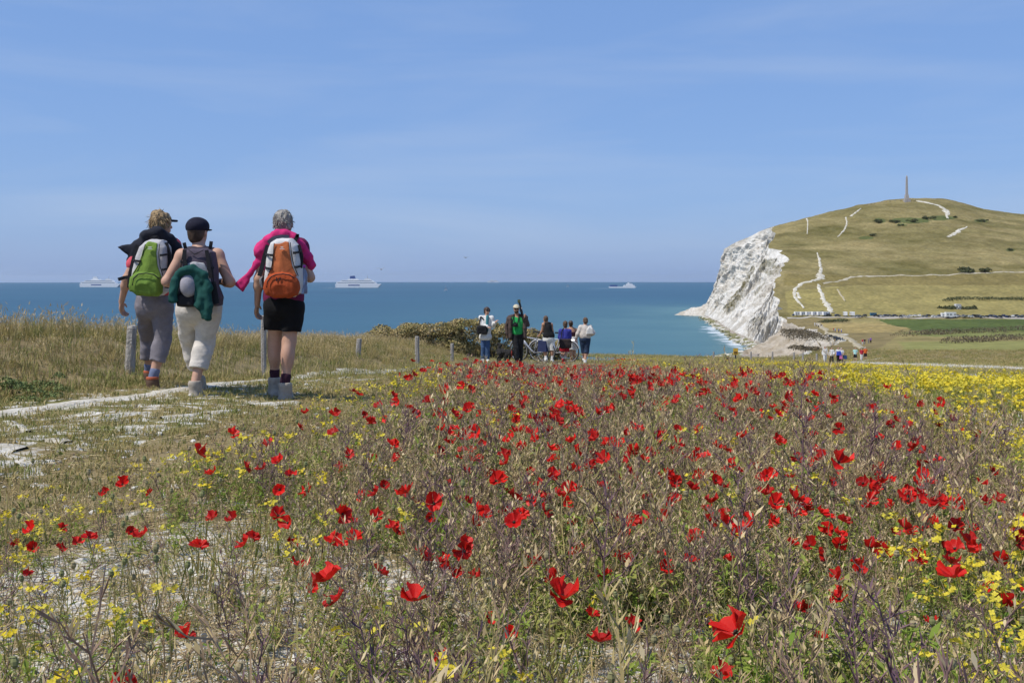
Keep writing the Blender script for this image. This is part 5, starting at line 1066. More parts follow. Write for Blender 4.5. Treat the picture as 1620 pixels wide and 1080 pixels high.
# hiker on the right: grey hair, pink sweater over the shoulders, black shorts, orange pack
H3 = Fig(8.79, dict(head=(917, 108, 0.03), shL=(838, 222, 0), shR=(1000, 222, 0), elL=(793, 385, -0.04), wrL=(785, 510, 0.02), hdL=(776, 605, 0.10), elR=(1050, 378, -0.03), wrR=(1005, 310, 0.20), hdR=(965, 270, 0.24),
         hip=(918, 505, 0), hipL=(878, 530, 0), hipR=(960, 530, 0), knL=(873, 700, 0.10), anL=(873, 885, 0.14), toL=(858, 970, 0.26), knR=(945, 705, 0.0), anR=(925, 912, -0.06), toR=(950, 990, 0.06)), ZQ, ZS)
b3 = H3.base(); h3 = H3.body(VX, SKIN); tag(h3, 'person with short grey hair and black shorts, rightmost of three hikers', 'person', 'hikers on the track')
H3.legs(VX, 'shorts', cloth('shorts_black', (0.012, 0.012, 0.014)), h3, 0.66, r0=0.108, r1=0.094, r2=0.10, wr=0.007, fat=1.05); H3.torso(VX, 'shirt', cloth('shirt_plum', (0.16, 0.02, 0.07)), h3, 0.018, 0.35, 0.07)
for q in 'LR': H3.sock(q, 0.006, cloth('sock_plum', (0.05, 0.02, 0.035)), h3, 0.0, 0.065); H3.boot(q, 0.006, 'boot', LEATHER, h3, 0.012, bulk=1.05)
H3.hair(0.006, mat('hair_grey', (0.13, 0.12, 0.11), (0.46, 0.43, 0.38), scale=26, rough=0.6, map_scale=(1, 1, 0.3), bump=1.0, bscale=110), h3, rag=0.011, length=0.0, vol=1.0, freq=40)
strands(H3, h3, MATS['hair_grey'], 520, 0.032, 0.99, 5, 0.006, 0.6)
PINKW = cloth('sweater_pink', (0.60, 0.035, 0.17))
S = H3.solid(VX, 0.24); S.extr(H3.xz([(673, 410), (712, 448), (742, 405), (772, 345), (800, 318), (822, 305), (822, 235), (790, 262), (762, 300), (752, 335), (712, 372)], -0.06), H3.D - 0.085, H3.D - 0.035, 0.02, k=0.02); S.chain([H3.pt(800, 255, -0.06), H3.pt(818, 230, -0.06), H3.pt(850, 190, -0.09), H3.pt(890, 163, -0.12), H3.pt(925, 160, -0.12), H3.pt(965, 172, -0.11), H3.pt(1005, 220, -0.09), H3.pt(1035, 275, -0.05), H3.pt(1055, 318, -0.03)], [0.05, 0.055, 0.045, 0.035, 0.032, 0.035, 0.043, 0.047, 0.043], 0.03)
S.chain([H3.pt(805, 240, -0.03), H3.pt(815, 290, -0.02), H3.pt(825, 330, -0.04)], [0.055, 0.045, 0.03], 0.04); S.chain([H3.pt(880, 168, -0.1), H3.pt(872, 172, 0.03), H3.pt(885, 190, 0.12)], [0.035, 0.04, 0.03], 0.03); S.chain([H3.pt(950, 168, -0.1), H3.pt(968, 178, 0.03), H3.pt(955, 195, 0.12)], [0.035, 0.04, 0.03], 0.03)
S.wrinkle(0.010, 17, 9.0); S.build('sweater', PINKW, h3, b3)
ORG = cloth('pack_orange', (0.50, 0.145, 0.055)); ORD = cloth('pack_orange_dark', (0.40, 0.075, 0.025)); WHITEP = cloth('pack_white', (0.62, 0.61, 0.60))
t3, pb3 = hiker_pack(H3, 'orange and white backpack on the rightmost hiker', [(848, 200), (880, 182), (950, 180), (985, 215), (1000, 300), (1004, 400), (996, 455), (960, 476), (862, 476), (826, 455), (818, 400), (826, 300), (838, 230)],
    [(874, 208), (895, 210), (912, 206), (930, 197), (948, 200), (955, 260), (966, 320), (990, 372), (840, 372), (862, 320), (870, 260)], [(822, 432), (828, 395), (850, 365), (880, 352), (918, 348), (955, 354), (982, 372), (998, 400), (1002, 435), (990, 466), (950, 480), (872, 480), (834, 464)],
    H3.D - 0.335, WHITEP, ORG, ORD, logo=[(911, 226, 12, 5), (911, 235, 22, 3)])
strap('lid_band', [H3.pt(846, 205, -0.22), H3.pt(870, 184, -0.24), H3.pt(905, 176, -0.25), H3.pt(945, 178, -0.24)], 0.045, cloth('pack_slate', (0.07, 0.07, 0.10)), t3, pb3, 0.03)
for (pts, w_) in [([(838, 215), (820, 280), (808, 330), (795, 370)], 0.035), ([(990, 215), (1005, 270), (1000, 330)], 0.04), ([(985, 178), (990, 160), (982, 178)], 0.02)]:
    strap('side_strap', [H3.pt(*p, -0.27) for p in pts], w_, BLACKN, t3, pb3, 0.014)
strap('top_strap', [H3.pt(975, 195, -0.15), H3.pt(982, 180, -0.15), H3.pt(988, 163, -0.15)], 0.03, BLACKN, t3, pb3, 0.012)
S = Solid(H3.pt(770, 470, -0.32), H3.pt(835, 350, 0.0), 0.0065); S.extr(H3.xz([(782, 385), (812, 360), (832, 380), (832, 452), (805, 446), (785, 415)]), H3.D - 0.25, H3.D - 0.08, 0.03); S.wrinkle(0.005, 16, 3); S.build('hip_pocket', cloth('pack_mid_grey', (0.20, 0.19, 0.20)), t3, pb3)
hardware(H3, t3, pb3, [(828, 858, 262, 0.018), (826, 850, 330, 0.018), (1000, 972, 250, 0.018), (1003, 980, 322, 0.018)], [[(870, 206), (866, 262), (858, 322), (838, 370)], [(951, 202), (958, 262), (970, 322), (992, 370)]])
zp = H3.pt(882, 378, -0.41); MB().tube([zp - pb3, zp - pb3 + Vector((0.004, -0.004, -0.035))], 0.005, 5).tube([zp - pb3 + Vector((0.03, 0, 0)), zp - pb3 + Vector((0.028, -0.004, -0.03))], 0.005, 5).build('zip_pull', BLACKN, t3)
bt = H3.pt(1018, 460, -0.16); t = tag(link('water_bottle', None, loc=bt), 'clear water bottle with a magenta cap beside the orange backpack', 'bottle'); kz = H3.D / F / ZS
GLS = bpy.data.materials.new('bottle_plastic'); GLS.use_nodes = True; _p = GLS.node_tree.nodes['Principled BSDF']; _p.inputs['Base Color'].default_value = (0.35, 0.42, 0.60, 1); _p.inputs['Roughness'].default_value = 0.15; _p.inputs['Transmission Weight'].default_value = 0.55; _p.inputs['IOR'].default_value = 1.3
MB().lathe((0, 0, 0), [(0.028, 0), (0.034, 0.01), (0.034, 0.07), (0.030, 0.08), (0.034, 0.09), (0.034, 0.17), (0.022, 0.205), (0.014, 0.215), (0.014, 0.225)], 16).build('bottle_body', GLS, t, smooth=True); MB().lathe((0, 0, 0.226), [(0.017, 0), (0.018, 0.018), (0.015, 0.024)], 14).build('bottle_cap', mat('cap_magenta', (0.45, 0.03, 0.42), rough=0.4), t, smooth=True)
# ------------------------------------------------------------------ the walkers further along the track (crop measured at 7.043x from pixel 730,460)
MQ, MS, MV = (730, 460), 7.043, 0.0105
def mid_ground(px, py, D): return float(ground_z((px - CX) / F * D, D))
def settle(f_):
    "stand the figure on the ground under its feet"
    c = f_.base(); dz = float(ground_z(c.x, c.y)) - c.z
    for k_ in f_.J: f_.J[k_] = f_.J[k_] + Vector((0, 0, dz))
    f_.dz = dz; return f_
JEANS = cloth('jeans_blue', (0.055, 0.10, 0.20)); DENIM = cloth('denim_dark', (0.028, 0.045, 0.085)); WHITEC = cloth('cloth_white', (0.66, 0.65, 0.62)); BLK = cloth('cloth_black', (0.02, 0.02, 0.022)); SHOEW = cloth('shoe_white', (0.6, 0.6, 0.58))
HAIRD = MATS['hair_dark']; GLASSES = mat('sunglasses', (0.01, 0.01, 0.012), rough=0.15, spec=0.6)
GM = 'walkers on the track beyond the poppies'
def sunglasses(f_, parent):
    h = f_.J['head']; lk = Vector((*getattr(f_, 'look', f_.f[:2]), 0)).normalized(); lr = Vector((lk.y, -lk.x, 0)); b = f_.base(); m = MB(); M_ = Matrix((lr, lk, Vector((0, 0, 1)))).transposed()
    for q in (-1, 1): m.box(h + lk * 0.092 + lr * 0.036 * q + Vector((0, 0, 0.012)) - b, (0.03, 0.008, 0.021), M=M_)
    m.box(h + lk * 0.098 + Vector((0, 0, 0.02)) - b, (0.012, 0.006, 0.006), M=M_)
    return tag(m.build('sunglasses', GLASSES, parent), kind='stuff')
# woman in a white jacket, facing the camera
A = settle(Fig(30.0, dict(head=(286, 240, 0), shL=(222, 315, 0), shR=(335, 320, -0.03), elL=(240, 395, -0.10), wrL=(300, 420, -0.24), hdL=(330, 428, -0.28), elR=(352, 400, -0.05), wrR=(378, 365, -0.22), hdR=(402, 335, -0.25), hip=(268, 500, 0), hipL=(247, 520, 0), hipR=(290, 520, 0), knL=(242, 640, -0.03), anL=(242, 775, 0.03), toL=(236, 800, -0.12), knR=(292, 640, -0.05), anR=(290, 778, 0), toR=(298, 802, -0.14)), MQ, MS, face=(0, -1), size=0.95))
A.look = (0.4, -0.9); a = A.body(MV, SKIN); tag(a, 'person in an open white jacket and jeans, facing us with one hand raised', 'person', GM)
A.legs(MV, 'jeans', JEANS, a, 1.97, r0=0.092, r1=0.07, r2=0.085, wr=0.005); A.torso(MV, 'jacket', WHITEC, a, 0.026, 1.75, 0.18, wr=0.008, extra=0.025, fat=1.08); A.hair(0.009, HAIRD, a, length=0.03, rag=0.014, vol=1.16); sunglasses(A, a)
for q in 'LR': A.boot(q, 0.009, 'shoe', SHOEW, a, 0.03, sole=False)
S = A.solid(0.009); S.cap(A.pt(290, 300, -0.13) + Vector((0, 0, A.dz)), A.pt(285, 460, -0.17) + Vector((0, 0, A.dz)), 0.045, 0.04, 0); S.build('top', cloth('top_teal', (0.05, 0.22, 0.26)), a, A.base())
bb = A.pt(232, 480, -0.2) + Vector((0, 0, A.dz)); t = tag(link('shoulder_bag', None, loc=bb), 'black bag slung at the hip of the woman in white', 'bag')
S = Solid(bb + Vector((-0.25, -0.25, -0.1)), bb + Vector((0.25, 0.25, 0.3)), 0.009); S.box(bb + Vector((0, 0, 0.08)), (0.16, 0.07, 0.13), 0.05); S.wrinkle(0.006, 12, 2); S.build('bag_body', BLK, t, bb); strap('bag_strap', [bb + Vector((-0.10, 0.0, 0.18)), A.J['shL'] + Vector((-0.02, -0.10, 0.06)), A.J['shR'] + Vector((-0.1, -0.12, -0.2)), bb + Vector((0.12, -0.04, 0.15))], 0.035, BLK, t, bb, 0.012)
# man with a cap, green shirt, brown jacket, tripod on the shoulder
B = settle(Fig(30.0, dict(head=(612, 188, 0), shL=(530, 300, 0), shR=(715, 295, 0), elL=(502, 395, 0.02), wrL=(505, 470, -0.05), hdL=(512, 515, -0.10), elR=(738, 365, -0.03), wrR=(708, 285, -0.16), hdR=(695, 250, -0.18), hip=(627, 470, 0), hipL=(598, 492, 0), hipR=(658, 492, 0), knL=(612, 620, -0.10), anL=(616, 755, -0.10), toL=(606, 785, -0.25), knR=(655, 620, 0.02), anR=(652, 752, 0.12), toR=(656, 776, 0.0)), MQ, MS, face=(0, -1), size=1.05))
b = B.body(MV, SKINT, fem=1.15, fat=1.08); tag(b, 'person in a cream cap, green shirt and brown jacket carrying a tripod', 'person', GM)
B.legs(MV, 'trousers', BLK, b, 1.97, r0=0.105, r1=0.082, r2=0.078, fat=1.08); B.torso(MV, 'shirt', cloth('shirt_green', (0.03, 0.34, 0.085)), b, 0.014, 0, 0.04, fat=1.05); B.hair(0.009, HAIRD, b, rag=0.004); B.cap_hat(0.009, cloth('cap_cream', (0.56, 0.50, 0.36)), b, 0.03); sunglasses(B, b)
S = B.solid(MV, 0.16); dzv = Vector((0, 0, B.dz))    # open jacket: two fronts, back and sleeves
for q, e in (('L', 545), ('R', 702)):
    S.chain([B.J['sh' + q], B.J['el' + q], B.J['wr' + q]], [0.075, 0.06, 0.048], 0.03); S.chain([B.pt(e, 300, -0.09) + dzv, B.pt(e - 2 if q == 'L' else e + 2, 400, -0.11) + dzv, B.pt(e, 500, -0.10) + dzv], [0.05, 0.055, 0.06], 0.03)
    S.chain([B.pt(e, 300, 0.06) + dzv, B.pt(e, 400, 0.06) + dzv, B.pt(e, 505, 0.06) + dzv], [0.065, 0.07, 0.075], 0.04)
S.chain([B.J['shL'] + Vector((0.02, 0, 0.03)), B.J['head'] + Vector((-0.05, 0.05, -0.20))], [0.085, 0.06], 0.03); S.chain([B.J['shR'] + Vector((-0.02, 0, 0.03)), B.J['head'] + Vector((0.05, 0.05, -0.20))], [0.085, 0.06], 0.03); S.chain([B.pt(612, 290, 0.10) + dzv, B.pt(625, 500, 0.10) + dzv], [0.08, 0.09], 0.06); S.wrinkle(0.009, 14, 6.0); S.build('jacket', cloth('jacket_brown', (0.085, 0.062, 0.055)), b, B.base())
S = Solid(B.J['head'] - Vector((0.12, 0.2, 0.16)), B.J['head'] + Vector((0.12, 0.1, 0.05)), 0.008); S.ell(B.J['head'] + Vector((0, -0.05, -0.085)), (0.062, 0.06, 0.05), 0); S.wrinkle(0.006, 40, 1); S.clip(2, B.J['head'].z - 0.055, 'below'); S.build('beard', cloth('beard_brown', (0.07, 0.045, 0.03)), b, B.base())
for q in 'LR': B.boot(q, 0.009, 'shoe', BLK, b, 0.04, sole=False)
cc = B.pt(600, 385, -0.20) + dzv; t = tag(link('camera', None, loc=cc), 'black camera hanging on the chest over the green shirt', 'camera')
MB().box((0, 0, 0.05), (0.085, 0.04, 0.055)).box((0, 0, 0.115), (0.035, 0.035, 0.018), taper=0.8).build('camera_body', BLK, t); MB().lathe((0, -0.13, 0.045), [(0.05, 0), (0.052, 0.05), (0.045, 0.09)], 14, axis='y').build('lens', BLK, t, smooth=True)
strap('neck_strap', [cc + Vector((-0.08, 0, 0.1)), B.J['head'] + Vector((-0.085, -0.06, -0.17)), B.J['head'] + Vector((0, 0.08, -0.13)), B.J['head'] + Vector((0.085, -0.06, -0.17)), cc + Vector((0.08, 0, 0.1))], 0.03, BLK, t, cc, 0.012)
tb = B.pt(695, 330, -0.14) + dzv; t = tag(link('tripod', None, loc=tb), 'folded tripod resting on the shoulder of the man in the cap', 'tripod'); tp_ = B.pt(640, 95, 0.15) + dzv - tb
for o_ in (Vector((0.025, 0, 0)), Vector((-0.02, 0.02, 0)), Vector((-0.01, -0.025, 0))): MB().tube([o_, tp_ * 0.55 + o_, tp_ * 0.93 + o_ * 0.5], [0.017, 0.019, 0.022], 6).build('leg', BLK, t)
MB().box(tp_ * 0.97, (0.045, 0.04, 0.05)).build('tripod_head', mat('tripod_olive', (0.09, 0.10, 0.05)), t); MB().tube([tp_ * 0.5 + Vector((-0.04, 0, 0)), tp_ * 0.66 + Vector((0.04, 0, 0))], 0.022, 6).build('collar', mat('tripod_grey', (0.4, 0.4, 0.4)), t)
# man in a black vest and white shorts, back to us, at the handlebar
C = settle(Fig(31.0, dict(head=(938, 300, 0), shL=(915, 360, -0.03), shR=(1000, 362, 0.05), elL=(900, 430, 0.02), wrL=(872, 478, 0.06), hdL=(850, 488, 0.10), elR=(1015, 440, 0.14), wrR=(985, 480, 0.26), hdR=(960, 482, 0.3), hip=(975, 510, 0), hipL=(948, 530, 0), hipR=(1002, 530, 0), knL=(928, 635, 0.03), anL=(942, 735, -0.03), toL=(948, 755, 0.12), knR=(1008, 640, 0.03), anR=(1010, 738, -0.03), toR=(1016, 768, 0.1)), MQ, MS, size=0.95))
C.look = (-0.3, 0.9); c = C.body(MV, SKINT, fem=1.1, fat=1.05); tag(c, 'person in a black vest and white shorts gripping a bicycle handlebar', 'person', GM)
C.torso(MV, 'vest', BLK, c, 0.018, 0, 0.03); C.legs(MV, 'shorts', WHITEC, c, 1.12, r0=0.115, r1=0.115, r2=0.12, wr=0.007); C.hair(0.009, mat('hair_stubble', (0.10, 0.065, 0.045)), c, rag=0.002, vol=0.93)
for q in 'LR': C.sock(q, 0.008, SHOEW, c, 0.0, 0.05); C.boot(q, 0.009, 'shoe', SHOEW, c, 0.02, sole=False)
# woman in a blue cardigan and red shorts
E_ = settle(Fig(31.5, dict(head=(1157, 348, 0), shL=(1110, 425, 0), shR=(1198, 425, 0), elL=(1098, 490, 0.04), wrL=(1110, 530, 0.16), hdL=(1130, 545, 0.22), elR=(1205, 490, 0.04), wrR=(1195, 535, 0.12), hdR=(1180, 555, 0.16), hip=(1150, 540, 0), hipL=(1130, 555, 0), hipR=(1172, 555, 0), knL=(1128, 650, 0.04), anL=(1130, 735, 0), toL=(1128, 752, 0.12), knR=(1165, 650, 0.02), anR=(1152, 738, -0.08), toR=(1158, 760, 0.05)), MQ, MS, size=0.92))
e = E_.body(MV, SKIN); tag(e, 'person in a royal blue cardigan and red shorts, dark bag on the back', 'person', GM)
E_.torso(MV, 'cardigan', cloth('cardigan_blue', (0.045, 0.05, 0.27)), e, 0.028, 1.7, 0.02, wr=0.006); E_.legs(MV, 'shorts', cloth('shorts_red', (0.42, 0.018, 0.035)), e, 0.98, r0=0.11, r1=0.11, r2=0.11); E_.hair(0.009, mat('hair_brown', (0.07, 0.045, 0.03), (0.13, 0.08, 0.05), scale=20), e, length=0.03, rag=0.007)
for q in 'LR': E_.sock(q, 0.008, SHOEW, e, 0.0, 0.16); E_.boot(q, 0.009, 'shoe', cloth('shoe_red', (0.3, 0.04, 0.04)), e, 0.02, sole=False)
bb = E_.pt(1158, 610, -0.20) + Vector((0, 0, E_.dz)); t = tag(link('shoulder_bag', None, loc=bb), 'dark brown bag behind the red shorts', 'bag'); S = Solid(bb - Vector((0.25, 0.2, 0.06)), bb + Vector((0.25, 0.2, 0.35)), 0.009); S.box(bb + Vector((0, 0, 0.13)), (0.19, 0.06, 0.15), 0.05); S.wrinkle(0.008, 12, 2); S.build('bag_body', cloth('bag_brown', (0.04, 0.03, 0.03)), t, bb); strap('bag_strap', [bb + Vector((-0.15, 0, 0.22)), E_.J['shL'] + Vector((0.03, -0.12, 0.04)), E_.J['shL'] + Vector((0.1, -0.02, 0.11))], 0.03, BLK, t, bb, 0.012)
# woman with a bare back and a white skirt
G_ = settle(Fig(32.5, dict(head=(1218, 350, 0), shL=(1180, 415, 0), shR=(1272, 415, 0), elL=(1180, 480, 0.08), wrL=(1195, 520, 0.2), hdL=(1210, 525, 0.25), elR=(1285, 480, 0.02), wrR=(1276, 535, 0.06), hdR=(1270, 565, 0.1), hip=(1240, 520, 0), hipL=(1220, 535, 0), hipR=(1262, 535, 0), knL=(1222, 650, 0.0), anL=(1224, 740, 0), toL=(1222, 768, 0.12), knR=(1256, 650, 0.08), anR=(1256, 735, 0.12), toR=(1260, 755, 0.24)), MQ, MS, size=0.93))
g = G_.body(MV, SKINT); tag(g, 'person with a bare tanned back and a short white skirt', 'person', GM)
G_.legs(MV, 'skirt', WHITEC, g, 0.85, r0=0.115, r1=0.13, r2=0.13, wr=0.006); S = G_.solid(0.009, 0.14); S.ell(G_.J['hip'] + Vector((0, 0, 0.17)), (0.172, 0.125, 0.2), 0); S.clip(2, G_.J['hip'].z + 0.12, 'above'); S.clip(2, G_.J['hip'].z + 0.24, 'below'); S.build('top_band', cloth('band_plum', (0.04, 0.015, 0.025)), g, G_.base()); G_.hair(0.009, HAIRD, g, bun=(0.10, 0.05, 0.05), rag=0.006)
for q in 'LR': G_.boot(q, 0.009, 'shoe', cloth('sandal', (0.25, 0.16, 0.10)), g, -0.02, sole=False)
# woman in a white top and dark cropped jeans
K_ = settle(Fig(31.5, dict(head=(1382, 322, 0), shL=(1330, 395, 0), shR=(1430, 395, 0), elL=(1295, 465, -0.02), wrL=(1277, 525, 0.03), hdL=(1272, 565, 0.08), elR=(1468, 455, -0.03), wrR=(1440, 480, 0.10), hdR=(1415, 480, 0.18), hip=(1375, 515, 0), hipL=(1350, 530, 0), hipR=(1400, 530, 0), knL=(1358, 640, 0.05), anL=(1365, 740, 0.1), toL=(1362, 760, 0.22), knR=(1395, 650, 0.0), anR=(1378, 752, -0.08), toR=(1380, 780, 0.05)), MQ, MS, size=0.97))
k_ = K_.body(MV, SKIN); tag(k_, 'person in a white top and dark cropped jeans, rightmost of the walkers', 'person', GM)
K_.torso(MV, 'top', cloth('top_offwhite', (0.56, 0.51, 0.46)), k_, 0.026, 1.7, 0.0, wr=0.006); K_.legs(MV, 'jeans', DENIM, k_, 1.35, r0=0.108, r1=0.085, r2=0.08, fat=1.05); K_.hair(0.009, MATS['hair_brown'], k_, bun=(0.08, -0.02, 0.05), rag=0.006)
for q in 'LR': K_.boot(q, 0.009, 'shoe', SHOEW, k_, 0.0, sole=False)
bb = K_.pt(1428, 475, -0.16) + Vector((0, 0, K_.dz)); t = tag(link('handbag', None, loc=bb), 'white handbag under the arm of the rightmost walker', 'bag'); S = Solid(bb - Vector((0.22, 0.15, 0.05)), bb + Vector((0.22, 0.15, 0.45)), 0.009); S.extr([(bb.x - 0.11, bb.z), (bb.x + 0.13, bb.z + 0.02), (bb.x + 0.10, bb.z + 0.20), (bb.x - 0.02, bb.z + 0.25), (bb.x - 0.10, bb.z + 0.16)], bb.y - 0.05, bb.y + 0.05, 0.03); S.build('bag_body', WHITEC, t, bb); strap('bag_strap', [bb + Vector((-0.05, 0, 0.2)), K_.J['shR'] + Vector((-0.03, -0.08, 0.06)), bb + Vector((0.08, 0.0, 0.2))], 0.025, WHITEC, t, bb, 0.012)

# black dog, tail up, nose to the ground
DD = 29.2; dq = lambda x, y, dy=0.0: W(730 + x / 7.043, 460 + y / 7.043, DD + dy)
dz = float(ground_z(dq(450, 800).x, DD)) - dq(450, 805).z; du = Vector((0, 0, dz)); S = Solid(dq(385, 815, -0.3) + du, dq(620, 560, 0.3) + du, 0.009)
pp = lambda *a: dq(*a) + du
S.chain([pp(425, 665), pp(470, 672), pp(530, 690)], [0.095, 0.085, 0.105], 0.04); S.ell(pp(520, 698), (0.11, 0.09, 0.12), 0.04); S.chain([pp(540, 672), pp(572, 680), pp(588, 692)], [0.075, 0.06, 0.055], 0.03); S.ell(pp(590, 694, -0.03), (0.075, 0.06, 0.065), 0.03); S.chain([pp(596, 712, -0.04), pp(606, 740, -0.05)], [0.055, 0.035], 0.03)
for s_y in (-0.07, 0.07):
    S.chain([pp(575, 672, s_y), pp(566, 650, s_y * 1.1), pp(572, 640, s_y)], [0.035, 0.03, 0.015], 0.02)
S.chain([pp(415, 650), pp(418, 620), pp(435, 600), pp(405, 580)], [0.04, 0.04, 0.045, 0.028], 0.02)
for (a_, b_, c_, d_, sy) in [((425, 690), (418, 725), (400, 758), (404, 798), -0.07), ((435, 690), (445, 722), (425, 755), (430, 792), 0.07)]: S.chain([pp(*a_, sy), pp(*b_, sy), pp(*c_, sy), pp(*d_, sy), pp(d_[0] + 12, d_[1] + 4, sy)], [0.08, 0.055, 0.03, 0.027, 0.027], 0.02)
for (a_, b_, c_, sy) in [((500, 710), (487, 755), (490, 796), -0.06), ((530, 715), (528, 755), (518, 790), 0.07)]: S.chain([pp(*a_, sy), pp(*b_, sy), pp(*c_, sy), pp(c_[0] + 14, c_[1] + 6, sy)], [0.06, 0.034, 0.027, 0.026], 0.02)
S.wrinkle(0.006, 24, 8.0, (1, 1, 0.6)); db = pp(460, 803); dg = S.build('dog', mat('fur_black', (0.012, 0.011, 0.011), (0.03, 0.027, 0.024), scale=18, rough=0.75, bump=1.0, bscale=80), None, db); tag(dg, 'shaggy black dog with raised tail sniffing the track', 'dog')
strap('collar', [pp(560, 655, -0.1), pp(556, 690, -0.11), pp(562, 720, -0.06)], 0.03, mat('collar_red', (0.25, 0.04, 0.03)), dg, db, 0.012)

# bicycles
SILV = mat('bike_silver', (0.5, 0.5, 0.52), rough=0.25, metal=0.7); BLKR = mat('bike_black', (0.02, 0.02, 0.02), rough=0.6); NAVYB = cloth('pannier_navy', (0.03, 0.04, 0.10))
def bicycle(px, D, rz, label, frame_m, pannier=False):
    X = (px - CX) / F * D; b0 = Vector((X, D, float(ground_z(X, D)))); t = tag(link('bicycle', None, loc=b0, rot=(0, 0, rz)), label, 'bicycle'); r = 0.34
    for x_ in (-0.52, 0.52):
        w = MB(); n = 28; ring = [Vector((x_ + r * math.cos(2 * math.pi * i / n), 0, r + r * math.sin(2 * math.pi * i / n))) for i in range(n + 1)]
        wh = w.tube([p for p in ring], 0.019, 6).build('wheel', BLKR, t); rim = MB().tube([Vector((x_, 0, r)) + (p - Vector((x_, 0, r))) * 0.93 for p in ring], 0.012, 5).build('rim', SILV, wh)
        sp = MB()
        for i in range(0, n, 2): sp.tube([(x_, 0.02 if i % 4 else -0.02, r), Vector((x_, 0, r)) + (ring[i] - Vector((x_, 0, r))) * 0.93], 0.003, 3)
        tag(sp.build('spokes', SILV, wh), kind='stuff'); MB().tube([(x_, -0.05, r), (x_, 0.05, r)], 0.025, 8).build('hub', SILV, wh)
    bbk, seat, head, hd2 = (-0.06, 0, 0.29), (-0.2, 0, 0.78), (0.36, 0, 0.82), (0.39, 0, 0.68)
    fr = MB().tube([bbk, seat], 0.02, 8).tube([bbk, hd2], 0.022, 8).tube([(-0.185, 0, 0.72), (0.365, 0, 0.78)], 0.02, 8)
    for y_ in (-0.05, 0.05): fr.tube([(-0.52, y_, r), bbk], 0.012, 6).tube([(-0.52, y_, r), (-0.19, 0, 0.7)], 0.011, 6).tube([(0.52, y_, r), (0.40, y_ * 0.8, 0.68)], 0.014, 6)
    fr.tube([(0.40, -0.04, 0.68), (0.40, 0.04, 0.68)], 0.016, 6).tube([hd2, head, (0.35, 0, 1.0)], 0.02, 8); fr.build('frame', frame_m, t)
    MB().tube([(0.18, -0.30, 1.0), (0.34, -0.16, 1.04), (0.37, 0, 1.02), (0.34, 0.16, 1.04), (0.18, 0.30, 1.0)], 0.013, 6).build('handlebar', SILV, t)
    for y_ in (-0.30, 0.30): MB().tube([(0.23, y_ * 0.92, 1.015), (0.13, y_ * 1.05, 0.99)], 0.019, 6).build('grip', BLKR, t)
    MB().tube([(-0.2, 0, 0.76), (-0.22, 0, 0.92)], 0.014, 6).build('seat_post', SILV, t); MB().prism([(-0.38, -0.09), (-0.20, -0.06), (-0.04, -0.02), (-0.04, 0.02), (-0.20, 0.06), (-0.38, 0.09)], 0.92, 0.97, plane='xy').build('saddle', BLKR, t)
    MB().lathe((-0.06, -0.06, 0.29), [(0.09, 0), (0.09, 0.01)], 16, axis='y').tube([(-0.06, -0.07, 0.29), (0.02, -0.09, 0.15)], 0.012, 5).tube([(-0.06, 0.07, 0.29), (-0.14, 0.09, 0.43)], 0.012, 5).build('crankset', BLKR, t)
    for x_ in (-0.52, 0.52):
        MB().tube([(x_ + 0.37 * math.cos(a), 0, r + 0.37 * math.sin(a)) for a in np.linspace(0.3, 2.8, 12)], 0.022, 5).build('mudguard', frame_m, t)
    if pannier:
        for y_ in (-0.14, 0.14): MB().box((-0.5, y_, 0.52), (0.16, 0.055, 0.17), taper=0.9).build('pannier', NAVYB, t)
    MB().tube([(-0.2, 0.0, 0.70), (-0.72, 0.0, 0.72)], 0.012, 5).build('carrier', SILV, t)
    return t
bicycle(842, 31.4, math.pi * 0.80, 'silver bicycle with navy panniers held by the man in white shorts', SILV, True)
bicycle(876, 32.6, math.pi * 0.88, 'white bicycle partly hidden behind the man in white shorts', mat('bike_white', (0.40, 0.40, 0.42), rough=0.35))

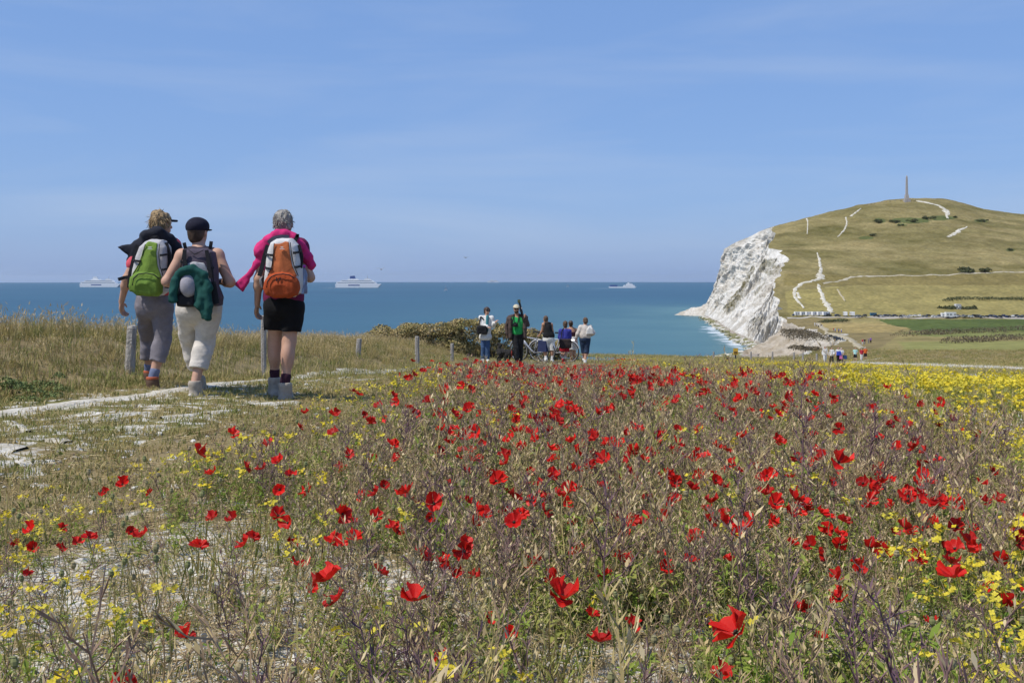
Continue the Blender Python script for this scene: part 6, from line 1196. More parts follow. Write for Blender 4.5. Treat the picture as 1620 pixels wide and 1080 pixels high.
# ---- distant people: one low-detail figure in two strides, dressed individually
def generic(kind):
    Jm = dict(head=(0, 0, 1.56), shL=(-0.17, 0, 1.36), shR=(0.17, 0, 1.36), elL=(-0.23, 0.03, 1.1), elR=(0.23, -0.03, 1.1), wrL=(-0.24, -0.05, 0.86), wrR=(0.24, -0.1, 0.88), hdL=(-0.24, -0.09, 0.75), hdR=(0.24, -0.14, 0.77), hip=(0, 0, 0.92), hipL=(-0.085, 0, 0.88), hipR=(0.085, 0, 0.88), knL=(-0.09, -0.1, 0.48), knR=(0.09, 0.02, 0.48), anL=(-0.09, -0.12, 0.08), anR=(0.09, 0.22, 0.10), toL=(-0.10, -0.26, 0.03), toR=(0.10, 0.1, 0.03))
    if kind == 1: Jm.update(knL=(-0.09, 0.04, 0.48), anL=(-0.09, 0.2, 0.10), toL=(-0.10, 0.08, 0.03), knR=(0.09, -0.1, 0.48), anR=(0.09, -0.1, 0.08), toR=(0.10, -0.24, 0.03), elR=(0.25, -0.05, 1.12), wrR=(0.15, -0.2, 1.0), hdR=(0.08, -0.26, 1.02))
    f_ = Fig(1.0, {}, face=(0, -1)); f_.J = {k: Vector(v) for k, v in Jm.items()}; f_.base = lambda: Vector((0, 0, 0)); v = 0.02; o = []
    o.append(f_.body(v, SKIN, fingers=False)); o.append(f_.torso(v, 'shirt', WHITEC, o[0], 0.03, 0.6, 0.06)); o.append(f_.legs(v, 'trousers', BLK, o[0], 1.9, r0=0.11, r1=0.088, r2=0.08)); o.append(f_.legs(v, 'shorts', BLK, o[0], 0.9, r0=0.115, r1=0.11, r2=0.11)); o.append(f_.hair(v * 0.8, HAIRD, o[0], rag=0.004)); o.append(f_.torso(v, 'jacket', WHITEC, o[0], 0.035, 1.85, 0.12)); d = [q.data for q in o]
    for q in o: bpy.data.objects.remove(q)
    return d
GEN = [generic(0), generic(1)]
def dressed(o, m):
    o.material_slots[0].link = 'OBJECT'; o.material_slots[0].material = m; return o
def far_person(px, ybot, hpx, top, bottom, label, group, kind=0, shorts=False, jacket=False, hair=HAIRD, D=None, rz=0.0):
    p = on_ground(px, ybot, 40); s = hpx / F * p.y / 1.68; s = min(max(s, 0.85), 1.12) if p.y < 300 else s
    d = GEN[kind]; o = link('person', d[0], None, p, (0, 0, rz), (s, s, s)); tag(o, label, 'person', group)
    dressed(link('jacket' if jacket else 'shirt', d[5] if jacket else d[1], o), top); dressed(link('shorts' if shorts else 'trousers', d[3] if shorts else d[2], o), bottom); dressed(link('hair', d[4], o), hair); return o, p, s
CL = lambda n_, c_: cloth(n_, c_)
MINT = CL('cloth_mint', (0.38, 0.62, 0.58)); ORNG = CL('cloth_orange', (0.62, 0.13, 0.03)); REDC = CL('cloth_red', (0.42, 0.03, 0.05)); BLUEC = CL('cloth_blue', (0.04, 0.07, 0.42)); PURP = CL('cloth_purple', (0.22, 0.10, 0.42)); GREYC = CL('cloth_grey', (0.22, 0.21, 0.22)); CREAMH = CL('hat_pale', (0.5, 0.5, 0.52))
GF = 'walkers at the far end of the flower field'
far_person(1305, 575, 27, WHITEC, WHITEC, 'person all in white, leftmost of the far walkers', GF, 0, jacket=True)
far_person(1315.5, 576, 25, WHITEC, BLK, 'person in white jacket over red shirt and black trousers', GF, 1, jacket=True); 
o, p, s = far_person(1326, 575, 26, WHITEC, BLK, 'person in white carrying a blue bag at the front', GF, 0); tag(MB().box((0, -0.2, 0.15), (0.2, 0.09, 0.17), taper=0.85).build('bag', BLUEC, None, p + Vector((0, 0, 0.80))), 'royal blue bag carried by a far walker in white', 'bag')
o, p, s = far_person(1331, 575, 24, WHITEC, BLK, 'person in white half behind the one with the blue bag', GF, 1, hair=CREAMH); tag(MB().box((0, 0, 0.18), (0.14, 0.08, 0.18), taper=0.9).build('bag', CL('bag_pink', (0.6, 0.16, 0.35)), None, p + Vector((-0.1, -0.2, 0.45))), 'pink bag hanging beside the far walkers', 'bag'); tag(MB().box((0, 0, 0.17), (0.15, 0.1, 0.17), taper=0.9).build('bag', CL('bag_dark_blue', (0.03, 0.06, 0.16)), None, p + Vector((0.3, -0.1, 0.42))), 'dark blue bag at the right of the far walkers', 'bag')
far_person(1353, 572, 22, MINT, BLK, 'person in a mint green top with dark shorts, far path', GF, 1, shorts=True)
far_person(1363, 571, 20, REDC, WHITEC, 'person in white trousers beside the one in orange', GF, 0)
far_person(1369, 570, 21, ORNG, BLK, 'person in a bright orange shirt and pale hat, far path', GF, 1, shorts=True, hair=CREAMH)
GG = 'walkers on the slope beyond'
for (x_, y_, h_, a_, b_, lb) in [(1364.5, 545.5, 9.5, REDC, WHITEC, 'tiny person in red top and white trousers, middle distance'), (1368, 545, 9.5, BLK, GREYC, 'tiny dark-clad person beside the one in red'), (1374, 543.5, 9, GREYC, GREYC, 'tiny person in grey beside the one in purple'), (1377.5, 543, 9.5, PURP, BLK, 'tiny person in a purple top, middle distance')]:
    far_person(x_, y_, h_, a_, b_, lb, GG, int(x_) % 2)
GH = 'tiny walkers near the bay'; rr = random.Random(3)
for (x_, y_, a_, b_, lb) in [(1289, 516, WHITEC, WHITEC, 'speck of a person in white, first near the bay'), (1292, 516.5, WHITEC, GREYC, 'speck of a person in white and grey near the bay'), (1295, 518, WHITEC, BLK, 'speck of a person in white and black near the bay'), (1299, 518.5, BLK, WHITEC, 'speck of a person in black top near the bay'), (1319, 524.5, REDC, GREYC, 'speck of a person in red on the lower path'), (1321.5, 525, MINT, BLUEC, 'speck of a person in pale green on the lower path'), (1327, 526, BLUEC, BLK, 'speck of a person in blue on the lower path'), (1331, 526, WHITEC, BLUEC, 'speck of a person in white on the lower path')]:
    far_person(x_, y_, 6.2, a_, b_, lb, GH, rr.randint(0, 1))
for i_, x_ in enumerate([1372, 1376, 1379, 1384, 1393, 1397, 1402, 1408, 1416, 1425, 1442, 1448]):
    p = on_ground(x_, np.interp(x_, [1340, 1390, 1435, 1500], [331, 321, 316.5, 317.5]) + 0.6, 900)
    if p is None: continue
    o = link('person', GEN[i_ % 2][0], None, p, (0, 0, rr.uniform(0, 6)), (1.25,) * 3); tag(o, 'speck of a person on the summit, %s from the left' % ('first second third fourth fifth sixth seventh eighth ninth tenth eleventh twelfth'.split()[i_]), 'person', 'visitors on the summit'); dressed(link('shirt', GEN[i_ % 2][1], o), rr.choice([WHITEC, BLK, REDC, GREYC])); dressed(link('trousers', GEN[i_ % 2][2], o), rr.choice([BLK, GREYC, DENIM]))
# ------------------------------------------------------------------ vegetation
def scatter(name, protos, P, rot, scl, idx, label):
    "thousands of plants that nobody could count, as one object"
    pc = bpy.data.collections.new(name + '_kinds')
    for o in protos: pc.objects.link(o)
    me = bpy.data.meshes.new(name); n = len(P); me.vertices.add(n); me.vertices.foreach_set('co', np.asarray(P, np.float32).ravel())
    a = me.attributes.new('rot', 'FLOAT_VECTOR', 'POINT'); a.data.foreach_set('vector', np.asarray(rot, np.float32).ravel())
    a = me.attributes.new('scl', 'FLOAT_VECTOR', 'POINT'); a.data.foreach_set('vector', np.asarray(scl, np.float32).ravel())
    a = me.attributes.new('kindno', 'INT', 'POINT'); a.data.foreach_set('value', np.asarray(idx, np.int32))
    o = link(name, me); tag(o, label, kind='stuff')
    ng = bpy.data.node_groups.new(name, 'GeometryNodeTree'); ng.interface.new_socket('Geometry', in_out='INPUT', socket_type='NodeSocketGeometry'); ng.interface.new_socket('Geometry', in_out='OUTPUT', socket_type='NodeSocketGeometry')
    N, L = ng.nodes, ng.links; gi, go = N.new('NodeGroupInput'), N.new('NodeGroupOutput'); ip = N.new('GeometryNodeInstanceOnPoints'); ci = N.new('GeometryNodeCollectionInfo')
    ci.inputs['Collection'].default_value = pc; ci.inputs['Separate Children'].default_value = True; ci.inputs['Reset Children'].default_value = True; ip.inputs['Pick Instance'].default_value = True
    def na(nm, ty):
        q = N.new('GeometryNodeInputNamedAttribute'); q.data_type = ty; q.inputs['Name'].default_value = nm; return q.outputs['Attribute']
    er = N.new('FunctionNodeEulerToRotation'); L.new(na('rot', 'FLOAT_VECTOR'), er.inputs[0])
    L.new(gi.outputs[0], ip.inputs['Points']); L.new(ci.outputs[0], ip.inputs['Instance']); L.new(na('kindno', 'INT'), ip.inputs['Instance Index']); L.new(er.outputs[0], ip.inputs['Rotation']); L.new(na('scl', 'FLOAT_VECTOR'), ip.inputs['Scale']); L.new(ip.outputs[0], go.inputs[0])
    md = o.modifiers.new('scatter', 'NODES'); md.node_group = ng; return o
def proto(name, mb, mats, smooth=False):
    me = mesh_data(name, mb.v, mb.f, mats, smooth, mb.m); return bpy.data.objects.new(name, me)
def sample(n, lo, hi, y0, y1, p=0.6, keep=None, seed=0):
    g = np.random.default_rng(seed); ys_ = np.geomspace(max(y0, 0.3), y1, 400); w_ = np.maximum(hi(ys_) - lo(ys_), 0) * ys_ ** (-p); c = np.r_[0, np.cumsum((w_[1:] + w_[:-1]) / 2 * np.diff(ys_))]
    Y = np.interp(g.random(n) * c[-1], c, ys_); X = lo(Y) + g.random(n) * (hi(Y) - lo(Y))
    if keep is not None:
        k = g.random(n) < keep(X, Y); X, Y = X[k], Y[k]
    return X, Y
def place(X, Y, s0, s1, tilt=0.15, seed=1, kinds=1, sy=None, lift=0.0, size=None):
    g = np.random.default_rng(seed); n = len(X); s = g.uniform(s0, s1, n)
    if size is not None: s = s * size
    rot = np.stack([g.normal(0, tilt, n), g.normal(0, tilt, n), g.uniform(0, 6.28, n)], -1); zs = s * g.uniform(0.85, 1.15, n) * (1 if sy is None else sy)
    return np.stack([X, Y, ground_z(X, Y) + lift], -1), rot, np.stack([s, s, zs], -1), g.integers(0, kinds, n)

STEMM = mat('dry_stem', (0.29, 0.205, 0.135), (0.41, 0.31, 0.155), (0.27, 0.265, 0.08), inst=True, rough=0.9, spec=0.1)
STEMP = mat('purple_stem', (0.145, 0.085, 0.11), (0.215, 0.135, 0.125), (0.33, 0.24, 0.14), inst=True, rough=0.9, spec=0.1)
STRAW = mat('straw', (0.54, 0.41, 0.21), (0.64, 0.52, 0.32), (0.46, 0.36, 0.17), inst=True, rough=0.95, spec=0.1, transl=0.2)
WEED = mat('weed_green', (0.15, 0.23, 0.03), (0.25, 0.315, 0.055), (0.31, 0.30, 0.08), inst=True, rough=0.8, spec=0.2, transl=0.25)
GRASSD = mat('grass_dry', (0.42, 0.32, 0.145), (0.33, 0.265, 0.10), (0.50, 0.405, 0.21), inst=True, rough=0.9, spec=0.1, transl=0.2)
GRASSG = mat('grass_green', (0.15, 0.18, 0.045), (0.235, 0.235, 0.075), (0.33, 0.285, 0.115), inst=True, rough=0.85, spec=0.15, transl=0.2)
YELLOW = mat('petal_yellow', (0.66, 0.50, 0.015), (0.74, 0.60, 0.05), (0.60, 0.52, 0.06), inst=True, rough=0.6, spec=0.2, transl=0.25)
def vdir(a, e): return Vector((math.cos(a) * math.cos(e), math.sin(a) * math.cos(e), math.sin(e)))
def leaf(mb, base, d, L, w, m, r, droop=0.3):
    "narrow folded leaf: two segments bending outwards"
    d = d.normalized(); s = d.cross(Vector((0, 0, 1))); s = s.normalized() if s.length > 1e-3 else Vector((1, 0, 0)); s.rotate(Euler((0, 0, r.uniform(-0.4, 0.4)))); p1 = base + d * L * 0.5; p2 = base + (d + Vector((0, 0, -droop))).normalized() * L
    mb.add([base, p1 - s * w, p2, p1 + s * w], [(0, 1, 2, 3)], m)
def stalk(seed, H=0.45, nb=11, style=0):
    "dry rape-like stalk: upright stem, rising side branches with short pods and buds"
    r = random.Random(seed); mb = MB(); n = 5; pts = []; a0 = r.uniform(0, 6.28); bend = r.uniform(0.0, 0.22)
    for i in range(n): t = i / (n - 1); pts.append(Vector((math.cos(a0) * bend * t * t * H + r.gauss(0, 0.006), math.sin(a0) * bend * t * t * H + r.gauss(0, 0.006), t * H)))
    mb.tube(pts, [0.0026, 0.0023, 0.002, 0.0016, 0.001], 3, 0, cap=False)
    def at_(t): q = t * (n - 1); i = min(int(q), n - 2); return pts[i].lerp(pts[i + 1], q - i)
    for b in range(nb):
        t = 0.22 + 0.74 * (b + r.random()) / nb; L = r.uniform(0.45, 1.0) * (0.16 if style != 2 else 0.10) * (1.15 - 0.55 * t); d = vdir(b * 2.4 + r.uniform(-0.5, 0.5), r.uniform(0.5, 1.1)); s = at_(t); e1 = s + d * L * 0.5; d2 = (d + Vector((0, 0, 0.55))).normalized(); e2 = e1 + d2 * L * 0.5
        mb.tube([s, e1, e2], [0.0016, 0.0013, 0.0008], 3, 0, cap=False)
        for j in range(r.randint(3, 6)):
            u_ = r.uniform(0.25, 1.0); q = s.lerp(e1, u_ * 2) if u_ < 0.5 else e1.lerp(e2, u_ * 2 - 1); dd = (d2 + vdir(r.uniform(0, 6.28), r.uniform(-0.2, 0.8)) * 0.9).normalized(); l_ = r.uniform(0.014, 0.035)
            k = 1 if r.random() < (0.30 if style == 0 else 0.55 if style == 1 else 0.2) else 0
            if k: w_ = r.uniform(0.0025, 0.0045); sd_ = dd.cross(Vector((0, 0, 1))).normalized() * w_; mb.add([q, q + dd * l_ * 0.5 + sd_, q + dd * l_, q + dd * l_ * 0.5 - sd_], [(0, 1, 2, 3)], 1)
            else: mb.tube([q, q + dd * l_ * 0.5, q + dd * l_], [0.0008, 0.0019, 0.0005], 3, 0, cap=False)
    for j in range(r.randint(3, 7)): leaf(mb, at_(r.uniform(0.03, 0.5)), vdir(r.uniform(0, 6.28), r.uniform(0.1, 0.9)), r.uniform(0.03, 0.06), r.uniform(0.002, 0.0045), 2, r, r.uniform(0.1, 0.6))
    return mb
def tuft(seed, n=16, h=0.4, spread=0.06, w=0.0028, lean=0.35, heads=0.0, hm=1):
    r = random.Random(seed); mb = MB()
    for i in range(n):
        a = r.uniform(0, 6.28); b0 = Vector((r.gauss(0, spread), r.gauss(0, spread), -0.01)); hh_ = h * r.uniform(0.5, 1.1); l_ = lean * r.uniform(0.1, 1.3); d = Vector((math.cos(a), math.sin(a), 0)); s = Vector((-d.y, d.x, 0)) * w * r.uniform(0.7, 1.3)
        p1 = b0 + d * l_ * hh_ * 0.25 + Vector((0, 0, hh_ * 0.55)); p2 = b0 + d * l_ * hh_ + Vector((0, 0, hh_ * (1 - 0.2 * l_)))
        mb.add([b0 - s, b0 + s, p1 + s * 0.8, p1 - s * 0.8, p2], [(0, 1, 2, 3), (3, 2, 4)], 0)
        if r.random() < heads:
            dd = (p2 - p1).normalized(); sw = Vector((-d.y, d.x, 0)) * r.uniform(0.003, 0.006); sv = d * r.uniform(0.003, 0.005); L = r.uniform(0.03, 0.06); c = p2
            mb.add([c, c + dd * L * 0.4 + sw, c + dd * L, c + dd * L * 0.4 - sw], [(0, 1, 2, 3)], hm).add([c, c + dd * L * 0.4 + sv, c + dd * L, c + dd * L * 0.4 - sv], [(0, 1, 2, 3)], hm)
    return mb
def weed(seed, h=0.22, n=14):
    r = random.Random(seed); mb = MB()
    for k in range(r.randint(2, 4)):
        d = vdir(r.uniform(0, 6.28), r.uniform(0.8, 1.4)); hh_ = h * r.uniform(0.6, 1.1); p0 = Vector((r.gauss(0, 0.02), r.gauss(0, 0.02), 0)); p1 = p0 + d * hh_; mb.tube([p0, p0.lerp(p1, 0.5), p1], [0.0018, 0.0015, 0.0008], 3, 0, cap=False)
        for i in range(n): leaf(mb, p0.lerp(p1, r.uniform(0.05, 1)), vdir(r.uniform(0, 6.28), r.uniform(0, 1.0)), r.uniform(0.02, 0.055), r.uniform(0.003, 0.008), 0, r, r.uniform(0, 0.6))
    return mb
def straw_head(seed, h=0.25):
    r = random.Random(seed); mb = MB()
    for k in range(r.randint(3, 6)):
        d = vdir(r.uniform(0, 6.28), r.uniform(0.9, 1.45)); p0 = Vector((r.gauss(0, 0.03), r.gauss(0, 0.03), 0)); p1 = p0 + d * h * r.uniform(0.6, 1.1); mb.tube([p0, p1], [0.0013, 0.0008], 3, 0, cap=False)
        for i in range(r.randint(4, 9)):
            q = p0.lerp(p1, r.uniform(0.6, 1.02)) + Vector((r.gauss(0, 0.008), r.gauss(0, 0.008), r.gauss(0, 0.008))); s = r.uniform(0.003, 0.007); a, b = vdir(r.uniform(0, 6.28), r.uniform(-1, 1)) * s, vdir(r.uniform(0, 6.28), r.uniform(-1, 1)) * s; mb.add([q - a, q + b, q + a, q - b], [(0, 1, 2, 3)], 0)
    return mb
def yellow_plant(seed, h=0.36, nf=3, fl=0.0075, simple=False):
    "returns stem, blossom meshes: loose heads of four-petalled flowers on thin branching stems"
    r = random.Random(seed); st_, bl = MB(), []
    top = Vector((r.gauss(0, 0.03), r.gauss(0, 0.03), h)); st_.tube([(0, 0, 0), top * 0.5 + Vector((r.gauss(0, 0.01), r.gauss(0, 0.01), 0)), top], [0.0022, 0.0018, 0.001], 3, 0, cap=False)
    for i in range(nf):
        q = top if i == 0 else top * r.uniform(0.55, 0.85); e = top if i == 0 else q + vdir(r.uniform(0, 6.28), r.uniform(0.5, 1.1)) * r.uniform(0.06, 0.13)
        if i: st_.tube([q, e], [0.0014, 0.0009], 3, 0, cap=False)
        b = MB()
        for k in range(r.randint(5, 10) if not simple else 5):
            c = e + Vector((r.gauss(0, 0.011), r.gauss(0, 0.011), r.gauss(0, 0.008))); u_ = vdir(r.uniform(0, 6.28), r.uniform(0.3, 1.5)); s = u_.cross(Vector((0.3, 0.5, 0.2))).normalized(); t_ = u_.cross(s)
            for w_ in range(4):
                a = w_ * math.pi / 2; d = s * math.cos(a) + t_ * math.sin(a); sd_ = u_.cross(d) * fl * 0.5; b.add([c, c + d * fl * 0.6 + sd_ + u_ * 0.001, c + d * fl * 1.15 + u_ * 0.002, c + d * fl * 0.6 - sd_ + u_ * 0.001], [(0, 1, 2, 3)], 0)
        bl.append(b)
    for j in range(6): leaf(st_, top * r.uniform(0.05, 0.7), vdir(r.uniform(0, 6.28), r.uniform(0.1, 0.8)), r.uniform(0.03, 0.07), r.uniform(0.003, 0.008), 0, r)
    return st_, bl

# --- dry stalks: the nearest three hundred as single plants, the rest as one mass
low = lambda x, y: (0.42 + 0.58 * sstep(-0.2, 1.3, x - strip_l(y))) * np.interp(y, [0, 8, 14, 22, 30], [1.0, 1.0, 0.72, 0.52, 0.48]) * (1 - 0.3 * bare(x, y))
SK = [stalk(100 + i, 0.30 + 0.015 * (i % 4), 9 + i % 6, i % 3) for i in range(12)]
SKM = [[STEMP if i % 3 != 1 else STEMM, STRAW, WEED] for i in range(12)]
lo_, hi_ = (lambda y: strip_l(y) - 0.4), (lambda y: np.minimum(strip_r(y) + 0.5, 1.3 + 0.62 * y))
dens = lambda x, y: in_strip(x, y) * (1 - 0.93 * bare(x, y)) * np.clip(0.72 + 0.55 * fbm(x * 0.8, y * 0.8, 5.5, o=3), 0.12, 1)
X, Y = sample(11500, lo_, hi_, 1.25, 46, 0.4, dens, 11)
vis = np.abs(X) < 0.58 * Y + 0.25; X, Y = X[vis], Y[vis]
P, rt, sc_, ix = place(X, Y, 0.62, 1.15, 0.15, 12, 12, size=low(X, Y)); o_ = np.argsort(P[:, 1])
tall = np.random.default_rng(77).random(len(P)) < np.where(P[:, 1] < 9, 0.07, 0.0); sc_[tall] *= 1.4
near = [i for i in o_ if P[i, 1] > 1.75][:300]; side3 = lambda p: 'left' if CX + F * p[0] / p[1] < 540 else 'middle' if CX + F * p[0] / p[1] < 1080 else 'right'; nearset = set(near); rest = np.array([i for i in range(len(P)) if i not in nearset])
skd = [mesh_data('dry_stalk', m.v, m.f, SKM[i], False, m.m) for i, m in enumerate(SK)]
for i in near:
    o = link('dry_stalk', skd[ix[i]], None, P[i], rt[i], sc_[i]); tag(o, 'dry purplish-brown branching stalk at the front of the field, %s third of the picture' % side3(P[i]), 'plant', 'dry stalks at the front of the field')
scatter('dry_stalks', [bpy.data.objects.new('stalk_%02d' % i, d) for i, d in enumerate(skd)], P[rest], rt[rest], sc_[rest], ix[rest], 'mass of dry purplish stalks filling the flower field')
# --- green weeds, straw and thin grass between the stalks
X, Y = sample(12500, lo_, hi_, 1.1, 46, 0.5, lambda x, y: in_strip(x, y) * (1 - 0.9 * bare(x, y)) * np.clip(0.75 + 0.7 * fbm(x * 0.7, y * 0.7, 1.5, o=3), 0.1, 1), 21)
scatter('field_weeds', [proto('weed_%02d' % i, weed(200 + i, 0.15 + 0.025 * (i % 4)), [WEED]) for i in range(8)], *place(X, Y, 0.6, 1.3, 0.2, 22, 8, size=low(X, Y)), 'green weeds between the dry stalks')
X, Y = sample(13000, lo_, hi_, 1.1, 48, 0.45, lambda x, y: in_strip(x, y) * (1 - 0.9 * bare(x, y)), 31)
scatter('field_straw', [proto('straw_%02d' % i, straw_head(300 + i), [STRAW]) for i in range(8)], *place(X, Y, 0.6, 1.15, 0.2, 32, 8, size=low(X, Y)), 'pale straw and seed heads between the dry stalks')
X, Y = sample(9000, lo_, hi_, 1.1, 40, 0.6, lambda x, y: in_strip(x, y) * np.clip(0.35 + 0.9 * fbm(x * 1.3, y * 1.3, 7.7, o=3), 0.05, 1), 41)
scatter('field_grass', [proto('thin_grass_%02d' % i, tuft(400 + i, 16, 0.15, 0.045, 0.002, 0.7), [GRASSG if i % 2 else GRASSD]) for i in range(6)], *place(X, Y, 0.6, 1.5, 0.2, 42, 6), 'thin grass at the foot of the stalks')
# litter of dead stems and chalk pebbles on the soil
def litter(seed):
    r = random.Random(seed); mb = MB()
    for i in range(10): p = Vector((r.gauss(0, 0.07), r.gauss(0, 0.07), 0.004 + r.random() * 0.01)); d = vdir(r.uniform(0, 6.28), r.uniform(-0.05, 0.15)) * r.uniform(0.03, 0.11); mb.tube([p, p + d], [0.0016, 0.001], 3, 0, cap=False)
    return mb
X, Y = sample(9000, lambda y: strip_l(y) - 0.7, hi_, 1.6, 16, 0.8, lambda x, y: np.clip(in_strip(x, y) + 0.25, 0, 1), 51)
scatter('dead_stems', [proto('litter_%02d' % i, litter(500 + i), [STRAW if i % 2 else STEMM]) for i in range(6)], *place(X, Y, 0.7, 1.4, 0.1, 52, 6), 'litter of dead stems lying on the chalky soil')
STONEM = mat('chalk_stone', (0.46, 0.43, 0.37), (0.64, 0.62, 0.57), (0.52, 0.48, 0.40), inst=True)
def pebble(i): v_, f_ = rock_shape(700 + i); m = MB(); m.add([tuple(q * np.array((1, 1, 0.55))) for q in v_], f_); return m
X, Y = sample(11000, lambda y: strip_l(y) - 1.5, lambda y: strip_r(y) + 3, 1.7, 22, 1.1, lambda x, y: np.clip(0.3 + 0.8 * bare(x, y) + 0.5 * fbm(x * 2, y * 2, 9.0, o=2), 0.05, 1), 61)
gs = np.random.default_rng(9).random(len(X)) ** 3
scatter('chalk_pebbles', [proto('pebble_%02d' % i, pebble(i), [STONEM]) for i in range(5)], *place(X, Y, 0.006, 0.012, 0.4, 62, 5, size=1 + 2.6 * gs), 'white chalk pebbles strewn over the soil')

# --- meadow left of the track: tall dry grass with seed heads, greener at the foot
tl = track_l
onland = lambda x, y: (coast_sd(x, y) < 0.9).astype(float)
wide = lambda y: -(7 + 0.62 * y)
X, Y = sample(23000, wide, lambda y: tl(y) - 0.35, 3.5, 58, 0.45, lambda x, y: onland(x, y) * sstep(0, 0.9, tl(y) - 0.3 - x + 0.5 * fbm(x, y, 1, o=2)) * np.clip(0.8 + 0.5 * fbm(x * 0.5, y * 0.5, 3, o=2), 0.2, 1), 71)
scatter('meadow_grass', [proto('meadow_%02d' % i, tuft(800 + i, 20, 0.27, 0.07, 0.0026, 0.5, 0.5, 1), [GRASSD if i % 3 else GRASSG, STRAW]) for i in range(9)], *place(X, Y, 0.6, 1.15, 0.15, 72, 9, size=np.clip(0.72 + 0.42 * sstep(0.2, 2.2, tl(Y) - X), 0.5, 1.2)), 'tall dry meadow grass between the track and the cliff edge')
X, Y = sample(21000, wide, lambda y: tl(y) + 0.05, 3.5, 45, 0.6, lambda x, y: onland(x, y) * np.clip(np.exp(-np.maximum(tl(y) - x - 0.5, 0) / 1.8) + 0.2, 0, 1), 81)
scatter('verge_grass', [proto('verge_%02d' % i, tuft(900 + i, 22, 0.10, 0.06, 0.0026, 0.7), [GRASSG if i % 3 else GRASSD]) for i in range(6)], *place(X, Y, 0.7, 1.6, 0.15, 82, 6), 'green grass along the edge of the track')
# track: short trodden grass
trk = [[on_ground(a, b) for a, b in ((-260, 690), (-60, 664), (60, 647), (150, 635), (240, 624), (330, 611), (420, 602), (500, 593), (570, 586), (668, 580))], [on_ground(a, b) for a, b in ((-80, 716), (-10, 708), (35, 712))], [on_ground(a, b) for a, b in ((400, 642), (430, 640), (470, 637))]]
offtrk = lambda x, y: np.clip(sstep(0.04, 0.14, np.minimum(seg_dist(x, y, [(p.x, p.y) for p in trk[0]]) - 0.03, np.minimum(seg_dist(x, y, [(p.x, p.y) for p in trk[1]]), seg_dist(x, y, [(p.x, p.y) for p in trk[2]])))), 0.02, 1)
X, Y = sample(15000, lambda y: tl(y) - 0.3, lambda y: strip_l(y) + 0.35, 3.5, 50, 0.9, lambda x, y: offtrk(x, y) * np.clip(0.75 + 0.5 * fbm(x * 1.2, y * 1.2, 6, o=3), 0.08, 1), 91)
scatter('track_grass', [proto('short_%02d' % i, tuft(1000 + i, 16, 0.045, 0.04, 0.0022, 1.0), [GRASSG if i % 2 else GRASSD]) for i in range(6)], *place(X, Y, 0.7, 1.5, 0.15, 92, 6), 'short trodden grass of the walkers\' track')
# --- right-hand field: thin green tufts on chalk with yellow flowers
rl, rh = (lambda y: strip_r(y) - 0.3), (lambda y: 2 + 0.72 * y)
X, Y = sample(22000, rl, rh, 5, 130, 1.15, lambda x, y: np.clip(0.6 + 0.8 * fbm(x * 0.22, y * 0.12, 2.0 + 30, o=3), 0.08, 1) * (1 - 0.9 * pale_patch(x, y)), 101)
scatter('field_tufts', [proto('tuft_%02d' % i, tuft(1100 + i, 20, 0.15, 0.10, 0.004, 0.7), [GRASSG if i % 2 else GRASSD]) for i in range(6)], *place(X, Y, 0.8, 1.5, 0.15, 102, 6, sy=0.75, size=1 + Y / 110), 'thin green tufts over the chalky field on the right')
X, Y = sample(15000, lambda y: -8 + 0.02 * y, lambda y: 6 + 0.8 * y, 40, 219, 0.9, lambda x, y: onland(x, y) * (1 - 0.93 * pale_patch(x, y)), 111)
scatter('far_grass', [proto('farg_%02d' % i, tuft(1200 + i, 24, 0.30, 0.22, 0.009, 0.6), [GRASSD if i % 2 else GRASSG]) for i in range(6)], *place(X, Y, 0.6, 1.2, 0.15, 112, 6, sy=np.interp(Y, [40, 100, 135, 150, 219], [0.4, 0.35, 0.35, 0.8, 1.0]), size=1 + Y / 300), 'rough grass on the slope towards the bay')

# --- yellow flowers
yd = lambda x, y: np.clip(0.9 * np.exp(-np.abs(x - strip_l(y) - 0.35) / 0.55) + 0.05 + 0.8 * np.exp(-np.abs(x - strip_r(y)) / 0.7) * (y < 40) + 0.6 * sstep(0.55, 1.1, x / (0.5 * y + 0.2)) * (y < 6), 0, 1)
X, Y = sample(5200, lambda y: strip_l(y) + 0.05, lambda y: np.minimum(strip_r(y) + 0.6, 0.8 + 0.56 * y), 1.9, 46, 0.75, lambda x, y: yd(x, y) * (0.55 + 0.6 * fbm(x * 1.1, y * 0.8, 4.0, o=2)), 121)
k = np.abs(X) < 0.55 * Y + 0.1; X, Y = X[k], Y[k]
P, rt, sc_, ix = place(X, Y, 0.75, 1.15, 0.12, 122, 5, size=0.25 + 0.75 * low(X, Y)); o_ = np.argsort(P[:, 1])
yk = [yellow_plant(1300 + i, 0.28, 2 + i % 3, 0.0085) for i in range(5)]; ystem = [mesh_data('stem', s.v, s.f, [WEED], False) for s, b in yk]; ybl = [[mesh_data('blossom', b.v, b.f, [YELLOW], False) for b in bs] for s, bs in yk]
yjoin = []
for s, bs in yk:
    m = MB(); m.add(s.v, s.f, 0)
    for b in bs: m.add(b.v, b.f, 1)
    yjoin.append(mesh_data('yellow_flower', m.v, m.f, [WEED, YELLOW], False, m.m))
def yellow_thing(p, r_, s_, i, label, parts):
    if parts:
        t = tag(link('yellow_flower', None, None, p, r_, s_), label, 'flower', 'yellow flowers in the field'); link('stem', ystem[i], t)
        for b in ybl[i]: link('blossom', b, t)
    else: t = tag(link('yellow_flower', yjoin[i], None, p, r_, s_), label, 'flower', 'yellow flowers in the field')
    return t
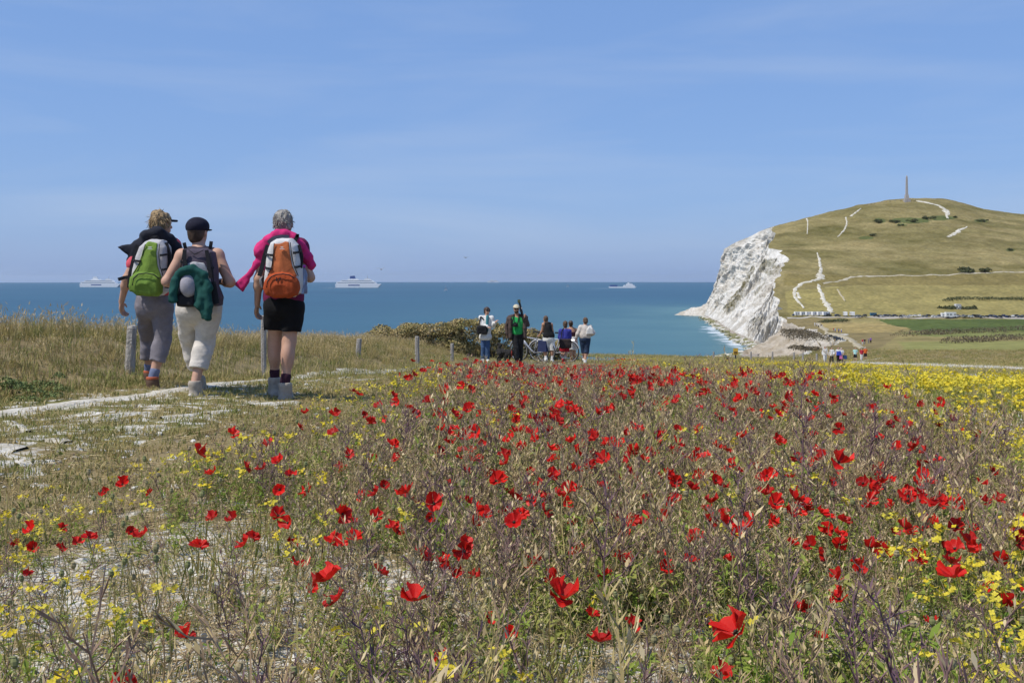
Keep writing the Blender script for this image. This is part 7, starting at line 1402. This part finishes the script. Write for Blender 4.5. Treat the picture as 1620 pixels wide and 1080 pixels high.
YL = [(110, 918), (10, 968), (180, 968), (82, 990), (55, 940), (243, 985), (98, 1072), (140, 955), (150, 908), (68, 970), (1445, 868), (1560, 918), (1558, 935), (1590, 1042), (1482, 862), (1600, 925), (1555, 952), (835, 1074), (489, 831), (435, 800), (1500, 830), (1395, 880), (1120, 766), (420, 825), (20, 1010), (1610, 840), (240, 935), (1535, 905)]
ny = 0
for (px, py) in YL:
    D_ = (1.08 - 0.25) * F / (py - EY); p = W(px, py, D_); gz = float(ground_z(p.x, p.y)); h_ = p.z - gz
    yellow_thing((p.x, p.y, gz), (0, 0, ny * 1.3), (h_ / 0.28, h_ / 0.28, h_ / 0.28), ny % 5, 'yellow flower near the front of the field, %s third of the picture' % side3(p), True); ny += 1
vis = [i for i in o_]
for c_, i in enumerate(vis[:300 - ny]): yellow_thing(P[i], rt[i], sc_[i], int(ix[i]), 'small yellow flower among the dry stalks, %s third of the picture' % side3(P[i]), c_ < 60)
r2 = np.array(vis[300 - ny:]); scatter('yellow_flowers', [bpy.data.objects.new('yf_%02d' % i, d) for i, d in enumerate(yjoin)], P[r2], rt[r2], sc_[r2], ix[r2], 'further yellow flowers along the borders of the flower field')
ypatch = lambda x, y: np.clip(-0.05 + 2.0 * fbm(x * 0.20 + 3, y * 0.13, 7.0, o=4), 0, 1) * (1 - sstep(62, 88, y)) * (1 - pale_patch(x, y)) * np.where(y > 32, sstep(0.17, 0.27, x / y), 1.0)
X, Y = sample(7500, lambda y: strip_r(y) + 0.1 + np.maximum(y - 45, 0) * 0.02, lambda y: 2 + 0.64 * y, 6, 112, 1.0, ypatch, 131)
yfar = []
for i in range(5):
    s, bs = yellow_plant(1400 + i, 0.18, 6, 0.012, True); m = MB(); m.add(s.v, s.f, 0)
    for b in bs: m.add(b.v, b.f, 1)
    yfar.append(proto('yfar_%02d' % i, m, [WEED, YELLOW]))
scatter('yellow_field', yfar, *place(X, Y, 0.7, 1.3, 0.15, 132, 5, sy=np.interp(Y, [8, 25, 60], [1.0, 0.75, 0.55]), size=1 + Y / 90), 'carpet of yellow flowers over the right-hand field')

# --- poppies
def poppy_material():
    m = bpy.data.materials.new('poppy_petal'); m.use_nodes = True; n, l = m.node_tree.nodes, m.node_tree.links; p = n['Principled BSDF']; p.inputs['Roughness'].default_value = 0.45; p.inputs['Specular IOR Level'].default_value = 0.25
    a = n.new('ShaderNodeAttribute'); a.attribute_name = 'rad'; r = n.new('ShaderNodeValToRGB'); e = r.color_ramp.elements; e[0].position = 0.15; e[1].position = 0.27; e[0].color = (0.02, 0.004, 0.008, 1); e[1].color = (0.56, 0.008, 0.006, 1)
    x = e.new(0.95); x.color = (0.68, 0.018, 0.010, 1); l.new(a.outputs['Fac'], r.inputs['Fac'])
    oi = n.new('ShaderNodeObjectInfo'); hs = n.new('ShaderNodeHueSaturation'); mr = n.new('ShaderNodeMapRange'); mr.inputs['To Min'].default_value = 0.55; mr.inputs['To Max'].default_value = 1.2; l.new(oi.outputs['Random'], mr.inputs['Value']); l.new(mr.outputs[0], hs.inputs['Value']); l.new(r.outputs['Color'], hs.inputs['Color'])
    l.new(hs.outputs[0], p.inputs['Base Color']); t = n.new('ShaderNodeBsdfTranslucent'); l.new(hs.outputs[0], t.inputs['Color']); ms = n.new('ShaderNodeMixShader'); ms.inputs[0].default_value = 0.32; l.new(p.outputs[0], ms.inputs[1]); l.new(t.outputs[0], ms.inputs[2]); l.new(ms.outputs[0], n['Material Output'].inputs[0])
    tc = n.new('ShaderNodeTexCoord'); mp = n.new('ShaderNodeMapping'); mp.inputs['Scale'].default_value = (1, 0.15, 1); nz = n.new('ShaderNodeTexNoise'); nz.inputs['Scale'].default_value = 240; b = n.new('ShaderNodeBump'); b.inputs['Strength'].default_value = 0.35; b.inputs['Distance'].default_value = 0.002
    l.new(tc.outputs['Object'], mp.inputs['Vector']); l.new(mp.outputs[0], nz.inputs['Vector']); l.new(nz.outputs['Fac'], b.inputs['Height']); l.new(b.outputs[0], p.inputs['Normal']); return m
POPM = poppy_material(); POPS = mat('poppy_stem', (0.10, 0.12, 0.035), (0.16, 0.15, 0.06), scale=20); POPC = mat('poppy_heart', (0.035, 0.04, 0.02), (0.012, 0.01, 0.012), scale=60)
def petal_shape(seed, cup, nu=11, nv=8):
    "one crumpled petal of unit length pointing along +y, rising as it opens"
    g = np.random.default_rng(seed); u_ = np.linspace(-1, 1, nu)[None]; v_ = np.linspace(0.04, 1, nv)[:, None]
    ph = g.uniform(0, 6.28, 3); th = u_ * (0.55 + 0.5 * v_ ** 0.5); rr = v_ * (1 + 0.07 * np.sin(4 * u_ + ph[2]) + 0.04 * np.sin(11 * u_ + ph[0])) * (1 - 0.10 * np.abs(u_) ** 3); x = rr * np.sin(th); y = rr * np.cos(th)
    z = cup * v_ ** 1.6 * (0.75 + 0.35 * u_ ** 2) + 0.15 * v_ ** 2 * np.sin(3.1 * u_ + ph[0]) + 0.09 * v_ ** 2.5 * np.sin(8 * u_ + ph[1]) + 0.05 * v_ ** 2 * np.sin(17 * u_ + ph[2]) - 0.25 * np.maximum(v_ - 0.75, 0) * (1 + np.sin(2 * u_ + ph[2]))
    me = mesh_data('petal', np.stack([x, y, z + 0 * x], -1), grid_faces(nv, nu), [POPM], True); attr(me, 'rad', v_ + 0 * u_ + 0.05 * np.sin(9 * u_ + ph[0])); return me
PET = [petal_shape(i, c) for i, c in enumerate([0.8, 1.15, 0.55, 1.4, 0.7, 0.35, 1.05, 0.65])]
_m = MB().lathe((0, 0, 0), [(0.05, 0.0), (0.13, 0.08), (0.15, 0.2), (0.13, 0.24), (0.02, 0.26)], 9)
_r = random.Random(4)
for i in range(22): a = _r.uniform(0, 6.28); d = vdir(a, _r.uniform(0.3, 1.0)); _m.tube([(0, 0, 0.02), d * 0.2, d * 0.30], [0.012, 0.01, 0.022], 3)
HEART = _m.data('seed_head', [POPC]); STEMD = [MB().tube([(0, 0, 0), (0.05 * b, 0.03, 0.35), (0.06 * b, -0.02 * b, 0.7), (0, 0, 1.0)], [0.0016, 0.0014, 0.0012, 0.0011], 4).data('stem', [POPS]) for b in (1, -1, 0.4)]
def poppy(head, rad, tilt_az, tilt, spin, label, parts=True, seed=0, group='poppies in the flower field'):
    gz = float(ground_z(head.x, head.y)); r = random.Random(seed); foot = Vector((head.x + r.gauss(0, 0.03), head.y + r.gauss(0, 0.03), gz)); t = tag(link('poppy', None, loc=foot), label, 'poppy', group)
    v = head - foot; q = Vector((0, 0, 1)).rotation_difference(v.normalized()); s_ = link('stem', r.choice(STEMD), t); s_.rotation_mode = 'QUATERNION'; s_.rotation_quaternion = q; s_.scale = (1, 1, v.length)
    axis = Vector((math.cos(tilt_az) * math.sin(tilt), math.sin(tilt_az) * math.sin(tilt), math.cos(tilt))); Q = Vector((0, 0, 1)).rotation_difference(axis).to_matrix().to_4x4(); k0 = r.randint(0, 7); np_ = 4
    for k in range(np_):
        p_ = link('petal', PET[(k0 + (k % 2) * 3 + k) % 8], t); p_.matrix_local = Matrix.Translation(v) @ Q @ Matrix.Rotation(spin + k * math.pi / 2 + r.gauss(0, 0.15), 4, 'Z') @ Matrix.Rotation(r.gauss(0.03, 0.17), 4, 'X') @ Matrix.Rotation(r.gauss(0, 0.12), 4, 'Y') @ Matrix.Diagonal((rad * (1.0 if k % 2 else 1.12), rad * (1.0 if k % 2 else 1.08), rad * r.uniform(0.8, 1.15), 1))
    h_ = link('seed_head', HEART, t); h_.matrix_local = Matrix.Translation(v) @ Q @ Matrix.Diagonal((rad * 0.7, rad * 0.7, rad * 0.8, 1)); return t
def joined_poppy(seed, H=0.4, rad=0.026):
    r = random.Random(seed); V_, Fc, M_, A_, off = [], [], [], [], 0
    def put(me, mtx, mi, rv=None):
        nonlocal off
        v = np.array([mtx @ q.co for q in me.vertices]); V_.append(v); f = [tuple(i + off for i in p.vertices) for p in me.polygons]; Fc.extend(f); M_.extend([mi] * len(f))
        a = np.full(len(v), 1.0)
        if rv: me.attributes['rad'].data.foreach_get('value', (b := np.zeros(len(v), np.float32))); a = b
        A_.append(a); off += len(v)
    tz = r.uniform(0.2, 1.1); az = r.uniform(-2.6, -0.5); ax = Vector((math.cos(az) * math.sin(tz), math.sin(az) * math.sin(tz), math.cos(tz))); Q = Vector((0, 0, 1)).rotation_difference(ax).to_matrix().to_4x4(); T = Matrix.Translation((0, 0, H))
    put(STEMD[seed % 3], Matrix.Diagonal((1, 1, H, 1)), 0)
    for k in range(4): put(PET[(seed * 3 + k * 2) % 8], T @ Q @ Matrix.Rotation(k * math.pi / 2 + seed + r.gauss(0, 0.15), 4, 'Z') @ Matrix.Rotation(r.gauss(0.03, 0.2), 4, 'X') @ Matrix.Diagonal((rad, rad, rad, 1)), 1, True)
    put(HEART, T @ Q @ Matrix.Diagonal((rad * 0.7,) * 3 + (1,)), 2)
    me = mesh_data('poppy', np.concatenate(V_), Fc, [POPS, POPM, POPC], True, M_); attr(me, 'rad', np.concatenate(A_)); return me
PL = [(19,863,22),(52,868,16),(97,836,10),(122,858,18),(95,868,14),(46,909,12),(207,841,14),(294,1008,34),(237,780,14),(312,716,30),(424,705,22),(461,862,22),(475,895,30),(531,853,28),(521,916,45),(533,950,40),(492,932,18),(600,905,30),(655,950,48),(627,843,28),(694,723,20),(575,785,22),(543,743,22),(488,779,24),(645,779,32),(658,796,24),(691,791,22),(750,831,26),(757,727,22),(765,740,20),(776,752,22),(802,779,26),(831,769,22),(866,790,18),(889,945,55),(846,893,32),(876,915,28),(752,913,24),(697,899,26),(720,908,22),(912,875,26),(987,888,34),(989,846,24),(971,819,18),(1018,824,28),(1006,763,20),(1021,788,26),(1045,879,18),(951,1015,40),(997,989,30),(937,974,26),(960,912,26),(933,831,20),(905,828,16),(810,1000,20),(772,978,18),(695,1043,18),(1103,851,30),(1097,890,26),(1170,839,30),(1166,1001,68),(1140,1066,40),(1265,966,28),(1300,1010,24),(1327,917,28),(1328,948,34),(1360,902,24),(1257,789,32),(1247,810,24),(1327,732,34),(1437,785,28),(1486,798,32),(1453,884,30),(1530,857,32),(1512,912,40),(1587,957,38),(1470,985,24),(1579,793,22),(1469,733,18),(956,729,26),(940,722,22),(865,684,18),(897,678,16),(921,708,20),(880,726,16),(1001,712,16),(1107,682,18),(1065,718,20),(1150,745,20),(1192,740,18),(970,700,20),(945,655,20),(914,653,16),(960,650,18),(773,693,14),(800,697,14),(712,766,16),(727,790,16),(560,826,18),(203,1082,40),(800,815,22),(1290,716,20),(1204,778,18),(1410,800,18)]
SPEC = {(1166,1001): 'widest open poppy near the lower right, showing its dark heart', (951,1015): 'tall dark-hearted poppy low in the middle foreground', (889,945): 'big cupped red poppy in the lower middle of the field', (655,950): 'broad poppy with black blotches left of the lower middle', (521,916): 'large upper poppy of a touching pair, left of centre', (533,950): 'lower poppy of a touching pair, left of centre', (294,1008): 'lone poppy on the bare chalk in the lower left', (1140,1066): 'poppy cut by the lower border right of centre', (203,1082): 'poppy cut by the lower border on the left', (1587,957): 'poppy holding a yellow flower at the right border', (1512,912): 'poppy with folded upright petals near the right border', (1328,948): 'rumpled poppy with a dark heart in the lower right', (1530,857): 'flat poppy near the right border of the field', (475,895): 'crumpled poppy above the touching pair', (997,989): 'cupped poppy holding a pale bud, lower middle', (531,853): 'dark folded poppy above the crumpled one', (1327,732): 'wide double poppy on the right, halfway up the field', (627,843): 'tall poppy left of centre, one above a smaller bloom', (645,779): 'dark red poppy at the left of a cluster, mid field', (312,716): 'poppy nearest the track on the left', (846,893): 'ragged poppy above the big cupped one', (19,863): 'flat poppy at the left border of the field'}
npop = 0
for (px, py, w_) in PL:
    Ds = 0.068 * F / w_; hf = float(np.clip(1.08 - (py - EY) / F * Ds, 0.17, 0.36)); D_ = (1.08 - hf) * F / (py - EY); hd = W(px, py, D_); r = random.Random(px * 7 + py)
    poppy(hd, float(np.clip(w_ / F * D_ / 2 * 0.92, 0.018, 0.040)), r.uniform(-3.6, 0.5), r.uniform(0.1, 0.95), r.uniform(0, 6), SPEC.get((px, py), 'red poppy in the nearer half of the field, %s third of the picture' % side3(hd)), seed=px); npop += 1
pdn = lambda x, y: in_strip(x, y) * np.clip(np.exp(-((x - (0.35 + 0.055 * y)) / (1.3 + 0.015 * y)) ** 2) * (0.75 + 0.8 * fbm(x * 0.8, y * 0.5, 3.0, o=2)) + 0.06, 0, 1)
X, Y = sample(3700, lo_, lambda y: np.minimum(strip_r(y), 0.6 + 0.56 * y), 2.9, 44, 0.5, pdn, 141)
jp = [joined_poppy(i, 0.28) for i in range(16)]; P, rt, sc_, ix = place(X, Y, 0.85, 1.15, 0.1, 142, 16, sy=np.interp(Y, [0, 8, 14, 20, 30], [1.0, 0.95, 0.75, 0.55, 0.5])); rt[:, 2] = np.random.default_rng(3).normal(0, 0.7, len(X)); o_ = np.argsort(P[:, 1])
cut = 300 - npop
for i in o_[:cut]: tag(link('poppy', jp[ix[i]], None, P[i], rt[i], sc_[i] * 0.93), 'small red poppy in the middle distance of the field, %s third of the picture' % side3(P[i]), 'poppy', 'poppies in the flower field')
scatter('far_poppies', [bpy.data.objects.new('pop_%02d' % i, d) for i, d in enumerate(jp)], P[o_[cut:]], rt[o_[cut:]], sc_[o_[cut:]] * 1.0, ix[o_[cut:]], 'red poppies massed in the far half of the flower field')
# poppy pods and buds
def pod(seed):
    r = random.Random(seed); m = MB(); h = r.uniform(0.18, 0.30); m.tube([(0, 0, 0), (0.02, 0.01, h * 0.6), (0.0, 0, h)], [0.0013, 0.0012, 0.001], 3, 0, cap=False); m.lathe((0, 0, h), [(0.002, 0), (0.0065, 0.005), (0.0075, 0.011), (0.005, 0.017), (0.006, 0.018), (0.001, 0.02)], 7); return m
X, Y = sample(1700, lo_, hi_, 1.4, 25, 0.6, in_strip, 151)
scatter('poppy_pods', [proto('pod_%02d' % i, pod(i), [mat('pod', (0.22, 0.20, 0.10), (0.17, 0.185, 0.07), (0.30, 0.24, 0.14), inst=True)]) for i in range(4)], *place(X, Y, 0.8, 1.2, 0.15, 152, 4), 'poppy seed pods and buds among the stalks')

# --- scrub mound on the cliff edge and low shrubs
def mound(name, spots, label, m, n, leaf, seed, cat='shrub'):
    g = np.random.default_rng(seed); cs, rs = [], []
    for (px, ytop, D_, wd) in spots:
        p = W(px, ytop, D_); gz = float(ground_z(p.x, p.y)); h = max(p.z - gz, 0.12)
        for k in range(5):
            f_ = (k + 0.5) / 5; cs.append(Vector((p.x + g.normal(0, 0.22), p.y + g.normal(0, 0.35), gz + h * f_ * 0.98))); rs.append(wd * g.uniform(0.7, 1.1))
    b = Vector(cs[len(cs) // 2]); b.z = float(ground_z(b.x, b.y)); t = tag(link(name, None, loc=b), label, cat); leaf_cloud('foliage', cs, rs, n, leaf, m, t, b, 0.75, seed)
    q = MB()
    for c in cs[::6]: q.tube([Vector((c.x, c.y, float(ground_z(c.x, c.y)) - 0.1)) - b, c - b], [0.03, 0.012], 5)
    tag(q.build('stems', mat('hedge_stem', (0.12, 0.09, 0.06)), t), kind='stuff')
SCRUB = mat('scrub_olive', (0.28, 0.235, 0.09), (0.38, 0.29, 0.14), (0.20, 0.195, 0.06), scale=1.6)
mound('scrub_mound', [(x_, np.interp(x_, [590, 612, 640, 680, 705, 730, 765, 800, 860, 900], [528, 514, 508, 505, 504, 496, 498, 506, 520, 538]) + 9, 37 + (x_ - 590) * 0.012, 0.42) for x_ in range(596, 900, 13)], 'olive-brown scrub mound on the cliff edge behind the walkers', SCRUB, 48000, 0.036, 5)
mound('low_shrub', [(x_, 632 - 8 * math.sin((x_ + 10) / 70 * 3.1), 8.25, 0.07) for x_ in range(-5, 60, 9)], 'low leafy green clump beside the track at the left border', mat('clover', (0.10, 0.14, 0.04), (0.17, 0.20, 0.07), scale=5), 2600, 0.012, 6)

# ------------------------------------------------------------------ summer haze over sea and land
hz_ = MB().box((0, 32000, -95), (66000, 34000, 250)).build('haze', [])
hm = bpy.data.materials.new('haze_air'); hm.use_nodes = True; hn = hm.node_tree.nodes; hn.clear(); ho = hn.new('ShaderNodeOutputMaterial'); hv = hn.new('ShaderNodeVolumePrincipled')
hv.inputs['Color'].default_value = (0.74, 0.86, 1.0, 1); hv.inputs['Density'].default_value = 1.7e-5; hv.inputs['Anisotropy'].default_value = 0.2
hm.node_tree.links.new(hv.outputs[0], ho.inputs['Volume']); hz_.data.materials.append(hm); tag(hz_, 'thin blue summer haze over the sea and the far hill', kind='stuff')
